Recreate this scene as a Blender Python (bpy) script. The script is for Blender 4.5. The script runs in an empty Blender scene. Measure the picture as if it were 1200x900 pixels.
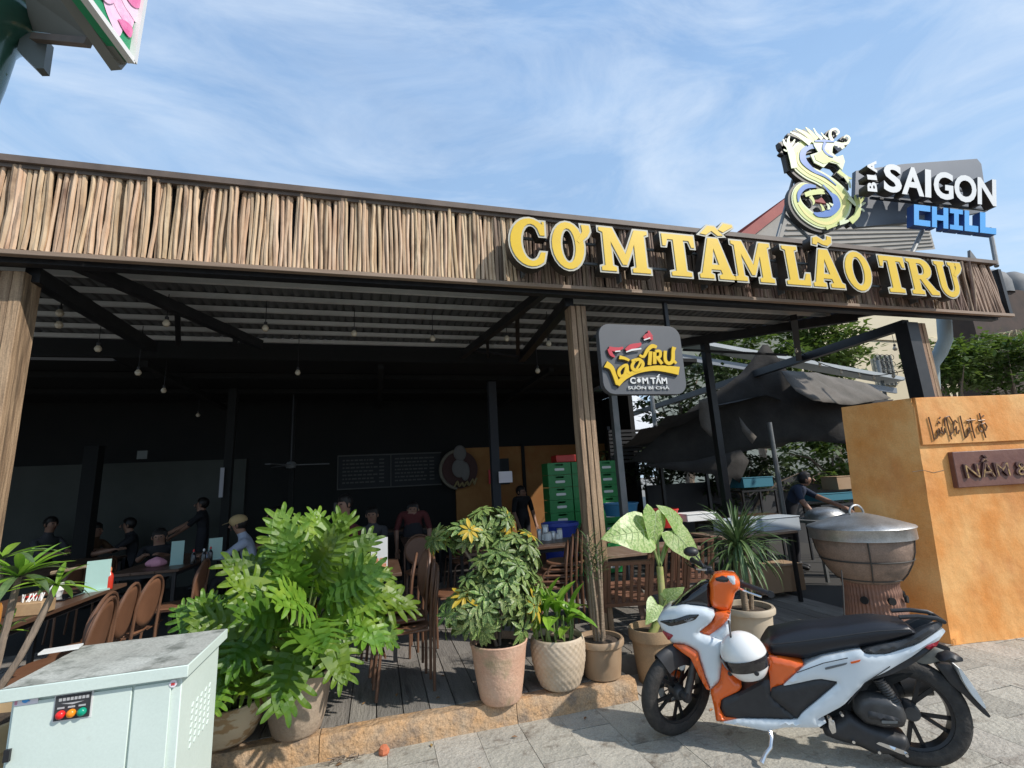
import bpy, bmesh, math, random
from math import radians, sin, cos, pi, sqrt, atan2, hypot
from mathutils import Vector, Matrix, geometry, noise, Euler
random.seed(7)
S = bpy.context.scene
COL = S.collection
rnd = random.uniform

# ------------------------------------------------------------------ camera
F_PX, YAW, PITCH, ROLL, CAMH = 560.0, radians(16.016), radians(11.667), radians(-3.084), 1.65
fwd = Vector((sin(YAW)*cos(PITCH), cos(YAW)*cos(PITCH), sin(PITCH)))
rt0 = Vector((cos(YAW), -sin(YAW), 0)); up0 = rt0.cross(fwd)
rt = rt0*cos(ROLL) + up0*sin(ROLL); up = -rt0*sin(ROLL) + up0*cos(ROLL)
cam = bpy.data.objects.new('camera', bpy.data.cameras.new('camera'))
COL.objects.link(cam); S.camera = cam
cam.matrix_world = Matrix(((rt.x, up.x, -fwd.x, 0), (rt.y, up.y, -fwd.y, 0), (rt.z, up.z, -fwd.z, CAMH), (0, 0, 0, 1)))
cam.data.sensor_fit = 'HORIZONTAL'; cam.data.sensor_width = 36
cam.data.lens = 36*F_PX/1200; cam.data.clip_start = .05; cam.data.clip_end = 2000

# ------------------------------------------------------------------ world + sun
SUN = Vector((.86, -.70, .95)).normalized()
W = bpy.data.worlds.new('World'); S.world = W; W.use_nodes = True
nt = W.node_tree; nt.nodes.clear()
out = nt.nodes.new('ShaderNodeOutputWorld'); bg = nt.nodes.new('ShaderNodeBackground')
sky = nt.nodes.new('ShaderNodeTexSky'); sky.sky_type = 'NISHITA'; sky.sun_disc = False
sky.sun_elevation = math.asin(SUN.z); sky.sun_rotation = atan2(SUN.x, SUN.y)
sky.air_density = 1.0; sky.dust_density = 1.0; sky.ozone_density = 2.0
tc = nt.nodes.new('ShaderNodeTexCoord'); mp = nt.nodes.new('ShaderNodeMapping')
mp.inputs['Scale'].default_value = (1.0, 1.6, 3.6); mp.inputs['Rotation'].default_value = (0, .25, .5)
nz = nt.nodes.new('ShaderNodeTexNoise'); nz.inputs['Scale'].default_value = 1.7; nz.inputs['Detail'].default_value = 8
nz.inputs['Roughness'].default_value = .58; nz.inputs['Distortion'].default_value = .5
cr = nt.nodes.new('ShaderNodeValToRGB')
cr.color_ramp.elements[0].position = .30; cr.color_ramp.elements[0].color = (.66, .66, .66, 1)
cr.color_ramp.elements[1].position = .80; cr.color_ramp.elements[1].color = (1, 1, 1, 1)
mx = nt.nodes.new('ShaderNodeMix'); mx.data_type = 'RGBA'
L = nt.links.new
L(tc.outputs['Generated'], mp.inputs['Vector']); L(mp.outputs['Vector'], nz.inputs['Vector']); L(nz.outputs['Fac'], cr.inputs['Fac'])
L(cr.outputs['Color'], mx.inputs['Factor']); L(sky.outputs['Color'], mx.inputs['A']); 
sx_ = nt.nodes.new('ShaderNodeSeparateXYZ'); L(tc.outputs['Generated'], sx_.inputs[0])
hz = nt.nodes.new('ShaderNodeValToRGB'); L(sx_.outputs['Z'], hz.inputs['Fac'])
hz.color_ramp.elements[0].position = .12; hz.color_ramp.elements[0].color = (2.9, 4.1, 5.3, 1)
hz.color_ramp.elements[1].position = .72; hz.color_ramp.elements[1].color = (1.75, 2.85, 4.6, 1)
L(hz.outputs['Color'], mx.inputs['B'])
m2_ = nt.nodes.new('ShaderNodeMapping'); m2_.inputs['Scale'].default_value = (1.0, 3.2, 5.5); m2_.inputs['Rotation'].default_value = (.15, -.35, .75); L(tc.outputs['Generated'], m2_.inputs['Vector'])
n2_ = nt.nodes.new('ShaderNodeTexNoise'); n2_.inputs['Scale'].default_value = 1.5; n2_.inputs['Detail'].default_value = 10; n2_.inputs['Roughness'].default_value = .62; n2_.inputs['Distortion'].default_value = .7; L(m2_.outputs[0], n2_.inputs['Vector'])
c2_ = nt.nodes.new('ShaderNodeMapRange'); c2_.inputs['From Min'].default_value = .40; c2_.inputs['From Max'].default_value = .74; c2_.inputs['To Max'].default_value = .75; L(n2_.outputs['Fac'], c2_.inputs['Value'])
mx2 = nt.nodes.new('ShaderNodeMix'); mx2.data_type = 'RGBA'; L(c2_.outputs[0], mx2.inputs['Factor']); L(mx.outputs['Result'], mx2.inputs['A']); mx2.inputs['B'].default_value = (3.9, 4.5, 5.3, 1)
L(mx2.outputs['Result'], bg.inputs['Color']); bg.inputs['Strength'].default_value = .15
L(bg.outputs['Background'], out.inputs['Surface'])
sl = bpy.data.lights.new('sun', 'SUN'); sl.energy = 3.4; sl.angle = radians(.9); sl.color = (1.0, .94, .86)
so = bpy.data.objects.new('sun', sl); COL.objects.link(so); so.rotation_euler = SUN.to_track_quat('Z', 'Y').to_euler(); so.location = (8, -6, 12)
S.view_settings.view_transform = 'Standard'; S.view_settings.look = 'None'
S.view_settings.exposure = .38; S.view_settings.gamma = 1.0
S.cycles.max_bounces = 6

# ------------------------------------------------------------------ helpers
def at(x, y, X=None, Y=None, Z=None):          # a survey ray of the photograph cut at a known plane
    d = fwd*F_PX + rt*(x-600) - up*(y-450)
    t = (Z-CAMH)/d.z if Z is not None else (Y/d.y if Y is not None else X/d.x)
    return Vector((0, 0, CAMH)) + d*t

MATS = {}
def mat(name, c=(.5, .5, .5), c2=None, sc=6., rough=.7, metal=0., bump=0., bsc=None, stretch=None, mix=(.35, .7), detail=6, c3=None, sc3=2., m3=(.55, .75), spec=None, coat=0., grit=0., objvar=0., transl=0., trc=None, emit=None, alpha=None):
    if name in MATS: return MATS[name]
    m = bpy.data.materials.new(name); m.use_nodes = True; t = m.node_tree; b = t.nodes['Principled BSDF']
    N = t.nodes.new; K = t.links.new
    b.inputs['Roughness'].default_value = rough; b.inputs['Metallic'].default_value = metal
    if spec is not None: b.inputs['Specular IOR Level'].default_value = spec
    if coat: b.inputs['Coat Weight'].default_value = coat; b.inputs['Coat Roughness'].default_value = .08
    co = N('ShaderNodeTexCoord'); mpn = N('ShaderNodeMapping'); K(co.outputs['Object'], mpn.inputs['Vector'])
    if stretch: mpn.inputs['Scale'].default_value = stretch
    if objvar or c2 or c3:
        oi = N('ShaderNodeObjectInfo'); va = N('ShaderNodeVectorMath'); va.operation = 'MULTIPLY_ADD'
        K(oi.outputs['Random'], va.inputs[0]); va.inputs[1].default_value = (37, 17, 51); va.inputs[2].default_value = (0, 0, 0)
        K(va.outputs[0], mpn.inputs['Location'])
    cur = None
    rgb = N('ShaderNodeRGB'); rgb.outputs[0].default_value = (*c, 1); cur = rgb.outputs[0]
    def layer(cur, col, scale, lo, hi):
        n = N('ShaderNodeTexNoise'); n.inputs['Scale'].default_value = scale; n.inputs['Detail'].default_value = detail; n.inputs['Roughness'].default_value = .6
        K(mpn.outputs[0], n.inputs['Vector'])
        r = N('ShaderNodeMapRange'); r.inputs['From Min'].default_value = lo; r.inputs['From Max'].default_value = hi; K(n.outputs['Fac'], r.inputs['Value'])
        x = N('ShaderNodeMix'); x.data_type = 'RGBA'; K(r.outputs[0], x.inputs['Factor']); K(cur, x.inputs['A']); x.inputs['B'].default_value = (*col, 1)
        return x.outputs['Result'], n.outputs['Fac']
    nf = None
    if c2: cur, nf = layer(cur, c2, sc, *mix)
    if c3: cur, _ = layer(cur, c3, sc3, *m3)
    if objvar:
        h = N('ShaderNodeHueSaturation'); K(cur, h.inputs['Color'])
        r = N('ShaderNodeMapRange'); K(oi.outputs['Random'], r.inputs['Value']); r.inputs['To Min'].default_value = 1-objvar; r.inputs['To Max'].default_value = 1+objvar
        K(r.outputs[0], h.inputs['Value']); cur = h.outputs[0]
        fr_ = N('ShaderNodeMath'); fr_.operation = 'MULTIPLY'; K(oi.outputs['Random'], fr_.inputs[0]); fr_.inputs[1].default_value = 17.3; f2 = N('ShaderNodeMath'); f2.operation = 'FRACT'; K(fr_.outputs[0], f2.inputs[0])
        r2 = N('ShaderNodeMapRange'); K(f2.outputs[0], r2.inputs['Value']); r2.inputs['To Min'].default_value = .5-objvar*.06; r2.inputs['To Max'].default_value = .5+objvar*.05; K(r2.outputs[0], h.inputs['Hue'])
    if grit:
        gn = N('ShaderNodeTexNoise'); gn.inputs['Scale'].default_value = 90; gn.inputs['Detail'].default_value = 5; gn.inputs['Roughness'].default_value = .75; K(co.outputs['Object'], gn.inputs['Vector'])
        gr = N('ShaderNodeMapRange'); gr.inputs['From Min'].default_value = .3; gr.inputs['From Max'].default_value = .7; gr.inputs['To Min'].default_value = 1-grit; gr.inputs['To Max'].default_value = 1+grit*.6; K(gn.outputs['Fac'], gr.inputs['Value'])
        gh = N('ShaderNodeHueSaturation'); K(cur, gh.inputs['Color']); K(gr.outputs[0], gh.inputs['Value']); cur = gh.outputs[0]
    K(cur, b.inputs['Base Color'])
    if bump:
        bn = N('ShaderNodeTexNoise'); bn.inputs['Scale'].default_value = bsc or sc*2; bn.inputs['Detail'].default_value = 8; K(mpn.outputs[0], bn.inputs['Vector'])
        bb = N('ShaderNodeBump'); bb.inputs['Strength'].default_value = bump; bb.inputs['Distance'].default_value = .02
        K(bn.outputs['Fac'], bb.inputs['Height']); K(bb.outputs[0], b.inputs['Normal'])
    if transl:
        tr = N('ShaderNodeBsdfTranslucent')
        if trc: tr.inputs['Color'].default_value = (*trc, 1)
        else: K(cur, tr.inputs['Color'])
        ms = N('ShaderNodeMixShader'); ms.inputs[0].default_value = transl; K(b.outputs[0], ms.inputs[1]); K(tr.outputs[0], ms.inputs[2])
        K(ms.outputs[0], t.nodes['Material Output'].inputs['Surface'])
    if emit: b.inputs['Emission Color'].default_value = (*c, 1); b.inputs['Emission Strength'].default_value = emit
    if alpha is not None: b.inputs['Transmission Weight'].default_value = alpha
    MATS[name] = m; return m

ORG = {}
def org(o):
    v = Vector((0, 0, 0))
    while o is not None: v = v + ORG.get(o.name, Vector((0, 0, 0))); o = o.parent
    return v
def tag(o, label=None, cat=None, group=None, kind=None):
    if label: o['label'] = label
    if cat: o['category'] = cat
    if group: o['group'] = group
    if kind: o['kind'] = kind
    return o
def thing(name, label, cat, loc=(0, 0, 0), rz=0, group=None):
    o = bpy.data.objects.new(name, None); COL.objects.link(o); o.location = loc; o.rotation_euler = (0, 0, rz); o.empty_display_size = .1
    ORG[o.name] = Vector(loc)
    return tag(o, label, cat, group)
def copy_tree(o, parent=None):
    c = o.copy(); COL.objects.link(c); c.parent = parent
    for ch in list(o.children): copy_tree(ch, c)
    return c

class MB:
    def __init__(s): s.v = []; s.f = []; s.mi = []; s.sm = []
    def add(s, vs, fs, mi=0, sm=False):
        n = len(s.v); s.v += [Vector(v) for v in vs]
        for f in fs: s.f.append([i+n for i in f]); s.mi.append(mi); s.sm.append(sm)
        return s
    def box(s, x0, x1, y0, y1, z0, z1, M=None, mi=0):
        vs = [Vector((x, y, z)) for x in (x0, x1) for y in (y0, y1) for z in (z0, z1)]
        if M is not None: vs = [M @ v for v in vs]
        return s.add(vs, [(0, 1, 3, 2), (4, 6, 7, 5), (0, 4, 5, 1), (2, 3, 7, 6), (0, 2, 6, 4), (1, 5, 7, 3)], mi)
    def cbox(s, c, d, M=None, mi=0):
        c = Vector(c); T = Matrix.Translation(c) @ (M.to_4x4() if M is not None else Matrix())
        return s.box(-d[0]/2, d[0]/2, -d[1]/2, d[1]/2, -d[2]/2, d[2]/2, T, mi)
    def beam(s, a, b, w, h, mi=0, upv=(0, 0, 1)):
        a = Vector(a); b = Vector(b); t = (b-a); ln = t.length; t.normalize(); u = Vector(upv)
        if abs(t.dot(u)) > .98: u = Vector((0, 1, 0))
        r = t.cross(u).normalized(); u = r.cross(t)
        M = Matrix(((r.x, t.x, u.x, a.x), (r.y, t.y, u.y, a.y), (r.z, t.z, u.z, a.z), (0, 0, 0, 1)))
        return s.box(-w/2, w/2, 0, ln, -h/2, h/2, M, mi)
    def tube(s, pts, r, n=6, cap=True, mi=0, flat=1.0, upv=None, closed=False):
        pts = [Vector(p) for p in pts]; m = len(pts); rs = r if hasattr(r, '__len__') else [r]*m
        vs = []; nrm = None
        for i, p in enumerate(pts):
            if closed: t = pts[(i+1) % m]-pts[i-1]
            else: t = pts[min(i+1, m-1)]-pts[max(i-1, 0)]
            if t.length < 1e-9: t = Vector((0, 0, 1))
            t.normalize()
            if nrm is None:
                u = Vector(upv) if upv else (Vector((0, 0, 1)) if abs(t.z) < .9 else Vector((1, 0, 0)))
                nrm = (u - t*u.dot(t)).normalized()
            else:
                nrm = nrm - t*nrm.dot(t)
                if nrm.length < 1e-6: nrm = t.orthogonal()
                nrm.normalize()
            b = t.cross(nrm)
            for k in range(n):
                a = 2*pi*k/n; vs.append(p + (nrm*cos(a)*flat + b*sin(a))*rs[i])
        fs = []
        for i in range(m if closed else m-1):
            j = (i+1) % m
            for k in range(n): fs.append((i*n+k, i*n+(k+1) % n, j*n+(k+1) % n, j*n+k))
        s.add(vs, fs, mi, True)
        if cap and not closed: s.add(vs[:n], [tuple(range(n))[::-1]], mi); s.add(vs[-n:], [tuple(range(n))], mi)
        return s
    def lathe(s, prof, n=24, c=(0, 0, 0), M=None, mi=0, sm=True, a0=0, a1=2*pi):
        c = Vector(c); vs = []; full = abs(a1-a0-2*pi) < 1e-6; q = n if full else n+1
        for r, z in prof:
            for k in range(q):
                a = a0+(a1-a0)*k/n; v = Vector((r*cos(a), r*sin(a), z)); v = (M @ v if M is not None else v)+c; vs.append(v)
        fs = []
        for i in range(len(prof)-1):
            for k in range(n): fs.append((i*q+k, i*q+(k+1) % q, (i+1)*q+(k+1) % q, (i+1)*q+k))
        return s.add(vs, fs, mi, sm)
    def ell(s, c, r, n=12, m=8, M=None, mi=0):
        c = Vector(c); r = Vector(r) if hasattr(r, '__len__') else Vector((r, r, r)); vs = []; fs = []
        for i in range(m+1):
            p = pi*i/m
            for k in range(n):
                a = 2*pi*k/n; v = Vector((sin(p)*cos(a)*r.x, sin(p)*sin(a)*r.y, cos(p)*r.z)); v = (M @ v if M is not None else v)+c; vs.append(v)
        for i in range(m):
            for k in range(n): fs.append((i*n+k, (i+1)*n+k, (i+1)*n+(k+1) % n, i*n+(k+1) % n))
        return s.add(vs, fs, mi, True)
    def prism(s, poly, d, fr, mi=0, mside=None):
        # poly of (u,v); fr(u,v,w) -> world; w = 0 front, w = d back
        n = len(poly); area = sum(poly[i][0]*poly[(i+1) % n][1]-poly[(i+1) % n][0]*poly[i][1] for i in range(n))
        if area < 0: poly = poly[::-1]
        tri = geometry.tessellate_polygon([[Vector((p[0], p[1], 0)) for p in poly]])
        s.add([fr(u, v, 0) for u, v in poly], [tuple(t) for t in tri], mi)
        s.add([fr(u, v, d) for u, v in poly], [tuple(t)[::-1] for t in tri], mi if mside is None else mside)
        s.add([fr(u, v, w) for w in (0, d) for u, v in poly], [(i, (i+1) % n, n+(i+1) % n, n+i) for i in range(n)], mi if mside is None else mside)
        return s
    def grid(s, fn, nu, nv, mi=0, sm=True):
        vs = [fn(i/nu, j/nv) for i in range(nu+1) for j in range(nv+1)]
        return s.add(vs, [(i*(nv+1)+j, (i+1)*(nv+1)+j, (i+1)*(nv+1)+j+1, i*(nv+1)+j+1) for i in range(nu) for j in range(nv)], mi, sm)
    def loft(s, secs, n=16, e=2.6, cap=True, mi=0):
        # secs: (centre, half width vec, half height vec)
        vs = []
        for c, a, b in secs:
            c, a, b = Vector(c), Vector(a), Vector(b)
            for k in range(n):
                t = 2*pi*k/n; x = abs(cos(t))**(2/e)*(1 if cos(t) > 0 else -1); y = abs(sin(t))**(2/e)*(1 if sin(t) > 0 else -1)
                vs.append(c+a*x+b*y)
        m = len(secs)
        s.add(vs, [(i*n+k, i*n+(k+1) % n, (i+1)*n+(k+1) % n, (i+1)*n+k) for i in range(m-1) for k in range(n)], mi, True)
        if cap: s.add(vs[:n], [tuple(range(n))[::-1]], mi, True); s.add(vs[-n:], [tuple(range(n))], mi, True)
        return s
    def mesh(s, name, mats, fix=False, shift=None):
        me = bpy.data.meshes.new(name); sh = shift or Vector((0, 0, 0))
        me.from_pydata([tuple(v-sh) for v in s.v], [], s.f)
        for m in (mats if isinstance(mats, (list, tuple)) else [mats]): me.materials.append(m)
        me.polygons.foreach_set('material_index', s.mi); me.polygons.foreach_set('use_smooth', s.sm)
        if fix:
            bm = bmesh.new(); bm.from_mesh(me); bmesh.ops.remove_doubles(bm, verts=bm.verts, dist=1e-5); bmesh.ops.recalc_face_normals(bm, faces=bm.faces); bm.to_mesh(me); bm.free()
        me.update()
        if any(s.sm): me.set_sharp_from_angle(angle=radians(42))
        return me
    def build(s, name, m, parent=None, world=True, fix=True, bev=0, seg=2, label=None, kind=None):
        sh = org(parent) if (parent is not None and world) else None
        me = s.mesh(name, m, fix, sh); o = bpy.data.objects.new(name, me); COL.objects.link(o)
        if parent is not None: o.parent = parent
        if bev:
            for p in me.polygons: p.use_smooth = True
            me.set_sharp_from_angle(angle=radians(60))
            b = o.modifiers.new('bevel', 'BEVEL'); b.width = bev; b.segments = seg; b.limit_method = 'ANGLE'; b.angle_limit = radians(35); b.harden_normals = False
        if label: o['label'] = label
        if kind: o['kind'] = kind
        return o
def inst(name, me, parent=None, loc=(0, 0, 0), rot=None, scale=None):
    o = bpy.data.objects.new(name, me); COL.objects.link(o)
    if parent is not None: o.parent = parent
    o.location = loc
    if rot is not None: o.rotation_euler = rot
    if scale is not None: o.scale = scale if hasattr(scale, '__len__') else (scale,)*3
    return o
def ORD(i): return ['first', 'second', 'third', 'fourth', 'fifth', 'sixth', 'seventh', 'eighth', 'ninth', 'tenth', 'eleventh', 'twelfth', 'thirteenth', 'fourteenth', 'fifteenth', 'sixteenth'][i]
def text_mesh(body, size, ext, off=0., font_space=1.0, sx=1.0):
    cu = bpy.data.curves.new('text', 'FONT'); cu.body = body; cu.size = size; cu.extrude = ext; cu.offset = off; cu.space_character = font_space; cu.resolution_u = 4
    o = bpy.data.objects.new('text', cu); COL.objects.link(o); o.scale = (sx, 1, 1)
    dg = bpy.context.evaluated_depsgraph_get(); me = bpy.data.meshes.new_from_object(o.evaluated_get(dg))
    me.transform(Matrix.Diagonal((sx, 1, 1, 1)))
    bpy.data.objects.remove(o); bpy.data.curves.remove(cu); return me
def place_text(body, size, ext, M, m, parent, name='lettering', off=0., sp=1.0, sx=1.0, world=True, fit=None):
    me = text_mesh(body, size, ext, off, sp, sx)
    xs = [v.co.x for v in me.vertices]; ys = [v.co.y for v in me.vertices]
    if fit:  # scale to width, height with lower left at origin
        w, h = max(xs)-min(xs), max(ys)-min(ys); me.transform(Matrix.Diagonal((fit[0]/w, fit[1]/h, 1, 1)) @ Matrix.Translation((-min(xs), -min(ys), 0)))
    me.transform(M)
    if world and parent is not None: me.transform(Matrix.Translation(-org(parent)))
    me.name = name; me.materials.clear(); me.materials.append(m)
    o = bpy.data.objects.new(name, me); COL.objects.link(o); o.parent = parent
    return o
def XZ(loc, rz=0):   # text plane standing up, facing -Y
    return Matrix.Translation(loc) @ Matrix.Rotation(rz, 4, 'Z') @ Matrix.Rotation(pi/2, 4, 'X')

# ------------------------------------------------------------------ materials
M_stickd = mat('old_shaded_stick_wood', (.20, .135, .095), (.31, .22, .155), 9, .75, c3=(.09, .055, .035), sc3=6, m3=(.54, .7), bump=.5, stretch=(1, 1, .35), objvar=.3)  # darker, older sticks; part of the letters' shadow put into the colour
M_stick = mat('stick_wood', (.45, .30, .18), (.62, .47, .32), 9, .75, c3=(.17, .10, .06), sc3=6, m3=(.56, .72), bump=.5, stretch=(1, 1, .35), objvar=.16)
M_post = mat('post_wood', (.26, .165, .10), (.44, .30, .19), 7, .75, c3=(.10, .065, .04), sc3=5, m3=(.50, .70), bump=.7, grit=.3, stretch=(3, 3, .25), objvar=.12)
M_trimd = mat('roof_trim', (.10, .075, .06), (.16, .12, .095), 5, .6)
M_trim = mat('fascia_board', (.24, .17, .12), (.31, .23, .17), 6, .7, stretch=(.3, 3, 3), bump=.2)
M_steel = mat('black_steel', (.012, .013, .015), (.022, .022, .024), 10, .45)
M_steelg = mat('grey_steel', (.16, .17, .17), (.22, .22, .22), 8, .5, .4)
M_zinc = mat('zinc_sheet', (.12, .125, .125), (.085, .09, .09), 3, .6, .1, stretch=(1, .3, 1), bump=.1)
M_purlin = mat('purlin_paint', (.60, .61, .59), (.50, .51, .49), 5, .6)
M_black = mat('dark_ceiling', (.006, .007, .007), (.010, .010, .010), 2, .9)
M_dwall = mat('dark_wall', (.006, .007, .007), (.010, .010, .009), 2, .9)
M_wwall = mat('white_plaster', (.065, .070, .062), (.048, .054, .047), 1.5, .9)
M_ochre = mat('ochre_plaster', (.26, .11, .026), (.33, .16, .05), 2.5, .8, c3=(.30, .10, .02), sc3=1.2, bump=.2)
M_orange = mat('orange_plaster', (.70, .27, .055), (.82, .46, .17), 2.4, .72, c3=(.50, .155, .03), sc3=1.6, m3=(.50, .78), bump=.6, bsc=9, stretch=(1, 1, .8), grit=.16, detail=10)
M_stain = mat('plaster_base', (.62, .30, .10), (.42, .25, .12), 5, .8, bump=.4)
M_tile = mat('paving_tile', (.44, .41, .345), (.33, .31, .265), 7, .85, c3=(.17, .14, .11), sc3=6, m3=(.56, .70), bump=.6, bsc=34, objvar=.13, grit=.35, detail=10)
M_joint = mat('paving_bed', (.13, .115, .10), (.20, .18, .15), 12, .9, bump=.5)
M_plank = mat('deck_plank', (.20, .185, .165), (.27, .25, .22), 4, .8, c3=(.10, .09, .08), sc3=3, stretch=(4, .6, 1), bump=.5, bsc=20, objvar=.22, grit=.35)
M_curb = mat('painted_curb', (.50, .30, .15), (.38, .29, .20), 7, .85, c3=(.24, .18, .13), sc3=6, m3=(.5, .66), bump=.9, bsc=30, grit=.45)
M_yellow = mat('yellow_letter', (.74, .49, .018), (.68, .44, .016), 5, .35)
M_grim = mat('letter_rim', (.42, .41, .34), (.50, .48, .40), 12, .5)
M_lside = mat('letter_side', (.03, .025, .02), (.05, .04, .03), 6, .5)
M_white = mat('white_acrylic', (.70, .70, .68), rough=.35)
M_blue = mat('blue_acrylic', (.06, .33, .72), rough=.35)
M_cream = mat('cream_acrylic', (.60, .64, .22), (.56, .60, .20), 4, .4)
M_creamw = mat('pale_acrylic', (.68, .72, .46), rough=.4)
M_dblue = mat('mid_blue_acrylic', (.035, .15, .46), rough=.4)
M_panel = mat('grey_panel', (.22, .24, .27), (.19, .21, .24), 2, .45)
M_sign = mat('charcoal_sign', (.085, .09, .10), (.10, .105, .115), 3, .45)
M_red = mat('red_paint', (.55, .03, .03), rough=.45)
M_terra = mat('terracotta', (.52, .30, .20), (.62, .42, .30), 5, .85, c3=(.24, .25, .12), sc3=3, m3=(.52, .72), bump=.3, bsc=40, grit=.2)
M_clay = mat('grey_clay', (.32, .24, .17), (.41, .33, .25), 4, .85, c3=(.22, .17, .13), sc3=3, bump=.3, bsc=40, grit=.2)
M_beige = mat('beige_ceramic', (.46, .36, .25), (.54, .44, .33), 8, .6, bump=.15)
M_bpot = mat('brown_ceramic', (.30, .20, .12), (.38, .27, .17), 5, .5, bump=.1)
M_tan = mat('tan_stoneware', (.44, .28, .14), (.62, .50, .34), 6, .8, mix=(.5, .55), bump=.6, stretch=(1, 1, 2.2))
M_soil = mat('soil', (.05, .035, .025), (.09, .065, .045), 20, .95, bump=.8, bsc=60)
M_cab = mat('cabinet_paint', (.62, .71, .65), (.57, .66, .60), 2.5, .5, c3=(.40, .40, .34), sc3=7, m3=(.66, .84), grit=.06)
M_cabt = mat('cabinet_top_dirty', (.36, .36, .32), (.50, .51, .46), 4, .8, grit=.35, detail=10, c3=(.17, .18, .155), sc3=9, m3=(.50, .68))
M_chair = mat('brown_chair_plastic', (.16, .075, .040), (.20, .095, .052), 8, .5)
M_chairf = mat('brown_chair_frame', (.13, .065, .038), rough=.4, c2=(.17, .09, .055), sc=8)
M_slat = mat('chair_slat_wood', (.17, .085, .055), (.22, .11, .07), 8, .5, stretch=(4, 4, .4))
M_table = mat('table_wood', (.085, .045, .028), (.12, .07, .045), 6, .38, stretch=(3, .4, 1))
M_tabled = mat('tabletop_weathered', (.20, .13, .09), (.26, .19, .14), 6, .45, stretch=(3, .4, 1))
M_leafp = mat('philodendron_leaf', (.070, .165, .014), (.14, .24, .022), 5, .46, objvar=.40, transl=.24, trc=(.22, .40, .02), c3=(.20, .28, .03), sc3=2, m3=(.55, .75))
M_leafy = mat('yellowed_leaf', (.62, .40, .03), (.50, .40, .05), 5, .5, transl=.3)
M_leafs = mat('schefflera_leaf', (.075, .15, .030), (.34, .38, .13), 18, .45, mix=(.50, .60), objvar=.3, transl=.15)
M_leafd = mat('dark_strap_leaf', (.07, .13, .045), (.13, .19, .07), 6, .4, objvar=.35, transl=.12)
M_leafb = mat('bright_blade_leaf', (.15, .31, .03), (.24, .40, .05), 4, .4, objvar=.25, transl=.25, trc=(.30, .55, .05))
M_leafa = mat('alocasia_leaf', (.44, .54, .22), (.20, .36, .08), 22, .4, mix=(.47, .56), objvar=.12, transl=.3, trc=(.45, .65, .12))
M_vein = mat('leaf_vein', (.48, .58, .28), rough=.5)
M_stem = mat('green_stem', (.16, .24, .06), (.24, .28, .10), 8, .5, transl=0)
M_bark = mat('grey_bark', (.26, .20, .15), (.16, .12, .09), 14, .9, bump=.5, stretch=(2, 2, .5))
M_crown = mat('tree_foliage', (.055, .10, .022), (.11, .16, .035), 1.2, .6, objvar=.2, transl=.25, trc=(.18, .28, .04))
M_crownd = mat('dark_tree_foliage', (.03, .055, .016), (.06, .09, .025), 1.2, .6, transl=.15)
M_alu = mat('aluminium', (.50, .51, .51), (.34, .34, .33), 6, .42, .85, bump=.15, bsc=20, grit=.25)
M_clayp = mat('steamer_clay', (.29, .20, .15), (.20, .14, .105), 5, .75, c3=(.09, .07, .055), sc3=4, m3=(.5, .7), bump=.4, grit=.3)
M_wire = mat('iron_wire', (.05, .045, .04), rough=.6)
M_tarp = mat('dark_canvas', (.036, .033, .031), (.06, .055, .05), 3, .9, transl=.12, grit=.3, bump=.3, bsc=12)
M_tarpl = mat('sunlit_canvas', (.17, .15, .13), (.11, .10, .085), 3, .9, transl=.1, grit=.3, bump=.3, bsc=12)  # lighter copy of the tent cloth; sunlight put into the colour
M_skin = mat('skin', (.28, .15, .10), (.32, .18, .12), 5, .55)
M_hair = mat('hair', (.012, .010, .009), rough=.5)
M_shirtl = mat('pale_blue_shirt', (.36, .41, .52), (.42, .46, .56), 8, .85)
M_shirtb = mat('black_shirt', (.012, .012, .015), rough=.85)
M_navy = mat('navy_shirt', (.02, .03, .06), rough=.85)
M_trous = mat('dark_trousers', (.02, .02, .025), rough=.9)
M_khaki = mat('khaki_cap', (.46, .33, .16), rough=.8)
M_pink = mat('pink_cloth', (.62, .28, .36), rough=.85)
M_mint = mat('mint_acrylic', (.34, .52, .48), (.38, .56, .52), 4, .3)
M_glassb = mat('bulb_glass', (.55, .48, .36), rough=.08, spec=.8)
M_green = mat('green_crate', (.015, .20, .05), (.02, .24, .06), 4, .4)
M_bluep = mat('blue_plastic', (.02, .05, .35), rough=.4)
M_cyanp = mat('blue_tub_plastic', (.05, .22, .40), rough=.4)
M_redp = mat('red_plastic', (.55, .03, .02), rough=.4)
M_wplast = mat('white_box_plastic', (.45, .50, .54), (.40, .45, .50), 3, .5)
M_card = mat('cardboard', (.34, .22, .13), (.38, .26, .16), 3, .9)
M_menu = mat('menu_board', (.018, .02, .022), rough=.8)
M_chalk = mat('chalk', (.09, .09, .085), rough=.9)
M_paper = mat('paper', (.72, .72, .70), rough=.8)
M_villa = mat('villa_cream', (.72, .64, .46), (.66, .58, .42), .8, .85)
M_roofr = mat('red_roof_tile', (.33, .07, .055), (.26, .05, .045), 2, .7)
M_soff = mat('soffit_boards', (.36, .33, .29), (.30, .28, .25), 1.5, .8)
M_iron = mat('wrought_iron', (.05, .05, .05), rough=.6)
M_pole = mat('green_enamel', (.025, .085, .065), (.04, .12, .09), 6, .25, .1, coat=.4)
M_bbg = mat('billboard_metal', (.16, .165, .15), (.19, .19, .17), 3, .5)
M_pipe = mat('drain_pipe', (.34, .42, .43), (.28, .35, .36), 3, .6)
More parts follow.
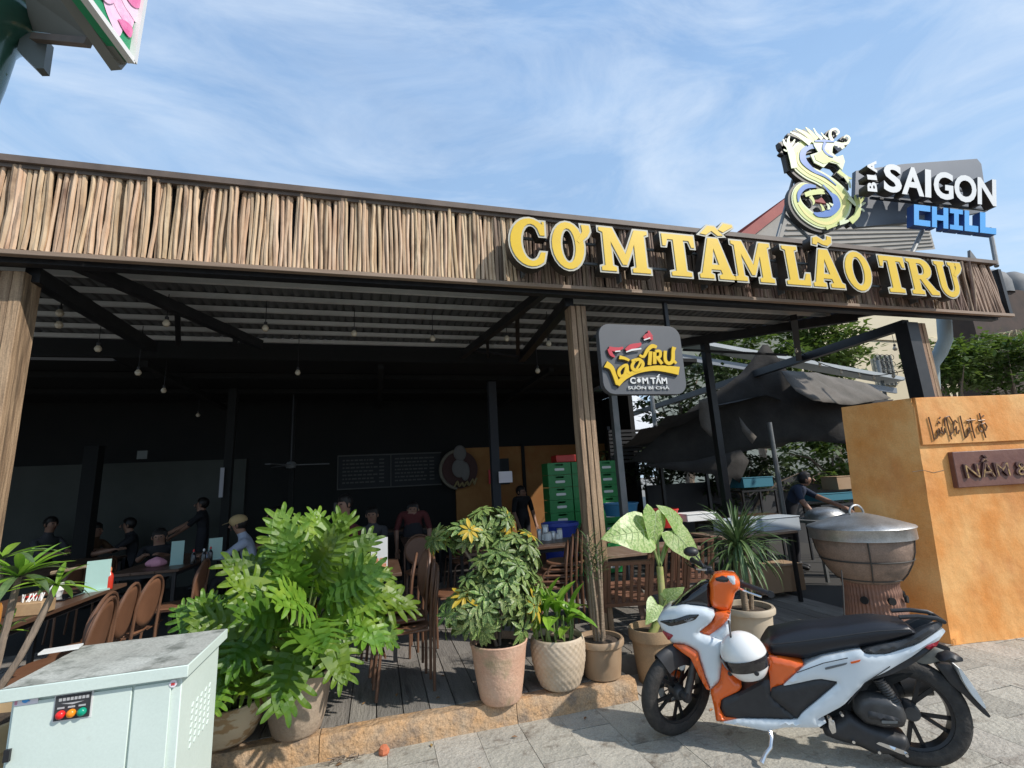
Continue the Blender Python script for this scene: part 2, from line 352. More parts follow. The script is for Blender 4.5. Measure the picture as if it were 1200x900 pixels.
# scooter
M_swhite = mat('scooter_white', (.68, .73, .76), (.62, .67, .70), 3, .16, coat=.6)
M_sor = mat('scooter_orange', (.78, .13, .015), (.72, .12, .015), 3, .25, coat=.6)
M_sblk = mat('scooter_black_plastic', (.020, .020, .022), (.03, .03, .032), 20, .5)
M_seat = mat('seat_vinyl', (.012, .013, .018), rough=.38, bump=.1, bsc=120)
M_tyre = mat('tyre_rubber', (.018, .017, .017), (.05, .045, .04), 20, .75, bump=.3, bsc=60)
M_rim = mat('rim_black', (.02, .02, .022), rough=.35, metal=.4)
M_chrome = mat('chrome', (.7, .7, .7), rough=.15, metal=1)
M_mech = mat('engine_cast', (.05, .05, .052), (.09, .09, .09), 12, .45, .5)
M_glos = mat('gloss_black', (.008, .008, .01), rough=.08, coat=.5)
M_lens = mat('lamp_lens', (.30, .32, .34), rough=.05, metal=.3)
M_rlens = mat('red_lens', (.30, .01, .02), rough=.1, coat=.5)
# ================================================================== SETTING
def struct(name, mb, m, kind='structure', **k): return tag(mb.build(name, m, None, **k), kind=kind)
g = MB(); g.box(-300, 300, -60, 400, -.9, -.012)
struct('ground', g, mat('ground_asphalt', (.20, .185, .16), (.26, .24, .21), 3, .9, bump=.3))
# paving: bed sheet + single tiles
g = MB(); g.box(-6, 16, .2, 4.14, -.011, -.006); bed = struct('pavement', g, M_joint)
tile_me = []
for k in range(6):
    b = MB(); b.box(.004, .296, .004, .596, -.005, .0)
    b.v[:] = [v + Vector((0, 0, rnd(-.0012, .0012) if v.z > -.001 else 0)) for v in b.v]
    tile_me.append(b.mesh('tile', M_tile))
for i in range(-6, 22):
    for j in range(5):
        x = 1.245+.295*i; y = 1.0+.6*j+(.3 if i % 2 else 0)
        if y > 3.60: continue
        if x > 1.7 and j == 4: pass
        hw_ok = abs(x) < 1.0*(y+2.6)
        if not hw_ok or x < -1.2: continue
        inst('paving_tile', random.choice(tile_me), bed, (x, y, rnd(.0, .002)), (rnd(-.003, .003), rnd(-.003, .003), 0), (1, min(1, 1), 1))
# concrete strip between tiles and deck on the right, rough kerb line
g = MB(); g.grid(lambda u, v: Vector((1.95+u*5.2, 3.5+v*.65, .008+.012*noise.noise(Vector((u*9, v*3, 0))))), 40, 6)
struct('path', g, mat('rough_cement', (.42, .37, .30), (.33, .29, .24), 5, .9, bump=.6, c3=(.24, .20, .16), sc3=3))
# deck
g = MB(); g.box(-8, 1.9, 3.75, 10.5, -.01, .118); g.box(1.9, 8.5, 4.15, 10.5, -.01, .118)
deck = struct('floor', g, mat('deck_bed', (.05, .047, .043), rough=.9))
plank_me = []
for k in range(5):
    b = MB(); b.box(.004, .176, .004, .996, -.02, 0); plank_me.append(b.mesh('plank', M_plank))
for i in range(-22, 27):
    x = i*.18
    for j in range(5):
        y = 3.76+j*1.0
        if x > 1.75: y = 4.17+j*1.0
        if abs(x-.3*y) > .95*y+.2: continue
        if j >= 3 and (x < -1.2 or x > 2.4): continue
        inst('plank', random.choice(plank_me), deck, (x, y, .14+rnd(-.0015, .0015)), (rnd(-.002, .002), rnd(-.002, .002), 0))
# kerb: two long rough blocks plus end block
def rough_block(x0, x1, y0, y1, z0, z1, amp, nx):
    b = MB(); ring = [(y0-.01, z0), (y0, z0+.35*(z1-z0)), (y0+.004, z1-.03), (y0+.03, z1), ((y0+y1)/2, z1), (y1, z1), (y1, z0)]
    def fn(u, v):
        k = min(int(round(v*(len(ring)-1))), len(ring)-1); y, z = ring[k]; x = x0+u*(x1-x0)
        n = noise.noise(Vector((x*5, y*8, z*8)))*amp + noise.noise(Vector((x*19, y*19, z*19)))*amp*.5
        return Vector((x, y+n, z+(n*.7 if k > 0 else 0)))
    b.grid(fn, nx, len(ring)-1)
    for e in (0, 1):
        vs = [fn(e, k/(len(ring)-1)) for k in range(len(ring))]; b.add(vs, [tuple(range(len(vs)))])
    return b
kb = thing('kerb', 'ochre painted concrete kerb with chipped edge along the front of the dark deck', 'kerb', (0, 3.64, 0))
for x0, x1 in ((-3.2, -.35), (-.345, .95), (.955, 1.90)):
    rough_block(x0, x1, 3.635, 3.76, -.01, .137, .009, int((x1-x0)*14)).build('kerb_block', M_curb, kb)
kb2 = thing('deck_step', 'low dark concrete step at the deck edge behind the scooter', 'step', (4, 4.15, 0))
rough_block(1.9, 6.4, 4.05, 4.16, -.01, .13, .006, 40).build('step_block', mat('dark_cement', (.20, .17, .14), (.28, .25, .2), 6, .9, bump=.5), kb2)
# loose things at the kerb foot
b = MB(); b.lathe([(.0, -.003), (.032, 0), (.036, .022), (.025, .045), (.0, .05)], 7, at(450, 884, Z=0)+Vector((0, .01, 0)), Matrix.Rotation(.3, 3, 'X'), sm=False)
tag(b.build('brick_chunk', mat('red_brick', (.55, .17, .08), (.45, .14, .07), 20, .9, bump=.4), fix=True), 'broken chunk of red brick lying against the foot of the ochre kerb', 'brick')
for i in range(2):
    b = MB(); c = at(395+22*i, 893-4*i, Z=.012)
    for k in range(9):
        a = rnd(0, 6.28); l = rnd(.03, .11); b.tube([c+Vector((rnd(-.05, .05), rnd(-.02, .03), rnd(0, .02))), c+Vector((cos(a)*l, sin(a)*l*.4, rnd(.0, .03)))], .003, 4)
    tag(b.build('dry_twigs', M_bark), ['little heap of dry twigs at the kerb foot near the metal cabinet', 'little heap of dry twigs at the kerb foot next to the brick chunk'][i], 'twigs')

# ================================================================== FASCIA with stick cladding
FY, FZ0, FZ1, FX0, FX1 = 4.05, 3.50, 4.19, -5.0, 8.03
fas = thing('stick_fascia', 'long fascia of crooked natural branches under a dark roof trim, above the restaurant front', 'fascia', (0, FY, 3.47))
b = MB(); b.box(FX0, FX1, FY+.045, FY+.06, FZ0, FZ1); b.build('backing_board', M_black, fas)
xs_left = 99
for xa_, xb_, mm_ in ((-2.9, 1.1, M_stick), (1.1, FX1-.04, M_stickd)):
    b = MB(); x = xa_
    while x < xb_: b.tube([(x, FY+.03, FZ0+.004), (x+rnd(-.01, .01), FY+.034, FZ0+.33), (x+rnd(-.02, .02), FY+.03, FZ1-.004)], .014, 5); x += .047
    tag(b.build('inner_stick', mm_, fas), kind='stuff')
b = MB(); b.box(FX0, FX1+.12, FY-.035, FY+.02, FZ0-.040, FZ0-.002); b.build('bottom_board', M_trim, fas, bev=.004)
b = MB(); b.box(FX0, 6.0, FY-.06, FY+.10, FZ1+.002, FZ1+.055); b.box(6.003, FX1+.02, FY-.06, FY+.10, FZ1+.002, FZ1+.05); b.box(FX0, 6.0, FY-.03, FY+.10, FZ1-.03, FZ1); b.build('top_trim', M_trimd, fas)
b = MB(); b.box(FX1+.06, FX1+.12, FY-.02, 4.32, FZ0, FZ1-.05); b.build('end_panel', M_steel, fas)
stick_me = []; stick_md = []
for k in range(22):
    b = MB(); n = 8; pts = []; ph = rnd(0, 9); am = rnd(.002, .0085)
    for i in range(n):
        t = i/(n-1); pts.append((am*sin(ph+t*4.2)+.007*noise.noise(Vector((k*3.1, t*3, 0))), .006*sin(ph*2+t*4), (FZ1-FZ0-.012)*t))
    r0 = rnd(.0145, .0190); rr = [r0*(1+.14*noise.noise(Vector((k*7, i*1.3, 5)))) for i in range(n)]
    if rnd(0, 1) < .5: rr[random.randint(2, 5)] *= 1.25
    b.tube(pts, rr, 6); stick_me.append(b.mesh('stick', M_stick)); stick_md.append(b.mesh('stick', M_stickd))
nst = 0; x = -2.78
while x < FX1-.03 and nst < 600:
    if nst >= 298 and x < FX1:
        if nst == 298: xs_left = x
        x += .0345; nst += 1; continue
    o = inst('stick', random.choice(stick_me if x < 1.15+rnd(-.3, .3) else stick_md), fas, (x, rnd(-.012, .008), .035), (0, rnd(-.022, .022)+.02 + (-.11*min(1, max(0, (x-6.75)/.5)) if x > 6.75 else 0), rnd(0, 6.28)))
    x += .0335+rnd(-.002, .004) if x < 6.8 else .036; nst += 1
if xs_left < FX1:
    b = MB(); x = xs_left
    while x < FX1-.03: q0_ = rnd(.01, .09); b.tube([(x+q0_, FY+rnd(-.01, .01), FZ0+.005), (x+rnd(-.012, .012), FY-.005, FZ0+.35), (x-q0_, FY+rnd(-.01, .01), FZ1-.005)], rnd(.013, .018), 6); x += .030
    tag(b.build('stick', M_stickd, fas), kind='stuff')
b = MB(); x = -4.98
while x < -2.8: b.tube([(x, FY, FZ0+.005), (x+rnd(-.01, .01), FY-.005, FZ0+.35), (x+rnd(-.01, .01), FY, FZ1-.005)], .019, 6); x += .041
tag(b.build('stick', M_stick, fas), kind='stuff')

# ================================================================== ROOF
rf = thing('lean_to_roof', 'corrugated metal lean-to roof with pale purlins behind the branch fascia', 'roof', (0, 4.1, 3.7))
def zr(y): return 3.80-.055*(y-4.1)
b = MB(); nx = 620; prof = [0, 1, 1, 0]
def fr(u, v):
    x = -5+u*13.1; ye = max(4.16, min(6.74, 6.26-.816*(x-4.79))); y = 4.12+v*(ye-4.12); ph = (x/.105) % 1; r = .022 if .15 < ph < .45 else 0
    return Vector((x, y, zr(y)+.045+r))
b.grid(fr, nx, 2, sm=False); b.build('corrugated_sheet', M_zinc, rf, fix=False)
y = 4.35
while y < 6.75:
    b = MB(); z = zr(y); xe = min(8.05, 4.79+(6.20-y)/.816); b.box(-5, xe, y, y+.045, z-.012, z+.035); b.build('purlin', M_purlin, rf); y += .335
b = MB(); b.box(-5, 8.0, 4.12, 4.20, 3.44, 3.74); b.build('front_beam', M_steel, rf)
b = MB(); b.box(-8, 4.25, 6.76, 6.82, 3.42, 3.78); b.build('rear_beam', M_black, rf)
b = MB(); b.beam((4.22, 6.79, 3.70), (7.4, 4.19, 3.76), .06, .12); b.build('edge_beam', M_steel, rf)
tr = thing('roof_truss', 'black steel braces spreading from the left wooden post under the lean-to roof', 'truss', (-2.6, 4.3, 3.4))
def chord(a, bb, t, name='chord', w=.07, h=.09): m = MB(); m.beam(a, bb, w, h); return m.build(name, M_steel, t)
ZB = 3.42
chord(at(38, 322, Y=4.3), at(178, 407, Z=ZB), tr, w=.10, h=.12); chord(at(82, 306, Y=4.22), at(305, 404, Z=ZB), tr, w=.08, h=.10)
chord(at(208, 366, Z=3.55), at(209, 402, Z=ZB), tr, 'strut', .05, .05); chord(at(276, 392, Z=3.55), at(276, 404, Z=ZB), tr, 'strut', .05, .05)
tr2 = thing('roof_truss', 'black steel braces spreading back and left from the wooden post in the middle', 'truss', (1.9, 4.3, 3.4))
p, q = at(667, 353, Y=4.3), at(611, 420, Z=ZB-.02); r1, r2 = at(636, 343, Y=4.25), at(541, 417, Z=ZB)
chord(p, q, tr2, w=.09, h=.11); chord(r1, r2, tr2, w=.07, h=.09)
chord(at(606, 368, Z=3.55), at(607, 416, Z=ZB), tr2, 'strut', .05, .05); chord(at(571, 396, Z=3.5), at(572, 418, Z=ZB), tr2, 'strut', .04, .04); chord(at(555, 411, Z=3.45), at(608, 418, Z=ZB-.03), tr2, 'strut', .03, .03)
tr3 = thing('roof_truss', 'long black steel truss running back from the right post over the dark canvas tent', 'truss', (6.6, 4.3, 3.4))
a3, b3 = at(1062, 380, Y=4.3), at(690, 502, Z=3.38)
chord(a3, b3, tr3, w=.10, h=.12)
chord(at(800, 402, Z=3.62), at(1004, 371, Z=3.62), tr3, w=.08, h=.12); chord(at(800, 410, Z=3.5), at(922, 416, Z=3.30), tr3, 'strut', .03, .03)
chord(at(930, 372, Z=3.6), at(936, 420, Z=3.38), tr3, 'strut', .08, .08)
chord(at(738, 455, Z=3.42), at(720, 492, Z=3.38), tr3, 'strut', .04, .04); chord(at(700, 472, Z=3.36), at(722, 490, Z=3.36), tr3, 'strut', .03, .03)
# hall ceiling, walls
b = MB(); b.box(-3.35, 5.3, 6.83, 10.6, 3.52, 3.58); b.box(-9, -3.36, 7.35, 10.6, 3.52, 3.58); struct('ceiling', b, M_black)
hl = thing('ceiling_beams', 'dark steel beams crossing the unlit hall ceiling', 'beams', (0, 8, 3.4))
for y in (7.9, 9.1):
    b = MB(); b.box(-8.5, 5.2, y, y+.09, 3.42, 3.50); b.build('beam', M_dwall, hl)
for x in (-2.9, 0, 2.6):
    b = MB(); b.box(x, x+.08, 6.9, 10.4, 3.34, 3.416); b.build('beam', M_dwall, hl)
YB = 10.5
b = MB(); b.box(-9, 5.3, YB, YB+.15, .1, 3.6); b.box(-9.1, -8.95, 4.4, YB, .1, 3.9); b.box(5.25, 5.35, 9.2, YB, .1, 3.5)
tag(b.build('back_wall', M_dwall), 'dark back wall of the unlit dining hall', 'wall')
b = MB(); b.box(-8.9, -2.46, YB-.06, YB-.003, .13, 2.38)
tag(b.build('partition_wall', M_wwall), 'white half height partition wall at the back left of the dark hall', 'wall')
ow = thing('ochre_wall', 'ochre back wall panel beside the menu board, streaked with sun', 'wall', (3.7, YB-.1, .14))
for x0, x1 in ((1.62, 2.42), (2.425, 3.12), (3.20, 5.2)):
    b = MB(); b.box(x0, x1, YB-.07, YB-.004, .13, 2.45); b.build('panel', M_ochre, ow)
b = MB(); b.box(3.125, 3.195, YB-.10, YB-.003, .13, 2.5); b.build('stile', M_black, ow)

# ================================================================== POSTS
def wood_post(cx, cy, w, d, z0, z1, label, seams, side_dark=False):
    t = thing('wooden_post', label, 'post', (cx, cy, z0))
    n = seams
    for k in range(n):
        b = MB(); x0 = cx-w/2+k*w/n; x1 = x0+w/n-.005; yo = rnd(-.012, .012)
        def fn(u, v):
            a = [(x0, -d/2), (x1, -d/2), (x1, d/2), (x0, d/2), (x0, -d/2)]
            i = int(round(u*4)); X, Y = a[i]; z = z0+v*(z1-z0)
            return Vector((X+.006*noise.noise(Vector((k*9+i, z*1.7, 1))), cy+Y+yo+.006*noise.noise(Vector((k*7, z*1.3, i))), z))
        b.grid(fn, 4, 14, sm=False); b.add([fn(i/4, 1) for i in range(4)], [(0, 1, 2, 3)]); b.build('board', M_post, t, bev=.006)
    return t
wood_post(1.975, 4.34, .168, .16, .14, 3.39, 'weathered wooden post in the middle of the front, between patterned pot and square sign', 3)
lp = at(37, 322, Y=4.32).x
wood_post(lp-.13, 4.32, .30, .2, .14, 3.42, 'broad wooden post of split boards at the far left edge of the front', 4)
pr_ = at(1078, 420, Y=4.34)
t = wood_post(pr_.x+.055, 4.34, .15, .15, .14, 3.40, 'wooden post behind the orange wall at the right end of the fascia', 2)
b = MB(); b.box(pr_.x-.22, pr_.x-.03, 4.25, 4.42, .14, 3.40); b.build('dark_post_face', M_steel, t)  # black box for the post's left face; its shade put into the colour
def steel_post(x, y, r, z1, label, m=M_steelg, z0=.14):
    t = thing('steel_post', label, 'post', (x, y, z0)); b = MB(); b.box(x-r, x+r, y-r, y+r, z0+.008, z1); b.build('column', m, t, bev=.004)
    b = MB(); b.box(x-r*2, x+r*2, y-r*2, y+r*2, z0, z0+.008); b.build('base_plate', m, t)
steel_post(3.19, 6.0, .045, 3.4, 'grey square steel post in front of the green crate stack', M_steelg)
steel_post(4.85, 6.02, .05, 3.62, 'thin black steel post under the long truss left of the canvas tent', M_steel)
p = at(578, 500, Y=8); steel_post(p.x, 8, .07, 3.4, 'dark grey hall post in front of the ochre panel beside the round logo', mat('grey_post', (.035, .038, .045), rough=.8))
p = at(271, 500, Y=8.6); steel_post(p.x, 8.6, .06, 3.4, 'dark hall post near the right end of the white partition', M_dwall)
p = at(107, 560, Y=9.4); steel_post(p.x, 9.4, .10, 2.6, 'dark column standing before the left part of the white partition', M_dwall)
p = at(342, 560, Y=9.6); steel_post(p.x, 9.6, .04, 3.4, 'thin dark hall post left of the menu board', M_dwall)
p = at(912, 560, Y=6.0)
t = thing('pole', 'round galvanised tent pole beside the bending worker', 'pole', (p.x, 6.0, .12)); b = MB(); b.tube([(p.x, 6, .12), (p.x, 6, 2.35)], .035, 12); b.build('shaft', M_steelg, t)
b = MB(); b.lathe([(.07, 0), (.07, .01), (.04, .03)], 12, (p.x, 6, .12)); b.build('base_plate', M_steelg, t)

# ================================================================== ORANGE WALL
c0b, c0t = Vector((5.0, 3.505, 0)), Vector((5.19, 3.505, 2.275))
df, dl = Vector((1, -.14, 0)).normalized(), Vector((-.22, .53, 0)).normalized()
wl = thing('orange_wall', 'slanting orange plaster wall with carved script and a brown name plate, at the right edge', 'wall', c0b)
def wall_pt(a, bb, z):     # a along the front, bb along the return, z up
    t = z/2.275; base = c0b.lerp(c0t, t); return Vector((base.x, base.y, z))+df*a+dl*bb
b = MB(); b.grid(lambda u, v: wall_pt(u*3.2, 0, v*2.275+.004*sin(u*17))+Vector((0, .006*noise.noise(Vector((u*9, v*7, 0))), 0)), 24, 16)
b.grid(lambda u, v: wall_pt(0, u*.62, v*2.275)+Vector((.006*noise.noise(Vector((u*5, v*7, 3))), 0, 0)), 6, 16)
b.add([wall_pt(0, 0, 2.275), wall_pt(3.2, 0, 2.275), wall_pt(3.2, .62, 2.275), wall_pt(0, .62, 2.275)], [(0, 1, 2, 3)])
b.add([wall_pt(3.2, 0, 0), wall_pt(3.2, .62, 0), wall_pt(3.2, .62, 2.275), wall_pt(3.2, 0, 2.275)], [(0, 1, 2, 3)])
b.add([wall_pt(0, .62, 0), wall_pt(3.2, .62, 0), wall_pt(3.2, .62, 2.275), wall_pt(0, .62, 2.275)], [(0, 1, 2, 3)])
b.build('wall_body', M_orange, wl)
def slab(a0, a1, z0, z1, th, off=0):
    m = MB(); nrm = Vector((df.y, -df.x, 0)); nrm = nrm if nrm.y < 0 else -nrm
    vs = [wall_pt(a, 0, z)+nrm*w for w in (off-.002, th) for a, z in ((a0, z0), (a1, z0), (a1, z1), (a0, z1))]
    m.add(vs, [(0, 1, 2, 3), (4, 5, 6, 7), (0, 1, 5, 4), (1, 2, 6, 5), (2, 3, 7, 6), (3, 0, 4, 7)]); return m
nrmf = Vector((df.y, -df.x, 0)); nrmf = nrmf if nrmf.y < 0 else -nrmf
slab(.02, 3.2, 1.80, 2.272, .022).build('upper_panel', M_orange, wl, bev=.004)
def on_wall(x, y):   # survey point on the wall front
    d = fwd*F_PX+rt*(x-600)-up*(y-450); o = Vector((0, 0, CAMH)); p0 = wall_pt(0, 0, 1.5); e1 = df; e2 = (c0t-c0b).normalized(); n = e1.cross(e2)
    t = (p0-o).dot(n)/d.dot(n); return o+d*t
def wall_az(p):
    z = p.z; t = z/2.275; base = c0b.lerp(c0t, t); return ((p-base).dot(df), z)
pa, pz = wall_az(on_wall(1110, 530)); _, pz0 = wall_az(on_wall(1116, 572))
slab(pa, pa+1.9, pz0, pz, .05).build('name_plate', mat('brown_plate', (.14, .055, .04), (.18, .08, .055), 8, .45, bump=.2), wl, bev=.006)
e2 = (c0t-c0b).normalized()
def wall_frame(a, z, off):
    o = wall_pt(a, 0, z)+nrmf*off; y = (e2-df*e2.dot(df)).normalized()
    return Matrix(((df.x, y.x, nrmf.x, o.x), (df.y, y.y, nrmf.y, o.y), (df.z, y.z, nrmf.z, o.z), (0, 0, 0, 1)))
h = pz-pz0
M_gold = mat('worn_gold', (.42, .27, .10), (.14, .07, .04), 22, .5, mix=(.42, .55)); M_letd = mat('plate_letter', (.085, .035, .03), rough=.5)
place_text('NẦM & LẨU', .2, .008, wall_frame(pa+.09, pz0+h*.25, .06), M_letd, wl, off=.004, fit=(1.22, h*.62))
place_text('NẦM & LẨU', .2, .002, wall_frame(pa+.10, pz0+h*.25, .0695), M_gold, wl, off=-.003, fit=(1.22, h*.60))
M_script = mat('bronze_script', (.10, .045, .018), (.20, .11, .05), 12, .4, .2)
for pts_ in ([(1069, 553), (1082, 551), (1094, 554), (1106, 551)],):
    b = MB(); b.tube([on_wall(*q)+nrmf*.001 for q in pts_], .0022, 4); b.build('crack', M_wire, wl)
# long hand script "Lau De Lat..." as bent strokes, coordinates in the sign's own frame (0..1 wide, 0..1 high)
script = [[(0, 1), (.02, .5), (.03, .05), (.09, .12), (.11, .3)], [(.11, .35), (.14, .5), (.16, .4), (.13, .22), (.10, .35), (.13, .45), (.17, .3), (.19, .3)], [(.19, .55), (.19, .3), (.22, .25), (.24, .5), (.25, .3)], [(.14, .7), (.16, .8), (.18, .7)], [(.18, .9), (.20, .98)],
          [(.30, .95), (.31, .5), (.33, .02)], [(.25, .6), (.28, .95), (.36, 1.), (.41, .7), (.38, .35), (.33, .22)], [(.42, .4), (.45, .55), (.44, .4), (.43, .3), (.46, .25), (.49, .4)], [(.42, .7), (.45, .82), (.48, .7)],
          [(.55, 1), (.56, .5), (.57, .05), (.62, .15), (.64, .3)], [(.64, .4), (.67, .5), (.68, .4), (.65, .25), (.64, .4), (.70, .32)], [(.66, .65), (.69, .75)], [(.72, .9), (.725, .4), (.74, .02)], [(.64, .78), (.80, .80)],
          [(.90, 1.08), (.91, .5), (.93, .02)], [(.88, .3), (.84, .3), (.83, .5), (.87, .62), (.90, .45)], [(.90, .6), (.96, .66), (.99, .5), (.95, .33), (.91, .42)], [(.85, .75), (.97, .78)], [(.94, .9), (.97, .98)]]
sa, sz = wall_az(on_wall(1089, 517)); sa2, _ = wall_az(on_wall(1156, 515)); _, sz2 = wall_az(on_wall(1089, 489))
for st in script:
    b = MB(); pts = []
    for i in range(len(st)-1):
        for q in (0, .5): pts.append(Vector(st[i]).lerp(Vector(st[i+1]), q))
    pts.append(Vector(st[-1]))
    w3 = [wall_pt(sa+(sa2-sa)*p_[0], 0, sz+(sz2-sz)*p_[1])+nrmf*.034 for p_ in pts]
    b.tube(w3, .0064, 5, upv=nrmf); b.build('script_stroke', M_script, wl)

# ================================================================== NEIGHBOURING VILLA
vl = thing('villa', 'cream villa with red tiled hip roof rising behind the beer sign', 'house', (21, 17, 0))
VX0, VX1, VY, VZ = 18.6, 28.6, 17.0, 12.2
b = MB(); b.box(VX0, VX1, VY, VY+12, -.5, VZ); b.build('wall', M_villa, vl)
b = MB(); b.box(VX0-.12, VX1+.12, VY-.12, VY+.5, 11.0, 11.35); b.box(VX0-.08, VX1+.08, VY-.08, VY+.5, 7.6, 7.8); b.build('cornice', M_villa, vl)
GY = VY-1.5
gl = [at(866, 279, Y=GY), at(925, 230, Y=GY), at(1000, 236, Y=GY), at(1086, 256, Y=GY), at(1096, 292, Y=GY), at(1000, 300, Y=GY), at(905, 308, Y=GY)]
b = MB(); n_g = len(gl); dz_ = Vector((0, 9, 0)); b.add([gl[0]]+[gl[1]]+[gl[1]+dz_]+[gl[0]+dz_], [(0, 1, 2, 3)])
for k in range(16):
    u0_, u1_ = k/16, (k+1)/16; p0_, p1_ = gl[0].lerp(gl[1], u0_), gl[0].lerp(gl[1], u1_); up1 = Vector((-.03, 0, .07)); b.add([p0_+up1, p1_, p1_+dz_, p0_+up1+dz_], [(0, 1, 2, 3)]); b.add([p0_, p0_+up1, p0_+up1+dz_, p0_+dz_], [(0, 1, 2, 3)])
b.add([gl[1], gl[2], gl[2]+dz_, gl[1]+dz_, gl[3], gl[3]+dz_], [(0, 1, 2, 3), (1, 4, 5, 2)])
b.build('roof', M_roofr, vl, fix=False)
b = MB(); b.beam(gl[0]+Vector((.0, -.05, -.10)), gl[1]+Vector((.15, -.05, -.10)), .12, .42); b.beam(gl[1]+Vector((0, -.05, 0)), gl[3]+Vector((0, -.05, 0)), .12, .3); b.build('verge', M_roofr, vl)
b = MB(); b.add(gl, [(0, 1, 2, 3, 4, 5, 6)]); b.add([gl[0], gl[6], gl[6]+dz_, gl[0]+dz_], [(0, 1, 2, 3)]); b.build('gable_soffit', M_soff, vl, fix=False)
for k in range(8):
    f_ = .1+k*.11; b = MB(); p0_ = gl[6].lerp(gl[1], f_*.75)+Vector((.25, -.04, 0)); p1_ = gl[4].lerp(gl[3], f_)+Vector((-.1, -.04, 0)); b.beam(p0_, p1_, .05, .05); b.build('soffit_board', M_soff, vl)
wp = at(1036, 428, Y=VY-.05); 
wn = MB(); wn.box(wp.x-.6, wp.x+.6, VY-.06, VY-.005, wp.z-1.0, wp.z+.5); wf = wn.build('window', mat('window_glass', (.16, .17, .16), (.30, .32, .30), 1.5, .15, spec=.8), vl)
b = MB()
for k in range(4):
    x = wp.x-.55+k*.3; b.tube([(x, VY-.14, wp.z-1.0), (x, VY-.14, wp.z+.5)], .022, 5)
    for z in (wp.z-.8, wp.z-.4, wp.z+.05, wp.z+.4):
        b.tube([(x+.15+.13*cos(a_), VY-.14, z+.13*sin(a_)) for a_ in [i*pi/4 for i in range(8)]], .016, 4, closed=True)
b.build('window_grille', M_iron, wf)
for x in (19.6, 21.4):
    n_ = MB(); n_.box(x, x+.9, VY-.04, VY-.004, 8.6, 10.3); f_ = n_.build('window', MATS['window_glass'], vl)
    n_ = MB(); [n_.box(x+i-.05, x+i+.05, VY-.09, VY-.041, 8.55, 10.35) for i in (0, .45, .9)]; n_.box(x, x+.9, VY-.09, VY-.041, 10.3, 10.4); n_.build('frame', M_villa, f_)
# small houses seen under the fascia at the right
p = at(1140, 375, Y=22)
hs = thing('brick_house', 'low house with brick red gable and blue awning seen between the right post and palms', 'house', (p.x, 22, 0))
b = MB(); b.box(p.x-6, p.x+5, 22, 28, -.5, p.z-2.2); b.build('wall', mat('white_wall', (.62, .62, .60), (.5, .5, .48), 1, .8), hs)
b = MB(); b.box(p.x-2.5, p.x+.8, 21.5, 22, p.z-2, p.z+1.6); b.build('gable', mat('brick_red', (.32, .09, .06), (.26, .07, .05), 3, .9), hs)
p = at(1128, 418, Y=20); b = MB(); b.add([(p.x-1.3, 20, p.z-1), (p.x+.7, 20, p.z-1), (p.x+.7, 21.8, p.z+.6), (p.x-1.3, 21.8, p.z+.6)], [(0, 1, 2, 3)]); b.build('awning', mat('cyan_awning', (.05, .42, .62), rough=.6), hs, fix=False)
p = at(1188, 316, Y=12)
sp = thing('roof_ornament', 'grey tiled parapet roof peeping over the right end of the fascia', 'roof', (p.x, 12, 0))
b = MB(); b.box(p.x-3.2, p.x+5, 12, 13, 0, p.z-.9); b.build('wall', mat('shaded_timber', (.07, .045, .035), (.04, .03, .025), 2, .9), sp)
for k in range(6):
    b = MB(); cx = p.x-1.9+k*1.25; b.lathe([(.72, -.7), (.72, -.2), (.6, .15), (.35, .38), (0, .45)], 14, (cx, 12.6, p.z-.3)); b.build('tile_cap', mat('grey_tile', (.12, .125, .13), (.17, .17, .17), 3, .7), sp)
b = MB(); q = at(1143, 305, Y=12.4); b.prism([(-.45, -.6), (.5, -.6), (.1, .1), (-.15, .45)], .1, lambda u, v, w: Vector((q.x+u, 12.4+w, q.z+v))); b.build('finial', MATS['grey_tile'], sp)

# ================================================================== TREES
def leaf_cloud(c, r, n, size, seed, gap=.35, mask=None):
    rr = random.Random(seed); b = MB(); c = Vector(c); r = Vector(r); cl = []
    nc = max(8, n//55)
    while len(cl) < nc:
        v = Vector((rr.uniform(-1, 1), rr.uniform(-1, 1), rr.uniform(-1, 1)))
        if v.length > 1 or v.length < .25: continue
        if noise.noise(v*2.2+Vector((seed, 0, 0))) < -gap*.35: continue
        cl.append(v*(.75+.35*noise.noise(v*1.7+Vector((0, seed, 0)))+.1))
    for i in range(n):
        v = cl[rr.randrange(nc)]; p = c+Vector((v.x*r.x, v.y*r.y, v.z*r.z))+Vector((rr.gauss(0, 1), rr.gauss(0, 1), rr.gauss(0, .7)))*min(r)*.13
        s = size*rr.uniform(.6, 1.3); a = Vector((rr.uniform(-1, 1), rr.uniform(-1, 1), rr.uniform(-.6, .3))).normalized(); u = a.cross(Vector((rr.uniform(-.4, .4), rr.uniform(-.4, .4), 1))).normalized()
        b.add([p, p+a*s*.5+u*s*.24, p+a*s, p+a*s*.5-u*s*.24], [(0, 1, 2, 3)])
    return b
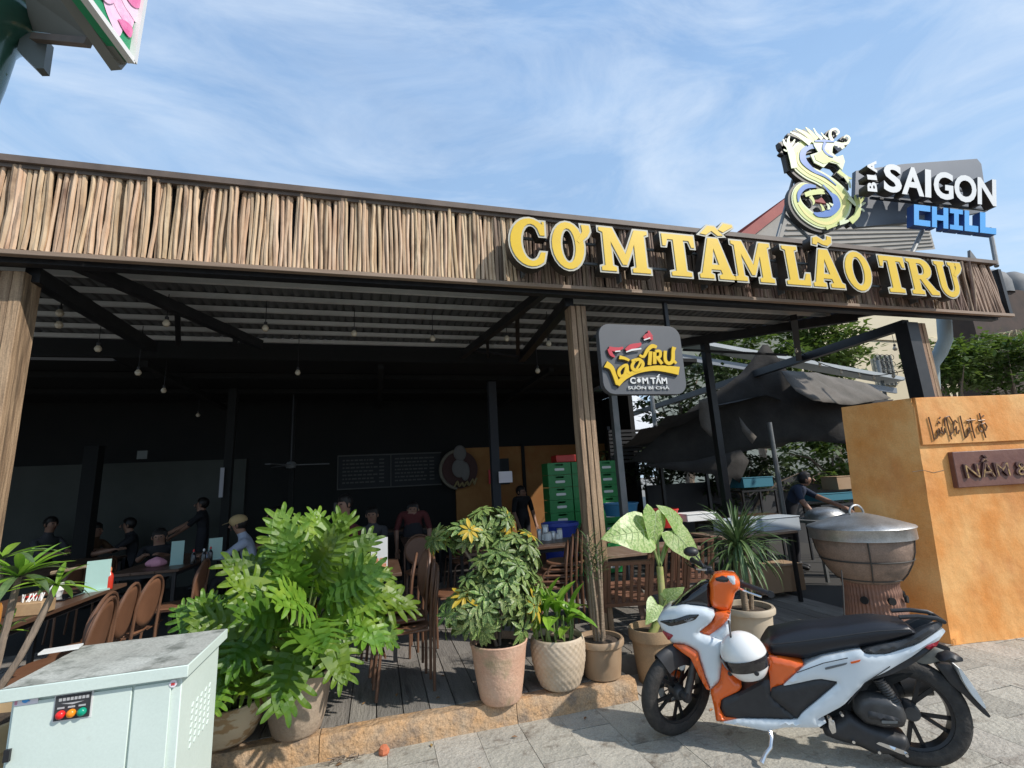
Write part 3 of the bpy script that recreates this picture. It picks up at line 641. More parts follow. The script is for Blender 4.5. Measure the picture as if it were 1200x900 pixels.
def tree(x, y, z0, h, r, n, size, label, m, seed, trunk=.14, group=None, name='tree'):
    t = thing(name, label, 'tree', (x, y, z0), group=group); rr = random.Random(seed); b = MB(); top = Vector((x, y, z0+h))
    b.tube([(x, y, z0), (x+rr.uniform(-.1, .1), y, z0+h*.3), (x+rr.uniform(-.2, .2), y, z0+h*.6), top], [trunk, trunk*.8, trunk*.6, trunk*.25], 8)
    for k in range(7):
        s = Vector((x, y, z0+h*rr.uniform(.35, .75))); e_ = top+Vector((rr.uniform(-1, 1)*r[0]*.8, rr.uniform(-1, 1)*r[1]*.8, rr.uniform(-.5, .5)*r[2])); b.tube([s, s.lerp(e_, .5)+Vector((0, 0, .2)), e_], [trunk*.45, trunk*.3, trunk*.08], 5)
    b.build('trunk', M_bark, t); leaf_cloud(top, r, n, size, seed).build('crown', m, t, fix=False)
    return t
def T_(px, py, Y, r, n, size, label, m, seed, **k):
    p = at(px, py, Y=Y); tree(p.x, Y, 0, p.z, r, n, size, label, m, seed, **k)
T_(960, 402, 13, (1.7, 1.5, 1.9), 5200, .26, 'light green leafy tree between the lean-to roof and the cream villa', M_crown, 3)
T_(880, 425, 12, (2.0, 1.4, 1.2), 4200, .24, 'olive green tree above the dark canvas tent, left of the villa tree', M_crown, 4)
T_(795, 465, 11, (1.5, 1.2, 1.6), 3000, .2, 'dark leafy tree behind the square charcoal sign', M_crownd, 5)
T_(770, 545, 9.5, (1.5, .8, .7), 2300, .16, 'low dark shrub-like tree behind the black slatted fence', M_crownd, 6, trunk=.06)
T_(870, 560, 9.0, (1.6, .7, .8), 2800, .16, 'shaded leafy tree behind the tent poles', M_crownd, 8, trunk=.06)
T_(975, 535, 9.0, (1.9, .8, 1.1), 4200, .17, 'sunlit bushy tree seen under the right side of the canvas tent', M_crown, 9, trunk=.08)
T_(1110, 425, 7.6, (1.15, 1.0, .75), 4000, .15, 'green bushy tree above the left end of the orange wall', M_crown, 10, trunk=.08)
T_(1180, 430, 7.2, (1.5, 1.2, .85), 5200, .15, 'green bushy tree above the orange wall at the photo edge', M_crown, 11, trunk=.08)
# feathery palm fronds at the right
pt = at(1192, 392, Y=7.7)
pl = thing('palm_tree', 'palm with brownish feathery fronds hanging over the orange wall at the right edge', 'palm', (pt.x, 7.7, 0))
b = MB(); b.tube([(pt.x, 7.7, 0), (pt.x+.1, 7.7, pt.z*.5), (pt.x, 7.7, pt.z)], [.14, .11, .09], 9); b.build('trunk', M_bark, pl)
M_frond = mat('palm_frond', (.12, .15, .04), (.30, .20, .10), 1.5, .6, transl=.2)
for k in range(17):
    a = 2.0+k*.30 if k < 10 else rnd(0, 6.28); ln = rnd(1.3, 1.8); b = MB(); pts = []
    for i in range(12):
        t_ = i/11; pts.append(Vector((pt.x+cos(a)*ln*t_, 7.7+sin(a)*ln*t_*.8, pt.z+.55*t_-1.35*t_*t_)))
    b.tube(pts, [.018-.014*i/11 for i in range(12)], 4)
    for i in range(1, 12):
        for s_ in (-1, 1):
            for q in (0, .5):
                p = pts[i-1].lerp(pts[i], q); d_ = (pts[i]-pts[i-1]).normalized(); sd = d_.cross(Vector((0, 0, 1))).normalized()*s_
                l = .42*sin(pi*(.15+.8*i/12)); e_ = p+sd*l+d_*l*.5-Vector((0, 0, l*.45)); b.add([p-d_*.014, p+d_*.014, e_], [(0, 1, 2)])
    b.build('frond', M_frond, pl, fix=False)
# far white tents
for i, (x0, x1, y0, y1, yy) in enumerate(((735, 790, 452, 512, 15), (660, 722, 470, 512, 15.5))):
    p, q = at(x0, y1, Y=yy), at(x1, y0, Y=yy); t = thing('party_tent', ['white tent roof seen just under the square charcoal sign', 'white tent roof seen left of the grey steel post, under the roof'][i], 'tent', ((p.x+q.x)/2, yy+1, 0))
    b = MB(); ap = Vector(((p.x+q.x)/2, yy+1.6, q.z+.3)); cs = [Vector((p.x-.3, yy, p.z)), Vector((q.x+.3, yy, p.z)), Vector((q.x+.3, yy+3.2, p.z)), Vector((p.x-.3, yy+3.2, p.z))]
    for k in range(4): b.add([cs[k], cs[(k+1) % 4], ap], [(0, 1, 2)]); b.add([cs[k], cs[(k+1) % 4], cs[(k+1) % 4]-Vector((0, 0, .25)), cs[k]-Vector((0, 0, .25))], [(0, 1, 2, 3)])
    b.build('canopy', mat('white_canvas', (.80, .82, .84), rough=.8, transl=.3), t, fix=False)
    for c in cs: b = MB(); b.tube([c, (c.x, c.y, 0)], .03, 6); b.build('leg', M_steelg, t)
# long grey roof behind tent
b = MB(); p, q = at(745, 400, Y=10.5), at(1045, 440, Y=10.5)
t = thing('shed_roof', 'long low pale metal roof sloping away behind the canvas tent', 'roof', (p.x, 10.5, 0))
b.beam(at(745, 392, Y=10.2), at(1050, 446, Y=10.2), .5, .10); b.build('sheet', mat('pale_roof', (.42, .45, .46), (.36, .38, .39), 2, .6), t)
b = MB(); b.beam(at(745, 410, Y=10.2), at(1050, 458, Y=10.2), .06, .16); b.build('gutter', M_panel, t)
for x in (760, 1030): a_ = at(x, 430, Y=10.3); b = MB(); b.tube([(a_.x, 10.3, 0), (a_.x, 10.3, a_.z+.2)], .05, 8); b.build('leg', M_steelg, t)
# black slatted fence behind
fn_ = thing('slatted_fence', 'dark horizontal slat fence behind the open side of the hall', 'fence', (6, 8.6, .1))
for k in range(9): b = MB(); b.box(4.4, 6.6, 8.6, 8.63, 1.42+k*.075+.5, 1.47+k*.075+.5); b.build('slat', M_steel, fn_)
for x in (4.4, 5.5, 6.55): b = MB(); b.box(x, x+.06, 8.64, 8.70, .1, 2.65); b.build('post', M_steel, fn_)
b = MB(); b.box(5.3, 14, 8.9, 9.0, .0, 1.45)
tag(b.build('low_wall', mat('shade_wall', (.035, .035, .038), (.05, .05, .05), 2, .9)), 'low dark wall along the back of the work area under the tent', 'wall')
# drain pipe on the right of the post
p0, p1, p2 = at(1106, 372, Y=4.6), at(1108, 398, Y=4.6), at(1092, 428, Y=4.75)
t = thing('drain_pipe', 'fat grey green drain pipe bending down beside the right wooden post', 'pipe', (p0.x, 4.6, p0.z))
b = MB(); b.tube([p0+Vector((0, 0, .25)), p0, p1, p1.lerp(p2, .5)+Vector((.03, 0, 0)), p2, p2+Vector((-.1, .02, -.5)), p2+Vector((-.12, .02, -2.2))], .085, 14); b.build('pipe', M_pipe, t)
# ================================================================== SIGNS
def arc(cx, cy, rx, ry, a0, a1, n): return [(cx+rx*cos(radians(a0+(a1-a0)*i/n)), cy+ry*sin(radians(a0+(a1-a0)*i/n))) for i in range(n+1)]
CH = lambda: None
GL = {
 'T': ([[(0, 1), (.8, 1), (.8, .70), (.71, .70), (.66, .86), (.53, .86), (.53, .13), (.65, .10), (.65, 0), (.15, 0), (.15, .10), (.27, .13), (.27, .86), (.14, .86), (.09, .70), (0, .70)]], .8),
 'L': ([[(0, 1), (.43, 1), (.43, .91), (.34, .88), (.34, .14), (.50, .14), (.58, .32), (.69, .32), (.67, 0), (0, 0), (0, .10), (.09, .13), (.09, .88), (0, .91)]], .69),
 'M': ([[(0, 1), (.30, 1), (.545, .42), (.78, 1), (1.08, 1), (1.08, .91), (1.0, .88), (1.0, .13), (1.08, .10), (1.08, 0), (.67, 0), (.67, .10), (.75, .13), (.75, .62), (.56, .16), (.46, .16), (.25, .65), (.25, .13), (.33, .10), (.33, 0), (0, 0), (0, .10), (.08, .13), (.08, .88), (0, .91)]], 1.08),
 'A': ([[(.34, 1), (.62, 1), (.89, .13), (.97, .10), (.97, 0), (.53, 0), (.53, .10), (.62, .13), (.59, .22), (.34, .22), (.31, .13), (.39, .10), (.39, 0), (0, 0), (0, .10), (.07, .13)], [(.375, .35), (.555, .35), (.465, .72)]], .97),
 'R': ([[(0, 1), (.48, 1)]+arc(.50, .72, .32, .28, 80, -75, 9)+[(.86, .13), (.94, .10), (.94, 0), (.66, 0), (.38, .42), (.34, .42), (.34, .13), (.43, .10), (.43, 0), (0, 0), (0, .10), (.09, .13), (.09, .88), (0, .91)], [(.34, .87), (.42, .87)]+arc(.44, .71, .12, .16, 80, -80, 6)+[(.34, .55)]], .94),
 'U': ([[(0, 1), (.42, 1), (.42, .91), (.34, .88), (.34, .34)]+arc(.49, .31, .15, .17, 180, 360, 8)+[(.64, .88), (.56, .91), (.56, 1), (.92, 1), (.92, .91), (.84, .88)]+arc(.465, .32, .375, .34, 0, -180, 14)+[(.09, .88), (0, .91)]], .92),
 'C': ([arc(.46, .5, .46, .53, 52, 308, 20)+[(.80, .30), (.68, .30)]+arc(.48, .5, .23, .40, 308, 52, 14)+[(.68, .66), (.80, .66), (.80, .98), (.73, .98)]], .80),
 'O': ([arc(.46, .5, .46, .53, 0, 345, 22), arc(.46, .5, .20, .38, 0, 345, 18)], .92),
}
def glyph(polys, ext, off, sx, sy, x0, z0, y0):
    cu = bpy.data.curves.new('g', 'CURVE'); cu.dimensions = '2D'; cu.fill_mode = 'BOTH'; cu.extrude = ext; cu.offset = off
    for po in polys:
        sp_ = cu.splines.new('POLY'); sp_.points.add(len(po)-1); sp_.use_cyclic_u = True
        for i, p in enumerate(po): sp_.points[i].co = (p[0]*sx, p[1]*sy, 0, 1)
    o = bpy.data.objects.new('g', cu); COL.objects.link(o); dg = bpy.context.evaluated_depsgraph_get(); me = bpy.data.meshes.new_from_object(o.evaluated_get(dg))
    bpy.data.objects.remove(o); bpy.data.curves.remove(cu)
    me.transform(Matrix.Translation((x0, y0, z0)) @ Matrix.Rotation(pi/2, 4, 'X')); return me
def cw(p, ccw):
    a = sum(p[i][0]*p[(i+1) % len(p)][1]-p[(i+1) % len(p)][0]*p[i][1] for i in range(len(p))); return p if (a > 0) == ccw else p[::-1]
ls = thing('letter_sign', 'row of big yellow serif letters with grey rims on the right half of the fascia', 'sign', (4.1, 3.86, 3.55))
def big_letter(polys, x0, x1, wd, z0, h, extra=()):
    sx = (x1-x0)/wd
    allp = [[cw(p, i == 0) for i, p in enumerate(polys)]]+[[cw(e_, True)] for e_ in extra]
    par = None
    for j, pp in enumerate(allp):
        yo = -.002*j
        # body (rim colour front, dark sides)
        me = glyph(pp, .055, .017, sx, h, x0, z0, 3.86+yo); me.materials.clear(); me.materials.append(M_grim); me.materials.append(M_lside)
        for p in me.polygons: p.material_index = 0 if p.normal.y < -.9 else 1
        me.transform(Matrix.Translation(-org(ls) if par is None else -org(ls)))
        o = bpy.data.objects.new('letter' if par is None else 'accent', me); COL.objects.link(o); o.parent = ls if par is None else par
        if par is None: par = o
        mf = glyph(pp, .004, -.003, sx, h, x0, z0, 3.802+yo); mf.materials.clear(); mf.materials.append(M_yellow); mf.transform(Matrix.Translation(-org(ls)))
        f = bpy.data.objects.new('face', mf); COL.objects.link(f); f.parent = par
LB, LH = 3.568, .455
horn = [(.70, .62), (.80, .74), (.88, .84), (.86, 1.0), (1.10, 1.0), (1.12, .86), (1.04, .74), (.90, .64), (.78, .56)]
hat = [(.14, 1.08), (.38, 1.30), (.58, 1.30), (.80, 1.08), (.64, 1.06), (.48, 1.17), (.32, 1.06)]
acute = [(.66, 1.22), (.84, 1.40), (1.08, 1.38), (1.10, 1.33), (.80, 1.16)]
tilde = [(.18, 1.12), (.22, 1.30), (.36, 1.34), (.55, 1.24), (.66, 1.28), (.68, 1.38), (.82, 1.36), (.80, 1.20), (.66, 1.10), (.50, 1.12), (.36, 1.18), (.32, 1.10)]
big_letter(GL['C'][0], 1.145, 1.485, .80, LB, LH)
big_letter(GL['O'][0], 1.545, 1.875, .92, LB, LH, [horn])
big_letter(GL['M'][0], 2.035, 2.565, 1.08, LB, LH)
big_letter(GL['T'][0], 2.725, 3.10, .8, LB, LH)
big_letter(GL['A'][0], 3.12, 3.55, .97, LB, LH, [hat, acute])
big_letter(GL['M'][0], 3.55, 4.05, 1.08, LB, LH)
big_letter(GL['L'][0], 4.21, 4.54, .69, LB, LH)
big_letter(GL['A'][0], 4.57, 5.01, .97, LB, LH, [tilde])
big_letter(GL['O'][0], 5.06, 5.44, .92, LB, LH)
big_letter(GL['T'][0], 5.60, 5.99, .8, LB, LH)
big_letter(GL['R'][0], 6.03, 6.47, .94, LB, LH)
big_letter(GL['U'][0], 6.49, 6.87, .92, LB, LH, [horn])
for z in (LB+.12, LB+.33):
    b = MB(); b.box(1.2, 6.9, 3.935, 3.96, z, z+.022); b.build('rail', M_zinc, ls)
for x in (1.3, 2.3, 3.3, 4.3, 5.3, 6.3): b = MB(); b.box(x, x+.02, 3.95, 4.03, LB-.03, LB+.4); b.build('bracket', M_zinc, ls)

# ---- square hanging sign
SQ = thing('square_sign', 'charcoal rounded square sign with yellow brush lettering and red squiggle, right of the wooden post', 'sign', (2.55, 4.12, 2.8))
sxa, sxb, sza, szb = 2.085, 3.01, 2.43, 3.145
def rrect(x0, x1, z0, z1, r, n=6):
    o = []
    for cx, cz, a in ((x1-r, z1-r, 0), (x0+r, z1-r, 90), (x0+r, z0+r, 180), (x1-r, z0+r, 270)): o += [(cx+r*cos(radians(a+90*i/n)), cz+r*sin(radians(a+90*i/n))) for i in range(n+1)]
    return o
b = MB(); b.prism(rrect(sxa, sxb, sza, szb, .12), .07, lambda u, v, w: Vector((u, 4.09+w, v))); b.build('board', M_sign, SQ, bev=.006)
b = MB(); b.box(2.07, 2.16, 4.16, 4.30, 3.02, 3.05); b.build('bracket', M_steel, SQ); b = MB(); b.box(2.07, 2.16, 4.16, 4.30, 2.5, 2.53); b.build('bracket', M_steel, SQ); b = MB(); b.box(2.92, 2.96, 4.17, 4.21, 3.14, 3.45); b.build('hanger', M_steel, SQ)
def sq(u, v, off=0):   # sign artwork coordinates taken on the sign face
    p = at(690+u/8.183, 370+v/8.183, Y=4.09); return Vector((p.x, 4.09-off, p.z))
def stroke(parent, pts, ws, off, th, m, name, mp_):
    # flat ribbon with thickness; pts in artwork units
    b = MB(); P_ = []
    n = len(pts)
    for i, (u, v) in enumerate(pts):
        t = Vector(pts[min(i+1, n-1)])-Vector(pts[max(i-1, 0)]); t.normalize(); nn = Vector((-t.y, t.x)); w = ws[i] if hasattr(ws, '__len__') else ws
        P_.append(((u+nn.x*w/2, v+nn.y*w/2), (u-nn.x*w/2, v-nn.y*w/2)))
    f = []; 
    for a_, c_ in P_: f += [mp_(a_[0], a_[1], off+th), mp_(c_[0], c_[1], off+th), mp_(a_[0], a_[1], off), mp_(c_[0], c_[1], off)]
    q = []
    for i in range(n-1):
        k = i*4; q += [(k, k+1, k+5, k+4), (k, k+4, k+6, k+2), (k+1, k+3, k+7, k+5), (k+2, k+6, k+7, k+3)]
    q += [(0, 2, 3, 1), (4*n-4, 4*n-3, 4*n-1, 4*n-2)]
    b.add(f, q); return b.build(name, m, parent)
def smooth(pts, k=4):
    o = []; n = len(pts)
    for i in range(n-1):
        p0, p1, p2, p3 = [Vector(pts[max(0, min(n-1, j))]) for j in (i-1, i, i+1, i+2)]
        for q in range(k):
            t = q/k; o.append(tuple(.5*((2*p1)+(-p0+p2)*t+(2*p0-5*p1+4*p2-p3)*t*t+(-p0+3*p1-3*p2+p3)*t**3)))
    o.append(tuple(pts[-1])); return o
def wlerp(ws, k=4):
    o = []
    for i in range(len(ws)-1): o += [ws[i]+(ws[i+1]-ws[i])*q/k for q in range(k)]
    return o+[ws[-1]]
logo = [  # (points, widths)
 ([(150, 470), (205, 505), (235, 575), (262, 650), (262, 670)], [66, 44, 36, 40, 30]),
 ([(262, 665), (330, 600), (450, 540), (600, 510), (720, 515), (850, 535)], [50, 44, 40, 46, 60, 78]),
 ([(300, 500), (275, 540), (290, 585), (330, 570), (350, 500)], [30, 30, 28, 28, 30]), ([(300, 500), (350, 480), (358, 540), (385, 560)], [26, 28, 30, 22]), ([(280, 405), (330, 415), (375, 435)], [36, 26, 20]),
 ([(425, 440), (400, 490), (425, 530), (480, 520), (505, 465), (465, 425), (425, 440)], 30), ([(440, 520), (470, 470), (480, 440)], 20), ([(395, 440), (440, 425)], 22),
 ([(470, 385), (510, 400), (545, 340), (590, 300), (635, 310)], [20, 26, 34, 40, 26]), ([(575, 350), (570, 420), (565, 480)], 34),
 ([(615, 355), (615, 470)], 32), ([(620, 350), (665, 350), (665, 400), (625, 410)], 26), ([(640, 410), (685, 470)], 28),
 ([(715, 345), (715, 430), (745, 465), (785, 440), (790, 350), (800, 310)], [30, 30, 32, 34, 32, 40]), ([(795, 440), (820, 465)], 22),
]
for k, (pts, ws) in enumerate(logo):
    P_ = smooth(pts); W_ = wlerp(ws) if hasattr(ws, '__len__') else ws
    dk = [w+16 for w in W_] if hasattr(W_, '__len__') else W_+16
    o = stroke(SQ, P_, W_, .014+.0007*k, .014, M_yellow, 'brush_stroke', sq)
    stroke(SQ, [(u-3, v+6) for u, v in P_], dk, .001+.0004*k, .010, MATS['letter_side'], 'stroke_outline', sq)  # wider dark outline under each brush stroke
for k, (pts, ws) in enumerate([([(190, 320), (205, 370), (240, 400)], [40, 34, 12]), ([(185, 315), (260, 330), (320, 310)], [30, 44, 16]), ([(350, 340), (400, 305), (470, 285), (490, 265)], [40, 56, 40, 12]), ([(520, 225), (560, 200), (600, 235)], [36, 60, 16]), ([(560, 150), (585, 210)], [14, 44])]):
    stroke(SQ, [(u-4, v+5) for u, v in smooth(pts)], [w+12 for w in wlerp(ws)], .001+.0004*k, .008, MATS['letter_side'], 'stroke_outline', sq)
    stroke(SQ, smooth(pts), wlerp(ws), .010+.0007*k, .010, mat('sign_red', (.50, .03, .05), rough=.45), 'brush_stroke', sq)
for k, (pts, ws) in enumerate([([(240, 350), (290, 345)], 12), ([(345, 355), (400, 335), (490, 322)], [10, 18, 14]), ([(515, 240), (575, 220)], 12)]): stroke(SQ, pts, ws, .022, .006, M_white, 'white_stroke', sq)  # thin white strokes over the red ones
def sqtext(s, u0, v0, u1, v1, off, m, bold=.003, fit=True):
    a_, c_ = sq(u0, v1), sq(u1, v0); place_text(s, .1, .006, XZ((a_.x, 4.09-off, a_.z)), m, SQ, off=bold, fit=(c_.x-a_.x, c_.z-a_.z))
sqtext('CƠM TẤM', 392, 565, 735, 655, .010, M_white); sqtext('SƯỜN BÌ CHẢ', 372, 672, 762, 708, .008, M_white, .001)

# ---- dragon beer sign
DY = 4.62
DS = thing('dragon_sign', 'cream and blue S shaped dragon cut-out with black edge standing above the fascia', 'sign', (5.9, DY, 4.2))
def dg_(u, v, off=0): p = at(900+u/6.425, 140+v/6.425, Y=DY); return Vector((p.x, DY-off, p.z))
def rib(pts, ws, off, th, m, name='body_ribbon', k=5): return stroke(DS, smooth(pts, k), wlerp(ws, k) if hasattr(ws, '__len__') else ws, off, th, m, name, dg_)
def dpoly(pts, off, th, m, name):
    n = len(pts); b = MB(); b.prism(pts, th, lambda u, v, w: dg_(u, v, off+th-w)); return b.build(name, m, DS)
spine = [(345, 195), (270, 200), (215, 250), (215, 330), (290, 400), (390, 450), (490, 520), (555, 610), (545, 700), (470, 775), (380, 780), (280, 720), (215, 640), (205, 560), (250, 505), (320, 510)]
sw = [60, 90, 100, 100, 100, 100, 105, 125, 120, 90, 90, 90, 75, 60, 50, 20]
rib([(u-6, v+6) for u, v in spine], [w+30 for w in sw], -.06, .065, MATS['letter_side'], 'black_edge')
rib(spine, sw, .006, .012, M_creamw, 'body_outline')
rib(spine, [w*.72 for w in sw], .019, .005, M_cream)
rib([(u+2, v+4) for u, v in spine[2:13]], [8, 12, 18, 20, 20, 24, 30, 26, 22, 18, 8], .0245, .003, mat('gold_acrylic', (.75, .66, .24), rough=.4), 'belly_stripe')
rib([(375, 225), (310, 215), (255, 250), (255, 320), (330, 395), (420, 440), (500, 505)], [22, 34, 44, 46, 26, 14, 6], .028, .004, M_dblue, 'blue_stripe')
rib([(400, 500), (450, 560), (490, 600), (500, 660), (450, 710), (370, 725), (330, 710)], [6, 16, 44, 60, 56, 36, 8], .028, .004, M_dblue, 'blue_stripe')
rib([(345, 515), (270, 515), (222, 565), (215, 630)], [18, 38, 30, 8], .029, .004, M_dblue, 'blue_stripe')
# head
head = [(320, 180), (400, 165), (470, 175), (545, 190), (560, 225), (520, 250), (470, 215), (465, 265), (500, 295), (545, 280), (560, 330), (540, 395), (500, 350), (440, 335), (400, 375), (330, 340), (300, 280), (360, 260), (330, 215)]
dpoly([(u-8, v+8) for u, v in head], -.06, .064, MATS['letter_side'], 'black_edge')
dpoly(head, .030, .012, M_creamw, 'head')
dpoly([(330, 285), (400, 240), (440, 250), (430, 300), (480, 325), (520, 350), (460, 330), (400, 350), (340, 320)], .0425, .004, M_cream, 'jaw')
rib([(410, 190), (395, 235), (420, 275), (470, 300)], [26, 16, 14, 8], .047, .003, M_dblue, 'blue_stripe')
rib([(330, 180), (400, 178), (480, 185)], [10, 18, 8], .0472, .003, M_dblue, 'blue_stripe')
dpoly([(475, 212), (520, 225), (535, 240), (505, 262), (485, 240)], .047, .003, M_glos, 'mouth')
dpoly([(505, 215), (515, 232), (498, 228)], .0505, .002, M_white, 'tooth')
for sgn, pts, ws in [(1, [(330, 175), (260, 120), (190, 85)], [40, 26, 8]), (1, [(300, 195), (220, 140), (150, 110)], [40, 26, 8]), (1, [(350, 165), (300, 110), (265, 75)], [30, 22, 6]), (1, [(390, 160), (350, 125), (325, 80)], [26, 16, 6]), (1, [(430, 165), (400, 140), (380, 115)], [20, 12, 6]),
                     (1, [(470, 175), (450, 140), (455, 100), (490, 85), (515, 110), (495, 130)], [24, 24, 18, 16, 16, 10]), (1, [(540, 200), (580, 190), (595, 155), (570, 135), (552, 155)], [24, 20, 16, 14, 8]),
                     (1, [(180, 380), (165, 300), (140, 220), (125, 190)], [46, 50, 44, 30]), (1, [(140, 225), (110, 200), (95, 165)], [26, 22, 8]), (1, [(140, 215), (135, 170), (145, 140)], [24, 18, 8]), (1, [(145, 220), (170, 190), (185, 165)], [24, 16, 8]), (1, [(150, 245), (120, 250), (100, 240)], [20, 14, 6]),
                     (1, [(510, 400), (560, 440), (610, 460)], [30, 24, 8]), (1, [(560, 440), (590, 490), (600, 530)], [26, 20, 8]), (1, [(590, 600), (625, 640), (640, 665)], [34, 20, 6]), (1, [(600, 780), (650, 730), (660, 660), (665, 600)], [50, 44, 34, 14]), (1, [(655, 660), (640, 610), (635, 580)], [26, 18, 8]), (1, [(660, 650), (695, 610), (705, 590)], [26, 18, 8]), (1, [(660, 670), (700, 645), (715, 640)], [24, 16, 8]), (1, [(660, 685), (690, 690), (705, 705)], [22, 14, 8]),
                     (1, [(520, 790), (570, 780), (610, 760)], [36, 24, 6]), (1, [(420, 830), (460, 815), (500, 810)], [30, 22, 6]), (1, [(260, 580), (330, 560), (410, 570)], [34, 40, 8]), (1, [(330, 560), (380, 545), (405, 555)], [34, 24, 6]), (1, [(300, 590), (325, 630), (320, 655)], [26, 18, 6]), (1, [(400, 700), (390, 670), (375, 650)], [24, 16, 6]), (1, [(440, 690), (435, 660), (420, 645)], [22, 16, 6]), (1, [(470, 660), (455, 650), (440, 640)], [22, 14, 6])]:
    off = .0505+rnd(0, .004)
    rib([(u-8, v+7) for u, v in pts], [w+14 for w in ws], -.05, .06, MATS['letter_side'], 'black_edge', 3); rib(pts, ws, .0335+rnd(0, .006), .006, M_creamw if rnd(0, 1) < .6 else M_cream, 'scale_tuft', 3)
b = MB()
for a_, c_ in (((930, 208), (907, 292)), ((931, 206), (936, 235)), ((958, 275), (960, 300)), ((919, 252), (949, 280))):
    b.tube([at(*a_, Y=DY+.12), at(*c_, Y=DY+.1 if c_[1] < 300 else 4.3)], .022, 8)
b.tube([at(907, 292, Y=DY+.1), at(905, 306, Y=4.5)+Vector((0, 0, -.3))], .022, 8); b.tube([at(949, 280, Y=DY+.1), at(952, 296, Y=4.4)+Vector((0, 0, -.3))], .022, 8)
b.build('support_pole', M_steelg, DS)
# ---- SAIGON CHILL
SG = thing('beer_sign', 'white three dimensional letters and blue block letters on a tilted grey panel above the fascia', 'sign', (7.8, 4.6, 4.2))
def pnl(x, y, off=0): p = at(x, y, Y=4.72); return Vector((p.x, 4.72-off, p.z))
b = MB(); b.prism([(1001, 262), (1003, 200), (1060, 192), (1145, 186), (1150, 192), (1158, 247), (1100, 258), (1004, 266)], .06, lambda u, v, w: pnl(u, v)+Vector((0, w, 0))); b.build('panel', mat('slate_panel', (.12, .135, .16), (.105, .12, .145), 2, .5), SG)
def quad_text(s, q, m, ms, depth, name, bold, Y, sx=1.0, split=True):
    # lettering laid on a measured plane; q: image corner points ll, lr, ul at depth Y
    a_, r__, u_ = [at(*p, Y=Y) for p in q]; X = r__-a_; Z_ = u_-a_
    me = text_mesh(s, 1, .5, bold); xs = [v.co.x for v in me.vertices]; ys = [v.co.y for v in me.vertices]
    me.transform(Matrix.Diagonal((1/(max(xs)-min(xs)), 1/(max(ys)-min(ys)), 1, 1)) @ Matrix.Translation((-min(xs), -min(ys), 0)))
    for v in me.vertices: c = v.co.copy(); v.co = a_+X*c.x+Z_*c.y-Vector((0, 1, 0))*c.z*depth - Vector((0, depth/2, 0)) - org(SG)
    me.materials.clear(); me.materials.append(m); me.materials.append(ms); me.update()
    for p in me.polygons: p.material_index = 0 if p.normal.y < -.85 else 1
    o = bpy.data.objects.new(name, me); COL.objects.link(o); o.parent = SG; return o
# single letters placed along the rising line
def word(s, xs0, xs1, base, top, Y, m, ms, depth, bold, name):
    for ch, (xa, xb) in zip(s, zip(xs0, xs1)):
        f = lambda x, ln: ln[0][1]+(x-ln[0][0])*(ln[1][1]-ln[0][1])/(ln[1][0]-ln[0][0])
        quad_text(ch, [(xa, f(xa, base)), (xb, f(xb, base)), (xa+f(xa, top)*0-(1 if False else 0), f(xa, top))], m, ms, depth, name, bold, Y)
word('SAIGON', [1026, 1047, 1074, 1084, 1108, 1135], [1047, 1073, 1081, 1107, 1134, 1157], [(1026, 230), (1157, 247)], [(1026, 197), (1157, 216)], 4.50, M_white, MATS['letter_side'], .12, .03, 'white_letter')
blk = {'C': [(0, 0), (1, 0), (1, .28), (.30, .28), (.30, .72), (1, .72), (1, 1), (0, 1)], 'H': [(0, 0), (.3, 0), (.3, .36), (.7, .36), (.7, 0), (1, 0), (1, 1), (.7, 1), (.7, .62), (.3, .62), (.3, 1), (0, 1)],
       'I': [(0, 0), (1, 0), (1, .22), (.68, .22), (.68, .78), (1, .78), (1, 1), (0, 1), (0, .78), (.32, .78), (.32, .22), (0, .22)], 'L': [(0, 0), (1, 0), (1, .30), (.34, .30), (.34, 1), (0, 1)]}
M_bside = mat('blue_side', (.03, .08, .25), rough=.5)
for ch, xa, xb in zip('CHILL', (1066, 1087, 1108, 1125, 1143), (1085, 1106, 1123, 1141, 1162)):
    bl0, bl1 = lambda x: 266+(x-1066)*11/95, lambda x: 242+(x-1066)*11/95
    def fc(u, v, w, xa=xa, xb=xb): x = xa+u*(xb-xa); p = at(x, bl0(x)+(bl1(x)-bl0(x))*v, Y=4.46); return Vector((p.x, 4.40+w, p.z))
    b = MB(); b.prism(blk[ch], .10, fc, 0, 1); b.build('blue_letter', [M_blue, M_bside], SG)
for k, ch in enumerate('BIA'):   # turned letters running upward
    y1, y0 = [(231, 220), (217.5, 212), (209, 195)][k]
    a_, r__, u_ = at(1018, y1, Y=4.5), at(1017, y0, Y=4.5), at(1007, y1-1, Y=4.5); me = text_mesh(ch, 1, .5, .04); xs = [v.co.x for v in me.vertices]; ys = [v.co.y for v in me.vertices]
    me.transform(Matrix.Diagonal((1/(max(xs)-min(xs)), 1/(max(ys)-min(ys)), 1, 1)) @ Matrix.Translation((-min(xs), -min(ys), 0)))
    for v in me.vertices: c = v.co.copy(); v.co = a_+(r__-a_)*c.x+(u_-a_)*c.y-Vector((0, 1, 0))*(c.z*.13+.06)-org(SG)
    me.materials.clear(); me.materials.append(M_white); me.materials.append(MATS['letter_side']); me.update()
    for p in me.polygons: p.material_index = 0 if p.normal.y < -.85 else 1
    o = bpy.data.objects.new('white_letter', me); COL.objects.link(o); o.parent = SG
b = MB()
for a_, c_ in (((1160, 268), (1168, 312)), ((1082, 268), (1068, 298))):
    q_m = MB(); q_m.tube([at(*a_, Y=4.7), at(*c_, Y=4.5)], .03, 8); q_m.build('support_pole', M_steelg, SG)
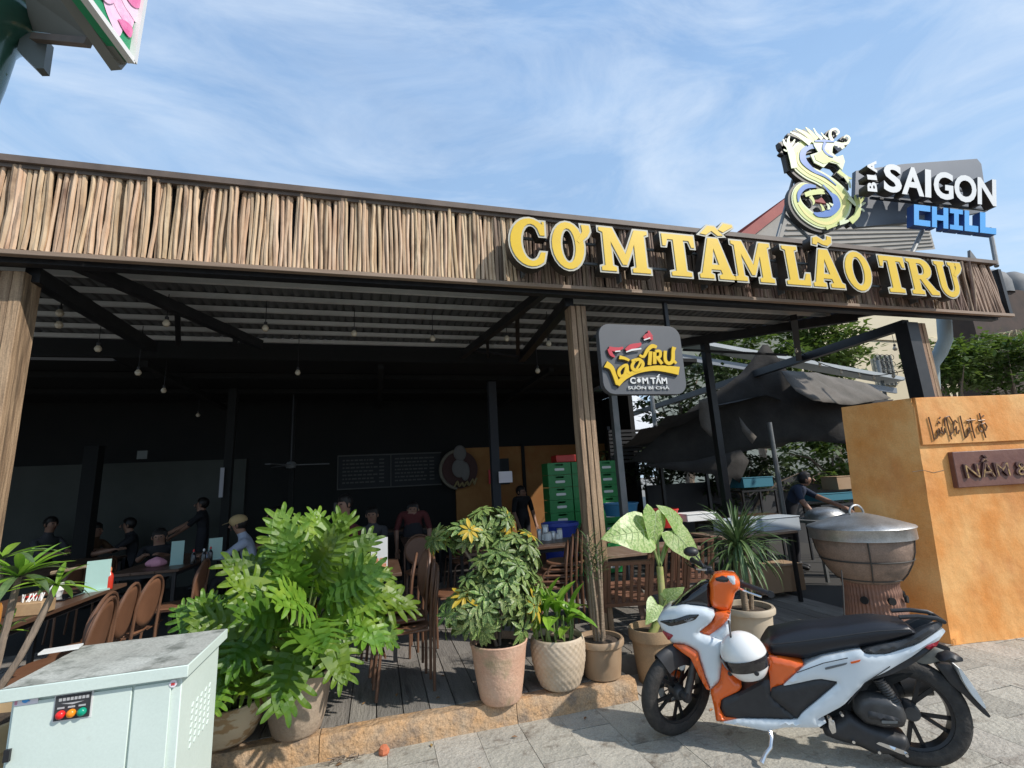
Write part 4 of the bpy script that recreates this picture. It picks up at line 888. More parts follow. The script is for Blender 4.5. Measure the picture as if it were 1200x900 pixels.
b = MB(); [b.beam(at(1020, y, Y=4.62), at(1155, y+14, Y=4.62), .03, .03) for y in (212, 232)]; b.build('rail', M_steel, SG)

# ---- billboard on ornate green column, top left
bc = at(-2, 60, Y=2.6)
GC = thing('green_column', 'ornate glossy green column holding the billboard, cut by the top left corner', 'column', (bc.x, 2.6, 0))
prof = [(.30, 0), (.30, .35), (.22, .45), (.20, .6), (.115, .75), (.105, 2.2), (.09, 3.1), (.10, 3.3), (.085, 3.45), (.10, 3.62), (.115, 3.75), (.13, 3.95), (.15, 4.0), (.19, 4.06), (.215, 4.12), (.20, 4.17), (.235, 4.22), (.26, 4.3), (.25, 4.42), (.19, 4.5), (.14, 4.6), (.14, 5.2)]
cx_ = at(22, 150, Y=2.6).x-.215
b = MB(); b.lathe(prof, 28, (cx_, 2.6, 0)); b.build('shaft', M_pole, GC)
for k in range(26):
    b = MB(); a0 = k*.9; z0 = 2.7+k*.052; pts = [Vector((cx_+cos(a0+t_*.25)*(.098+.008*sin(t_*2)), 2.6+sin(a0+t_*.25)*(.098+.008*sin(t_*2)), z0+.03*sin(t_)+t_*.02)) for t_ in range(7)]; b.tube(pts, [.006, .012, .016, .018, .016, .012, .005], 6); b.build('relief_leaf', M_pole, GC)
BB = thing('billboard', 'underside and corner of a metal framed billboard printed with a pink lotus', 'billboard', (-1.3, 2.3, 4.0))
# panel: slanted from (153,72) corner up; picture plane faces right / viewer
c1 = at(153, 72, Y=2.2); c2 = at(100, 0, Y=1.95)
dirb = (c2-c1).normalized()
cE = c1+dirb*1.6; upv_ = Vector((.05, 0, 1)).normalized()
q_ = at(165, 0, Y=2.2); upv_ = (q_-c1).normalized()
H_ = 1.3; th = Vector((-.05, .02, 0))
b = MB(); b.add([c1, cE, cE+upv_*H_, c1+upv_*H_, c1+th, cE+th, cE+upv_*H_+th, c1+upv_*H_+th], [(0, 1, 2, 3), (4, 5, 6, 7), (0, 1, 5, 4), (1, 2, 6, 5), (2, 3, 7, 6), (3, 0, 4, 7)]); b.build('face_sheet', mat('leaf_green_print', (.02, .26, .11), (.03, .30, .14), 2, .5), BB)
nrm = dirb.cross(upv_).normalized(); nrm = nrm if nrm.dot(Vector((0, 0, CAMH))-c1) > 0 else -nrm
b = MB(); b.beam(c1+nrm*.006, cE+nrm*.006, .03, .026, upv=upv_); b.beam(c1+nrm*.006, c1+upv_*H_+nrm*.006, .03, .026); b.build('frame', M_white, BB)
def bbp(x, y, off):
    r = fwd*F_PX+rt*(x-600)-up*(y-450); o = Vector((0, 0, CAMH)); t = (c1-o).dot(nrm)/r.dot(nrm); return o+r*t+nrm*off
pk = [mat('petal_pink', (.80, .38, .58), (.88, .60, .74), 30, .5), mat('petal_pale', (.88, .62, .76), (.85, .50, .68), 24, .5), mat('petal_deep', (.66, .12, .30), (.75, .25, .45), 30, .5)]
for k, (pts, m_) in enumerate([([(118, -8), (122, 8), (128, 24), (137, 42), (142, 38), (144, 22), (138, 4), (128, -10)], 1), ([(126, -10), (134, 8), (142, 22), (152, 34), (156, 22), (150, 4), (140, -12)], 0), ([(136, -12), (144, 6), (152, 18), (158, 26), (160, 10), (158, -8), (148, -14)], 1), ([(136, 22), (142, 34), (150, 44), (153, 40), (153, 32), (145, 24)], 2), ([(108, -14), (116, -4), (124, 4), (132, 2), (130, -10), (118, -20)], 0), ([(140, -16), (146, -2), (154, 8), (162, 8), (163, -10), (150, -22)], 2)]):
    b = MB(); q = smooth(pts+[pts[0]], 3)[:-1]; b.add([bbp(x, y, .003+.0015*k) for x, y in q], [tuple(range(len(q)))]); b.build('petal', pk[m_], BB, fix=False)
u0 = at(40, 38, Y=2.45); u1 = at(106, 45, Y=2.3)
def polyplate(pp, th_, name, m):
    b = MB(); n = len(pp); b.add(pp+[p+Vector((0, 0, th_)) for p in pp], [tuple(range(n)), tuple(range(n, 2*n)), *[(i, (i+1) % n, n+(i+1) % n, n+i) for i in range(n)]]); return b.build(name, m, BB)
polyplate([at(36, 36, Y=2.62), at(106, 46, Y=2.36), at(82, 0, Y=2.2), at(60, -40, Y=2.1), at(28, -10, Y=2.45)], .03, 'base_tray', M_bbg)
b = MB(); b.beam(at(140, 78, Y=2.24), at(82, -6, Y=2.0), .05, .07); b.beam(at(146, 72, Y=2.22), at(92, -6, Y=1.98), .03, .05); b.build('edge_channel', M_bbg, BB)
b = MB(); b.prism([(20, 58), (42, 80), (51, 80), (56, 46), (36, 38), (24, 40)], .05, lambda u, v, w: at(u, v, Y=2.6)+Vector((0, w, 0))); b.build('bracket', mat('bracket_metal', (.11, .125, .12), rough=.5), BB)
b = MB(); b.beam(at(40, 44, Y=2.58), at(104, 50, Y=2.34), .03, .035); b.build('edge_lip', M_trimd, BB)
# ================================================================== PLANTS
def frame(p, x, z):
    x = Vector(x).normalized(); z = Vector(z); y = z.cross(x)
    if y.length < 1e-4: y = Vector((0, 1, 0))
    y.normalize(); z = x.cross(y); return Matrix(((x.x, y.x, z.x, p[0]), (x.y, y.y, z.y, p[1]), (x.z, y.z, z.z, p[2]), (0, 0, 0, 1)))
def put(name, me, M, parent, s=1.):
    o = bpy.data.objects.new(name, me); COL.objects.link(o); o.parent = parent
    M = Matrix.Translation(-org(parent)) @ M @ Matrix.Diagonal((s, s, s, 1)); o.matrix_basis = M; return o
def lobed_leaf(seed):
    rr = random.Random(seed); b = MB(); n = 8; dr = rr.uniform(.10, .30)
    def warp(x, y, z=0): return Vector((x, y, z-dr*x*x-.30*y*y+.10*abs(y)+.022*sin(8*x+seed)+.022*sin(11*y+seed*2)))
    mid = [(.0, .06), (.08, .20), (.25, .26), (.45, .24), (.65, .19), (.82, .13), (.94, .06), (1.0, .005)]
    for s in (1, -1):
        for i in range(len(mid)-1):
            (x0, w0), (x1, w1) = mid[i], mid[i+1]; b.add([warp(x0, 0, -.016), warp(x1, 0, -.016), warp(x1, w1*s, .006), warp(x0, w0*s, .006)], [(0, 1, 2, 3)], 0, True)
        for i in range(n):
            t = i/(n-1); x0 = .03+.80*t; ang = radians(138-104*t+rr.uniform(-5, 5)); ln = (.40+.15*sin(pi*(t*.8+.1)))*(1-.42*t)*rr.uniform(.88, 1.1); wb = .072-.028*t
            dx, dy = cos(ang), sin(ang); nx_, ny = -dy, dx; fork = rr.uniform(.0, .04)
            cen = [(0, 1.25), (.22, 1.12), (.42, .98), (.58, .94), (.76, .88), (.90, .62), (.97, .34), (1.0, .06)]; prev = None
            for q, wf_ in cen:
                cx = x0+dx*ln*q+.10*q*q*ln; cy = .02+dy*ln*q; w = wb*wf_; zz = .012*sin(q*9+i*2+seed)
                A1 = warp(cx+nx_*w, (cy+ny*w)*s, .008+zz); A2 = warp(cx-nx_*w, (cy-ny*w)*s, .008+zz); A0 = warp(cx, cy*s, -.010+zz)
                if prev: b.add([prev[0], prev[1], A0, A1], [(0, 1, 2, 3)], 0, True); b.add([prev[1], prev[2], A2, A0], [(0, 1, 2, 3)], 0, True)
                prev = (A1, A0, A2)
    return b
philo = [lobed_leaf(k).mesh('leaf', M_leafp) for k in range(4)]; philo_y = lobed_leaf(9).mesh('leaf', M_leafy)
def pot_obj(parent, c, prof, m, name='pot', fn=None, soil_r=None, soil_z=None):
    b = MB(); c = Vector(c)
    if fn: fn(b)
    else: b.lathe(prof, 40, c)
    b.build(name, m, parent)
    b = MB(); b.lathe([(0, soil_z+.01), (soil_r*.6, soil_z+.006), (soil_r, soil_z)], 20, c); b.build('soil', M_soil, parent)
def philodendron(cx, cy, z0, hz, nl, R, cen, label, seed, leaf_s=(.30, .42), yel=(), prof=None, m=M_clay, pr_=.2, ang=(0, 6.28)):
    rr = random.Random(seed); t = thing('philodendron', label, 'potted plant', (cx, cy, z0))
    pot_obj(t, (cx, cy, z0), prof, m, soil_r=pr_*.9, soil_z=hz-z0-.05)
    base = Vector((cx, cy, hz-.04)); k = 0
    for i in range(nl):
        f = (i+.5)/nl; el = math.asin(1-1.45*f) if 1-1.45*f > -1 else -1.2; az = i*2.39996+rr.uniform(-.3, .3)
        if ang != (0, 6.28): az = ang[0]+(az % 6.28)/6.28*(ang[1]-ang[0])
        d = Vector((cos(az)*cos(el), sin(az)*cos(el), sin(el))); q = rr.uniform(.5, .80)
        tp_ = 1-.45*max(0, d.z) if nl > 30 else 1; p = Vector(cen)+Vector((d.x*R[0]*tp_+(.07*max(0, d.z) if nl > 30 else 0), d.y*R[1], d.z*R[2]))*q
        s = rr.uniform(*leaf_s); out_ = Vector((d.x*1.0, d.y*.8, d.z*1.05+.02)); out_ += Vector((rr.uniform(-.25, .25), rr.uniform(-.15, .15), rr.uniform(-.3, .2)))
        nrm = (Vector((0, 0, .55))+d*.55+Vector((.25, -.80, 0))+Vector((rr.uniform(-.35, .35), rr.uniform(-.2, .2), rr.uniform(-.3, .3)))).normalized()
        me = philo_y if i in yel else philo[k % 4]; k += 1
        put('leaf', me, frame(p, out_, nrm), t, s)
        b = MB(); mid = base.lerp(p, .5)+Vector((0, 0, .10))+Vector((d.x, d.y, 0))*.03; b.tube([base+Vector((d.x*.05, d.y*.05, -.05)), base.lerp(mid, .5), mid, p.lerp(mid, .3), p], [.010, .009, .008, .006, .005], 5); b.build('petiole', M_stem, t)
    return t
bigprof = [(.0, 0), (.135, 0), (.15, .015), (.175, .10), (.195, .22), (.203, .33), (.205, .36), (.19, .362), (.185, .33), (.18, .30)]
philodendron(-.50, 3.78, .14, .51, 50, (.52, .42, .46), (-.48, 3.72, .88), 'big lobed-leaf philodendron in a smooth grey brown pot, tallest plant of the front', 2, (.31, .43), yel=(45, 40), prof=bigprof, pr_=.2)
philodendron(-.93, 3.82, .14, .36, 22, (.26, .34, .30), (-.94, 3.74, .62), 'lower philodendron in a mottled tan stoneware pot beside the metal cabinet', 5, (.22, .30), prof=[(0, 0), (.13, 0), (.17, .03), (.215, .12), (.225, .2), (.215, .235), (.195, .235), (.19, .2)], m=M_tan, pr_=.2)
# schefflera
def leaflet_cluster(seed, n=8, ln=1., w=.30):
    rr = random.Random(seed); b = MB()
    for k in range(n):
        a = 2*pi*k/n+rr.uniform(-.15, .15); l = ln*rr.uniform(.8, 1.1); dr = rr.uniform(.15, .5); prev = None
        for q, wf_ in ((.12, .12), (.35, .8), (.6, 1.0), (.82, .75), (1., .12)):
            r = l*q; z = .15*q-dr*q*q; c = Vector((cos(a)*r, sin(a)*r, z)); sd = Vector((-sin(a), cos(a), 0))*w*.5*wf_*l
            cur = (c+sd+Vector((0, 0, .03)), c, c-sd+Vector((0, 0, .03)))
            if prev: b.add([prev[0], prev[1], cur[1], cur[0]], [(0, 1, 2, 3)], 0, True); b.add([prev[1], prev[2], cur[2], cur[1]], [(0, 1, 2, 3)], 0, True)
            prev = cur
    return b
sch = [leaflet_cluster(k).mesh('leaf', M_leafs) for k in range(4)]; schy = leaflet_cluster(8).mesh('leaf', M_leafy)
sx, sy = .86, 3.72
t = thing('schefflera', 'variegated umbrella plant in a pinkish terracotta pot with mossy foot', 'potted plant', (sx, sy, .14))
pot_obj(t, (sx, sy, .14), [(0, 0), (.135, 0), (.15, .02), (.175, .16), (.20, .34), (.212, .385), (.205, .392), (.193, .385), (.188, .33)], M_terra, soil_r=.19, soil_z=.34)
blobs = [((.90, 3.70, .84), (.32, .24, .34), 110), ((1.02, 3.74, 1.10), (.22, .16, .20), 40), ((.66, 3.78, 1.28), (.28, .16, .11), 42), ((.88, 3.82, 1.36), (.20, .14, .12), 26), ((.64, 3.66, .76), (.22, .16, .18), 34)]
rr = random.Random(4); cnt = 0
for c, R, n in blobs:
    for i in range(n):
        el = math.asin(rr.uniform(-.75, 1)); az = rr.uniform(0, 6.28); d = Vector((cos(az)*cos(el), sin(az)*cos(el), sin(el))); p = Vector(c)+Vector((d.x*R[0], d.y*R[1], d.z*R[2]))*rr.uniform(.6, 1.0)
        nn = (d+Vector((.2, -.3, .55))).normalized(); x = nn.cross(Vector((rr.uniform(-1, 1), rr.uniform(-1, 1), .1)))
        put('leaf', schy if cnt in (131, 140, 170, 96, 158, 163, 201, 243, 246, 60) else sch[cnt % 4], frame(p, x, nn), t, rr.uniform(.085, .12)); cnt += 1
for pts in ([(sx, sy, .45), (sx+.05, sy, .8), (1.0, 3.74, 1.15)], [(sx-.02, sy, .45), (.80, 3.76, .9), (.72, 3.80, 1.25)], [(sx+.02, sy+.02, .45), (.86, 3.82, 1.0), (.93, 3.82, 1.3)], [(sx, sy, .45), (.78, 3.68, .65), (.70, 3.66, .8)], [(.78, 3.76, .95), (.62, 3.78, 1.2)]):
    b = MB(); b.tube(smooth(pts, 4), .011, 6); b.build('stem', M_bark, t)
# patterned pot plant
px_, py_ = 1.33, 3.76
t = thing('blade_leaf_plant', 'bright green broad-bladed plant in a diamond patterned beige pot', 'potted plant', (px_, py_, .14))
def dia(b):
    P_ = [(.0, 0), (.12, 0), (.14, .01), (.175, .09), (.198, .19), (.203, .28), (.198, .345), (.190, .355), (.182, .345), (.178, .3)]
    def fn(u, v):
        k = v*(len(P_)-1); j = min(len(P_)-2, int(k)); f_ = k-j; r = P_[j][0]*(1-f_)+P_[j+1][0]*f_; z = P_[j][1]*(1-f_)+P_[j+1][1]*f_; a = 2*pi*u
        if .02 < z < .335 and j < 6: d_ = abs(sin(a*13+z*62))*abs(sin(a*13-z*62)); r += .011*sqrt(d_)-.003
        return Vector((px_+r*cos(a), py_+r*sin(a), .14+z))
    b.grid(fn, 156, 63)
pot_obj(t, (px_, py_, .14), None, M_beige, fn=dia, soil_r=.18, soil_z=.31)
def blade(ln, w, bend, n=7, fold=.25, seed=0, base=.35):
    b = MB(); prev = None
    for i in range(n+1):
        q = i/n; a = bend*q; x = ln*(sin(a)/bend if abs(bend) > 1e-3 else q) if abs(bend) > 1e-3 else ln*q; z = -ln*(1-cos(a))/bend if abs(bend) > 1e-3 else 0
        ww = w*(base+(1-base)*sin(min(1, q*1.6)*pi/2))*(1-max(0, (q-.45)/.55)**2)*.5+.0008; c = Vector((x, 0, z)); up_ = Vector((sin(a), 0, cos(a)))
        cur = (c+Vector((0, ww, 0))+up_*ww*fold, c, c-Vector((0, ww, 0))+up_*ww*fold)
        if prev: b.add([prev[0], prev[1], cur[1], cur[0]], [(0, 1, 2, 3)], 0, True); b.add([prev[1], prev[2], cur[2], cur[1]], [(0, 1, 2, 3)], 0, True)
        prev = cur
    return b
bl_me = [blade(1, .30, .5+.3*k).mesh('leaf', M_leafb) for k in range(3)]
rr = random.Random(12)
for cx, cy, n, hh in ((1.24, 3.74, 9, .62), (1.32, 3.78, 9, .54), (1.43, 3.74, 9, .40), (1.17, 3.78, 6, .30)):
    top = Vector((cx+rr.uniform(-.02, .03), cy, .45+hh*.45)); b = MB(); b.tube([(cx, cy, .44), ((cx+top.x)/2+.01, cy, .44+hh*.25), top], [.014, .013, .010], 7); b.build('stalk', M_stem, t)
    for i in range(n):
        az = i*2.4+rr.uniform(-.3, .3); el = rr.uniform(.85, 1.3) if i < 5 else rr.uniform(.2, .8); d = Vector((cos(az)*cos(el), sin(az)*cos(el), sin(el)))
        p = top-Vector((0, 0, .03*(i % 4))); nn = Vector((-cos(az)*sin(el), -sin(az)*sin(el), cos(el))); put('leaf', bl_me[i % 3], frame(p, d, nn), t, rr.uniform(.22, .32))
for i in range(9):
    a = rr.uniform(0, 6.28); b = MB(); p = Vector((px_+cos(a)*.11, py_+sin(a)*.08, .44)); b.tube([p, p+Vector((cos(a)*.02, 0, .07)), p+Vector((cos(a)*.03, 0, rr.uniform(.14, .22)))], [.008, .007, .004], 5); b.build('shoot', M_stem, t)
# pot at the post with slim spiky stems
qx, qy = 1.70, 3.80
t = thing('dracaena', 'slim many stemmed spiky plant in a brown rimmed pot before the middle post', 'potted plant', (qx, qy, .14))
pot_obj(t, (qx, qy, .14), [(0, 0), (.125, 0), (.14, .01), (.155, .12), (.165, .225), (.185, .235), (.188, .265), (.18, .28), (.165, .278), (.16, .25)], M_bpot, soil_r=.163, soil_z=.25)
strap = [blade(1, .075, .4+.35*k, fold=.4).mesh('leaf', M_leafd) for k in range(4)]
for k in range(9):
    a = k*.7; p0 = Vector((qx+cos(a)*.04, qy+sin(a)*.03, .38)); h = rr.uniform(.5, .93); p1 = p0+Vector((rr.uniform(-.02, .03), 0, h)); b = MB(); b.tube([p0, p0.lerp(p1, .4)+Vector((rr.uniform(-.02, .02), 0, 0)), p1], [.012, .011, .009], 6); b.build('stem', mat('cane_bark', (.30, .22, .15), (.20, .15, .10), 18, .9, stretch=(1, 1, 3), bump=.4), t)
    for i in range(14):
        az = i*2.4; el = rr.uniform(.3, 1.35); d = Vector((cos(az)*cos(el), sin(az)*cos(el), sin(el))); nn = Vector((-cos(az)*sin(el), -sin(az)*sin(el), cos(el)))
        put('leaf', strap[i % 4], frame(p1-Vector((0, 0, .01*i)), d, nn), t, rr.uniform(.09, .17))
# alocasia
ax_, ay_ = 2.20, 3.86
t = thing('alocasia', 'elephant ear plant with big pale mottled leaves in an orange brown nursery pot', 'potted plant', (ax_, ay_, 0))
pot_obj(t, (ax_, ay_, 0), [(0, 0), (.13, 0), (.14, .01), (.165, .25), (.17, .33), (.19, .335), (.192, .38), (.186, .42), (.17, .42), (.165, .36)], M_terra if False else mat('nursery_pot', (.42, .28, .16), (.34, .23, .13), 5, .7, grit=.2), soil_r=.168, soil_z=.37)
def heart(seed):
    b = MB(); rr_ = random.Random(seed)
    ol = [(0, 0), (-.10, .14), (-.16, .27), (-.10, .38), (.05, .42), (.25, .40), (.5, .31), (.72, .19), (.9, .08), (1.02, 0)]
    f = lambda x, y: Vector((x, y, -.25*x*x-.3*y*y+.10*abs(y)+.018*sin(x*26+abs(y)*10)*min(1, abs(y)*5)))
    for s in (1, -1):
        for i in range(len(ol)-1):
            for q0, q1 in ((0, .35), (.35, .7), (.7, 1)):
                xm0, xm1 = max(0, min(1., ol[i][0]+.12)) if i else 0, min(1.02, max(0, ol[i+1][0]+.12)) if i < len(ol)-2 else 1.02
                P_ = lambda o, xm, q: (xm+(o[0]-xm)*q, o[1]*q*s*(1+.05*sin(o[0]*30+seed)))
                b.add([f(*P_(ol[i], xm0, q0)), f(*P_(ol[i+1], xm1, q0)), f(*P_(ol[i+1], xm1, q1)), f(*P_(ol[i], xm0, q1))], [(0, 1, 2, 3)], 0, True)
    return b
def veins(): 
    b = MB(); f = lambda x, y: Vector((x, y, -.25*x*x-.3*y*y+.10*abs(y)+.006)); b.tube([f(x/8, 0) for x in range(9)], [.014-.0012*i for i in range(9)], 4)
    for s in (1, -1):
        for k in range(6): b.tube([f(.05+.14*k, 0), f(.12+.14*k, .16*s*(1-.1*k)), f(.17+.15*k, .33*s*(1-.15*k))], [.007, .005, .002], 4)
    return b
hme = [heart(k).mesh('leaf', M_leafa) for k in range(3)]; vme = veins().mesh('vein', M_vein)
crown = at(773, 664, Y=ay_); b = MB(); b.tube([(ax_, ay_, .36), (crown.x-.01, ay_, .55), crown], [.035, .032, .028], 10); b.build('stalk', mat('alocasia_stalk', (.30, .36, .10), (.42, .36, .16), 10, .6, stretch=(1, 1, 3)), t)
for i, (bx, by, tx, ty, nn, dy0, dy1, sc_) in enumerate([(756, 622, 714, 626, (.1, -1, .45), 0, -.12, 1.0), (768, 600, 770, 646, (.35, -1, .15), 0, -.08, 1.0), (788, 622, 829, 660, (.15, -1, .55), 0, -.12, 1.05), (797, 617, 778, 590, (.5, -.9, .35), .05, -.02, 1.0), (781, 703, 794, 694, (0, -1, .5), -.05, -.12, 1.5), (770, 708, 764, 722, (0, -1, .4), -.05, -.12, 1.5)]):
    p, q = at(bx, by, Y=ay_+dy0), at(tx, ty, Y=ay_+dy1); ln = (q-p).length*sc_; lf = put('leaf', hme[i % 3], frame(p, q-p, Vector(nn)), t, ln); o = bpy.data.objects.new('vein', vme); COL.objects.link(o); o.parent = lf
    b = MB(); b.tube(smooth([crown if i < 4 else Vector((ax_, ay_, .38)), crown.lerp(p, .5)+Vector((0, 0, .04)) if i < 4 else p.lerp(Vector((ax_, ay_, .38)), .4), p], 3), [.014]*3+[.011]*3+[.008], 6); b.build('petiole', M_stem, t)
# marginata in cream pot
mx_, my_ = 3.17, 3.86
t = thing('marginata', 'fountain of thin arching dark leaves on a bare cane in a tall cream rimmed pot', 'potted plant', (mx_, my_, 0))
pot_obj(t, (mx_, my_, 0), [(0, 0), (.15, 0), (.16, .01), (.185, .3), (.195, .42), (.222, .425), (.226, .455), (.215, .475), (.195, .472), (.19, .42)], mat('cream_pot', (.50, .42, .31), (.44, .36, .26), 4, .6), soil_r=.19, soil_z=.43)
hd = at(866, 645, Y=my_); b = MB(); b.tube([(mx_-.02, my_, .42), ((mx_+hd.x)/2-.02, my_, .6), hd], [.03, .027, .024], 9); b.build('cane', MATS['cane_bark'], t); b = MB(); b.tube([(mx_+.04, my_, .42), (mx_+.07, my_, .62), hd+Vector((.06, 0, .05))], [.02, .02, .018], 8); b.build('cane', MATS['cane_bark'], t)
st2 = [blade(1, .05, .5+.38*k, n=9, fold=.3, base=.7).mesh('leaf', M_leafd) for k in range(6)]
for i in range(190):
    az = i*2.39996; el = rr.uniform(-.35, 1.45) if i > 30 else rr.uniform(.8, 1.5); d = Vector((cos(az)*cos(el), sin(az)*cos(el), sin(el))); nn = Vector((-cos(az)*sin(el), -sin(az)*sin(el), cos(el)))
    put('leaf', st2[i % 6 if el < .9 else i % 3], frame(hd+Vector((0, 0, rr.uniform(-.05, .09))), d, nn), t, rr.uniform(.36, .52))
# left plant
lx, ly = at(6, 850, Y=2.75).x-.13, 2.75
zt = at(6, 838, Y=2.75).z
t = thing('frangipani', 'young frangipani with long narrow leaves behind the left side of the metal cabinet', 'potted plant', (lx, ly, 0))
pot_obj(t, (lx, ly, 0), [(0, 0), (.15, 0), (.18, .25), (.20, zt-.12), (.225, zt-.1), (.228, zt-.04), (.235, zt-.03), (.235, zt), (.21, zt), (.2, zt-.06)], mat('tan_pot', (.50, .36, .20), (.42, .30, .17), 5, .7), soil_r=.2, soil_z=zt-.05)
lan = [blade(1, .17, .5+.3*k, fold=.3).mesh('leaf', M_leafd if k == 2 else M_leafb) for k in range(3)]
base = Vector((lx, ly, zt-.05))
for k, (x, y, n, s0) in enumerate([(22, 676, 26, .20), (66, 686, 20, .15), (6, 740, 10, .12), (2, 655, 10, .2)]):
    tip = at(x, y, Y=ly+.02*k); b = MB(); b.tube(smooth([base, base.lerp(tip, .5)+Vector((.02, 0, -.02)), tip], 3), [.016]*3+[.014]*3+[.012], 7); b.build('stem', M_bark, t)
    for i in range(n):
        az = i*2.4; el = rr.uniform(-.15, 1.1); d = Vector((cos(az)*cos(el), sin(az)*cos(el), sin(el))); nn = Vector((-cos(az)*sin(el), -sin(az)*sin(el), cos(el)))
        put('leaf', lan[i % 3], frame(tip, d, nn), t, s0*rr.uniform(.8, 1.25))
b = MB(); b.tube([at(60, 672, Y=ly+.1), at(80, 668, Y=ly+.1), at(101, 664, Y=ly+.1)], [.010, .008, .006], 6); b.build('bare_stem', MATS['cane_bark'], t)
# ================================================================== SCOOTER
RW, FW = Vector((2.898, 2.334, 0)), Vector((1.906, 3.135, 0))
bf = (FW-RW).normalized(); bl = Vector((bf.y, -bf.x, 0)); bl = bl if bl.dot(-RW) > 0 else -bl     # bl: towards the viewer
SC = thing('scooter', 'white and orange step-through scooter with black seat, parked on its stand by the kerb', 'scooter', RW, 0)
def BW(s, y, z): return RW+bf*s+bl*y+Vector((0, 0, z))
def unp(x, y, d):
    r = fwd*F_PX+rt*(x-600)-up*(y-450); o = Vector((0, 0, CAMH)); t = (RW+bl*d-o).dot(bl)/r.dot(bl); p = o+r*t-RW; return (p.dot(bf), p.z)
HW = [(-.5, .04), (-.3, .06), (-.05, .12), (.25, .16), (.6, .165), (.95, .175), (1.15, .17), (1.3, .13), (1.42, .07), (1.5, .03)]
def hwf(s):
    if s <= HW[0][0]: return HW[0][1]
    for (a, x), (b_, y) in zip(HW, HW[1:]):
        if s <= b_: q = (s-a)/(b_-a); return x+(y-x)*q*q*(3-2*q)
    return HW[-1][1]
def A_(u, v): return (760+u/6.43, 660+v/6.43)
def B_(u, v): return (920+u/4.5, 700+v/4.5)
def C_(u, v): return (760+u/5.625, 740+v/5.625)
def D_(u, v): return (740+u/2.609, 640+v/2.609)
def tr_(pix, dd=None, off=0):
    o = []
    for p in pix:
        d = .15 if dd is None else dd
        for _ in range(4):
            s, z = unp(p[0], p[1], d)
            if dd is None: d = hwf(s)+off
        o.append((s, z))
    return o
def resample(po, st, closed=True):
    o = []; n = len(po)
    for i in range(n if closed else n-1):
        a, b_ = Vector(po[i]), Vector(po[(i+1) % n]); k = max(1, int((b_-a).length/st))
        o += [tuple(a.lerp(b_, q/k)) for q in range(k)]
    return o
def soften(po, it=1):
    for _ in range(it):
        n = len(po); q = []
        for i in range(n):
            a, b_ = Vector(po[i]), Vector(po[(i+1) % n]); q += [tuple(a.lerp(b_, .12)), tuple(a.lerp(b_, .88))]
        po = q
    return po
def inside(p, po):
    c = False; n = len(po)
    for i in range(n):
        a, b_ = po[i], po[(i+1) % n]
        if (a[1] > p[1]) != (b_[1] > p[1]) and p[0] < (b_[0]-a[0])*(p[1]-a[1])/(b_[1]-a[1])+a[0]: c = not c
    return c
def dist(p, po):
    m = 9; P = Vector(p)
    for i in range(len(po)):
        a, b_ = Vector(po[i]), Vector(po[(i+1) % len(po)]); d = b_-a; l = d.length_squared
        t = 0 if l == 0 else max(0, min(1, (P-a).dot(d)/l)); m = min(m, (P-a-d*t).length)
    return m
def panel(pix, m, name='panel', off=0., r=.03, bul=.02, inn=0., dd=None, sides=(1, -1), st=.016, raw=None, soft=1, wf=None):
    po = raw if raw else tr_(pix, dd, off)
    po = soften(po, soft); a = sum(po[i][0]*po[(i+1) % len(po)][1]-po[(i+1) % len(po)][0]*po[i][1] for i in range(len(po)))
    if a < 0: po = po[::-1]
    ol = resample(po, st); pts = [Vector(p) for p in ol]; n = len(ol)
    x0, x1 = min(p[0] for p in ol), max(p[0] for p in ol); z0, z1 = min(p[1] for p in ol), max(p[1] for p in ol)
    i = 0; gs = st*1.25
    x = x0
    while x < x1:
        z = z0+(i % 2)*gs*.5
        while z < z1:
            if inside((x, z), ol) and dist((x, z), ol) > st*.55: pts.append(Vector((x, z)))
            z += gs
        x += gs*.87; i += 1
    res = geometry.delaunay_2d_cdt(pts, [(k, (k+1) % n) for k in range(n)], [], 1, 1e-6)
    V, Fc = res[0], res[2]; res_objs = []
    def W_(s, z): return (wf(s, z) if wf else (hwf(s) if dd is None else dd))+off
    for sd in sides:
        b = MB(); vs = []
        for v in V:
            d = min(1, dist(v, ol)/r); y = W_(v.x, v.y)-bul+bul*sqrt(max(0, 1-(1-d)**2)); vs.append(BW(v.x, y*sd, v.y))
        b.add(vs, [tuple(f) if sd > 0 else tuple(f)[::-1] for f in Fc], 0, True)
        e0 = [BW(p[0], (W_(p[0], p[1])-bul)*sd, p[1]) for p in ol]; e1 = [BW(p[0], inn*sd, p[1]) for p in ol]
        b.add(e0+e1, [(k, (k+1) % n, n+(k+1) % n, n+k) for k in range(n)], 0, False)
        if inn: b.add(e1, [tuple(range(n))])
        res_objs.append(b.build(name, m, SC))
    return res_objs
front = [A_(60, 440), A_(85, 395), A_(130, 360), A_(260, 330), A_(420, 350), A_(490, 375), A_(500, 400), A_(470, 455), A_(370, 535), A_(500, 580), A_(558, 600), C_(497, 130), C_(470, 340), C_(408, 398), C_(378, 330), C_(345, 230), C_(320, 140), C_(240, 95), C_(150, 85), A_(160, 600), A_(100, 515)]
panel(front, M_swhite, 'front_fairing', r=.045, bul=.028)
panel([A_(75, 440), A_(190, 425), A_(300, 390), A_(385, 388), A_(350, 430), A_(270, 455), A_(160, 480)], M_glos, 'headlight', off=.010, r=.006, bul=.008, inn=.02, st=.012)
panel([A_(265, 430), A_(310, 415), A_(345, 418), A_(300, 445)], M_lens, 'position_lamp', off=.014, r=.008, bul=.004, inn=.05, st=.01)
panel([A_(95, 510), A_(190, 545), A_(150, 588)], M_rlens, 'side_badge', off=.009, r=.01, bul=.008, inn=.02, st=.012)
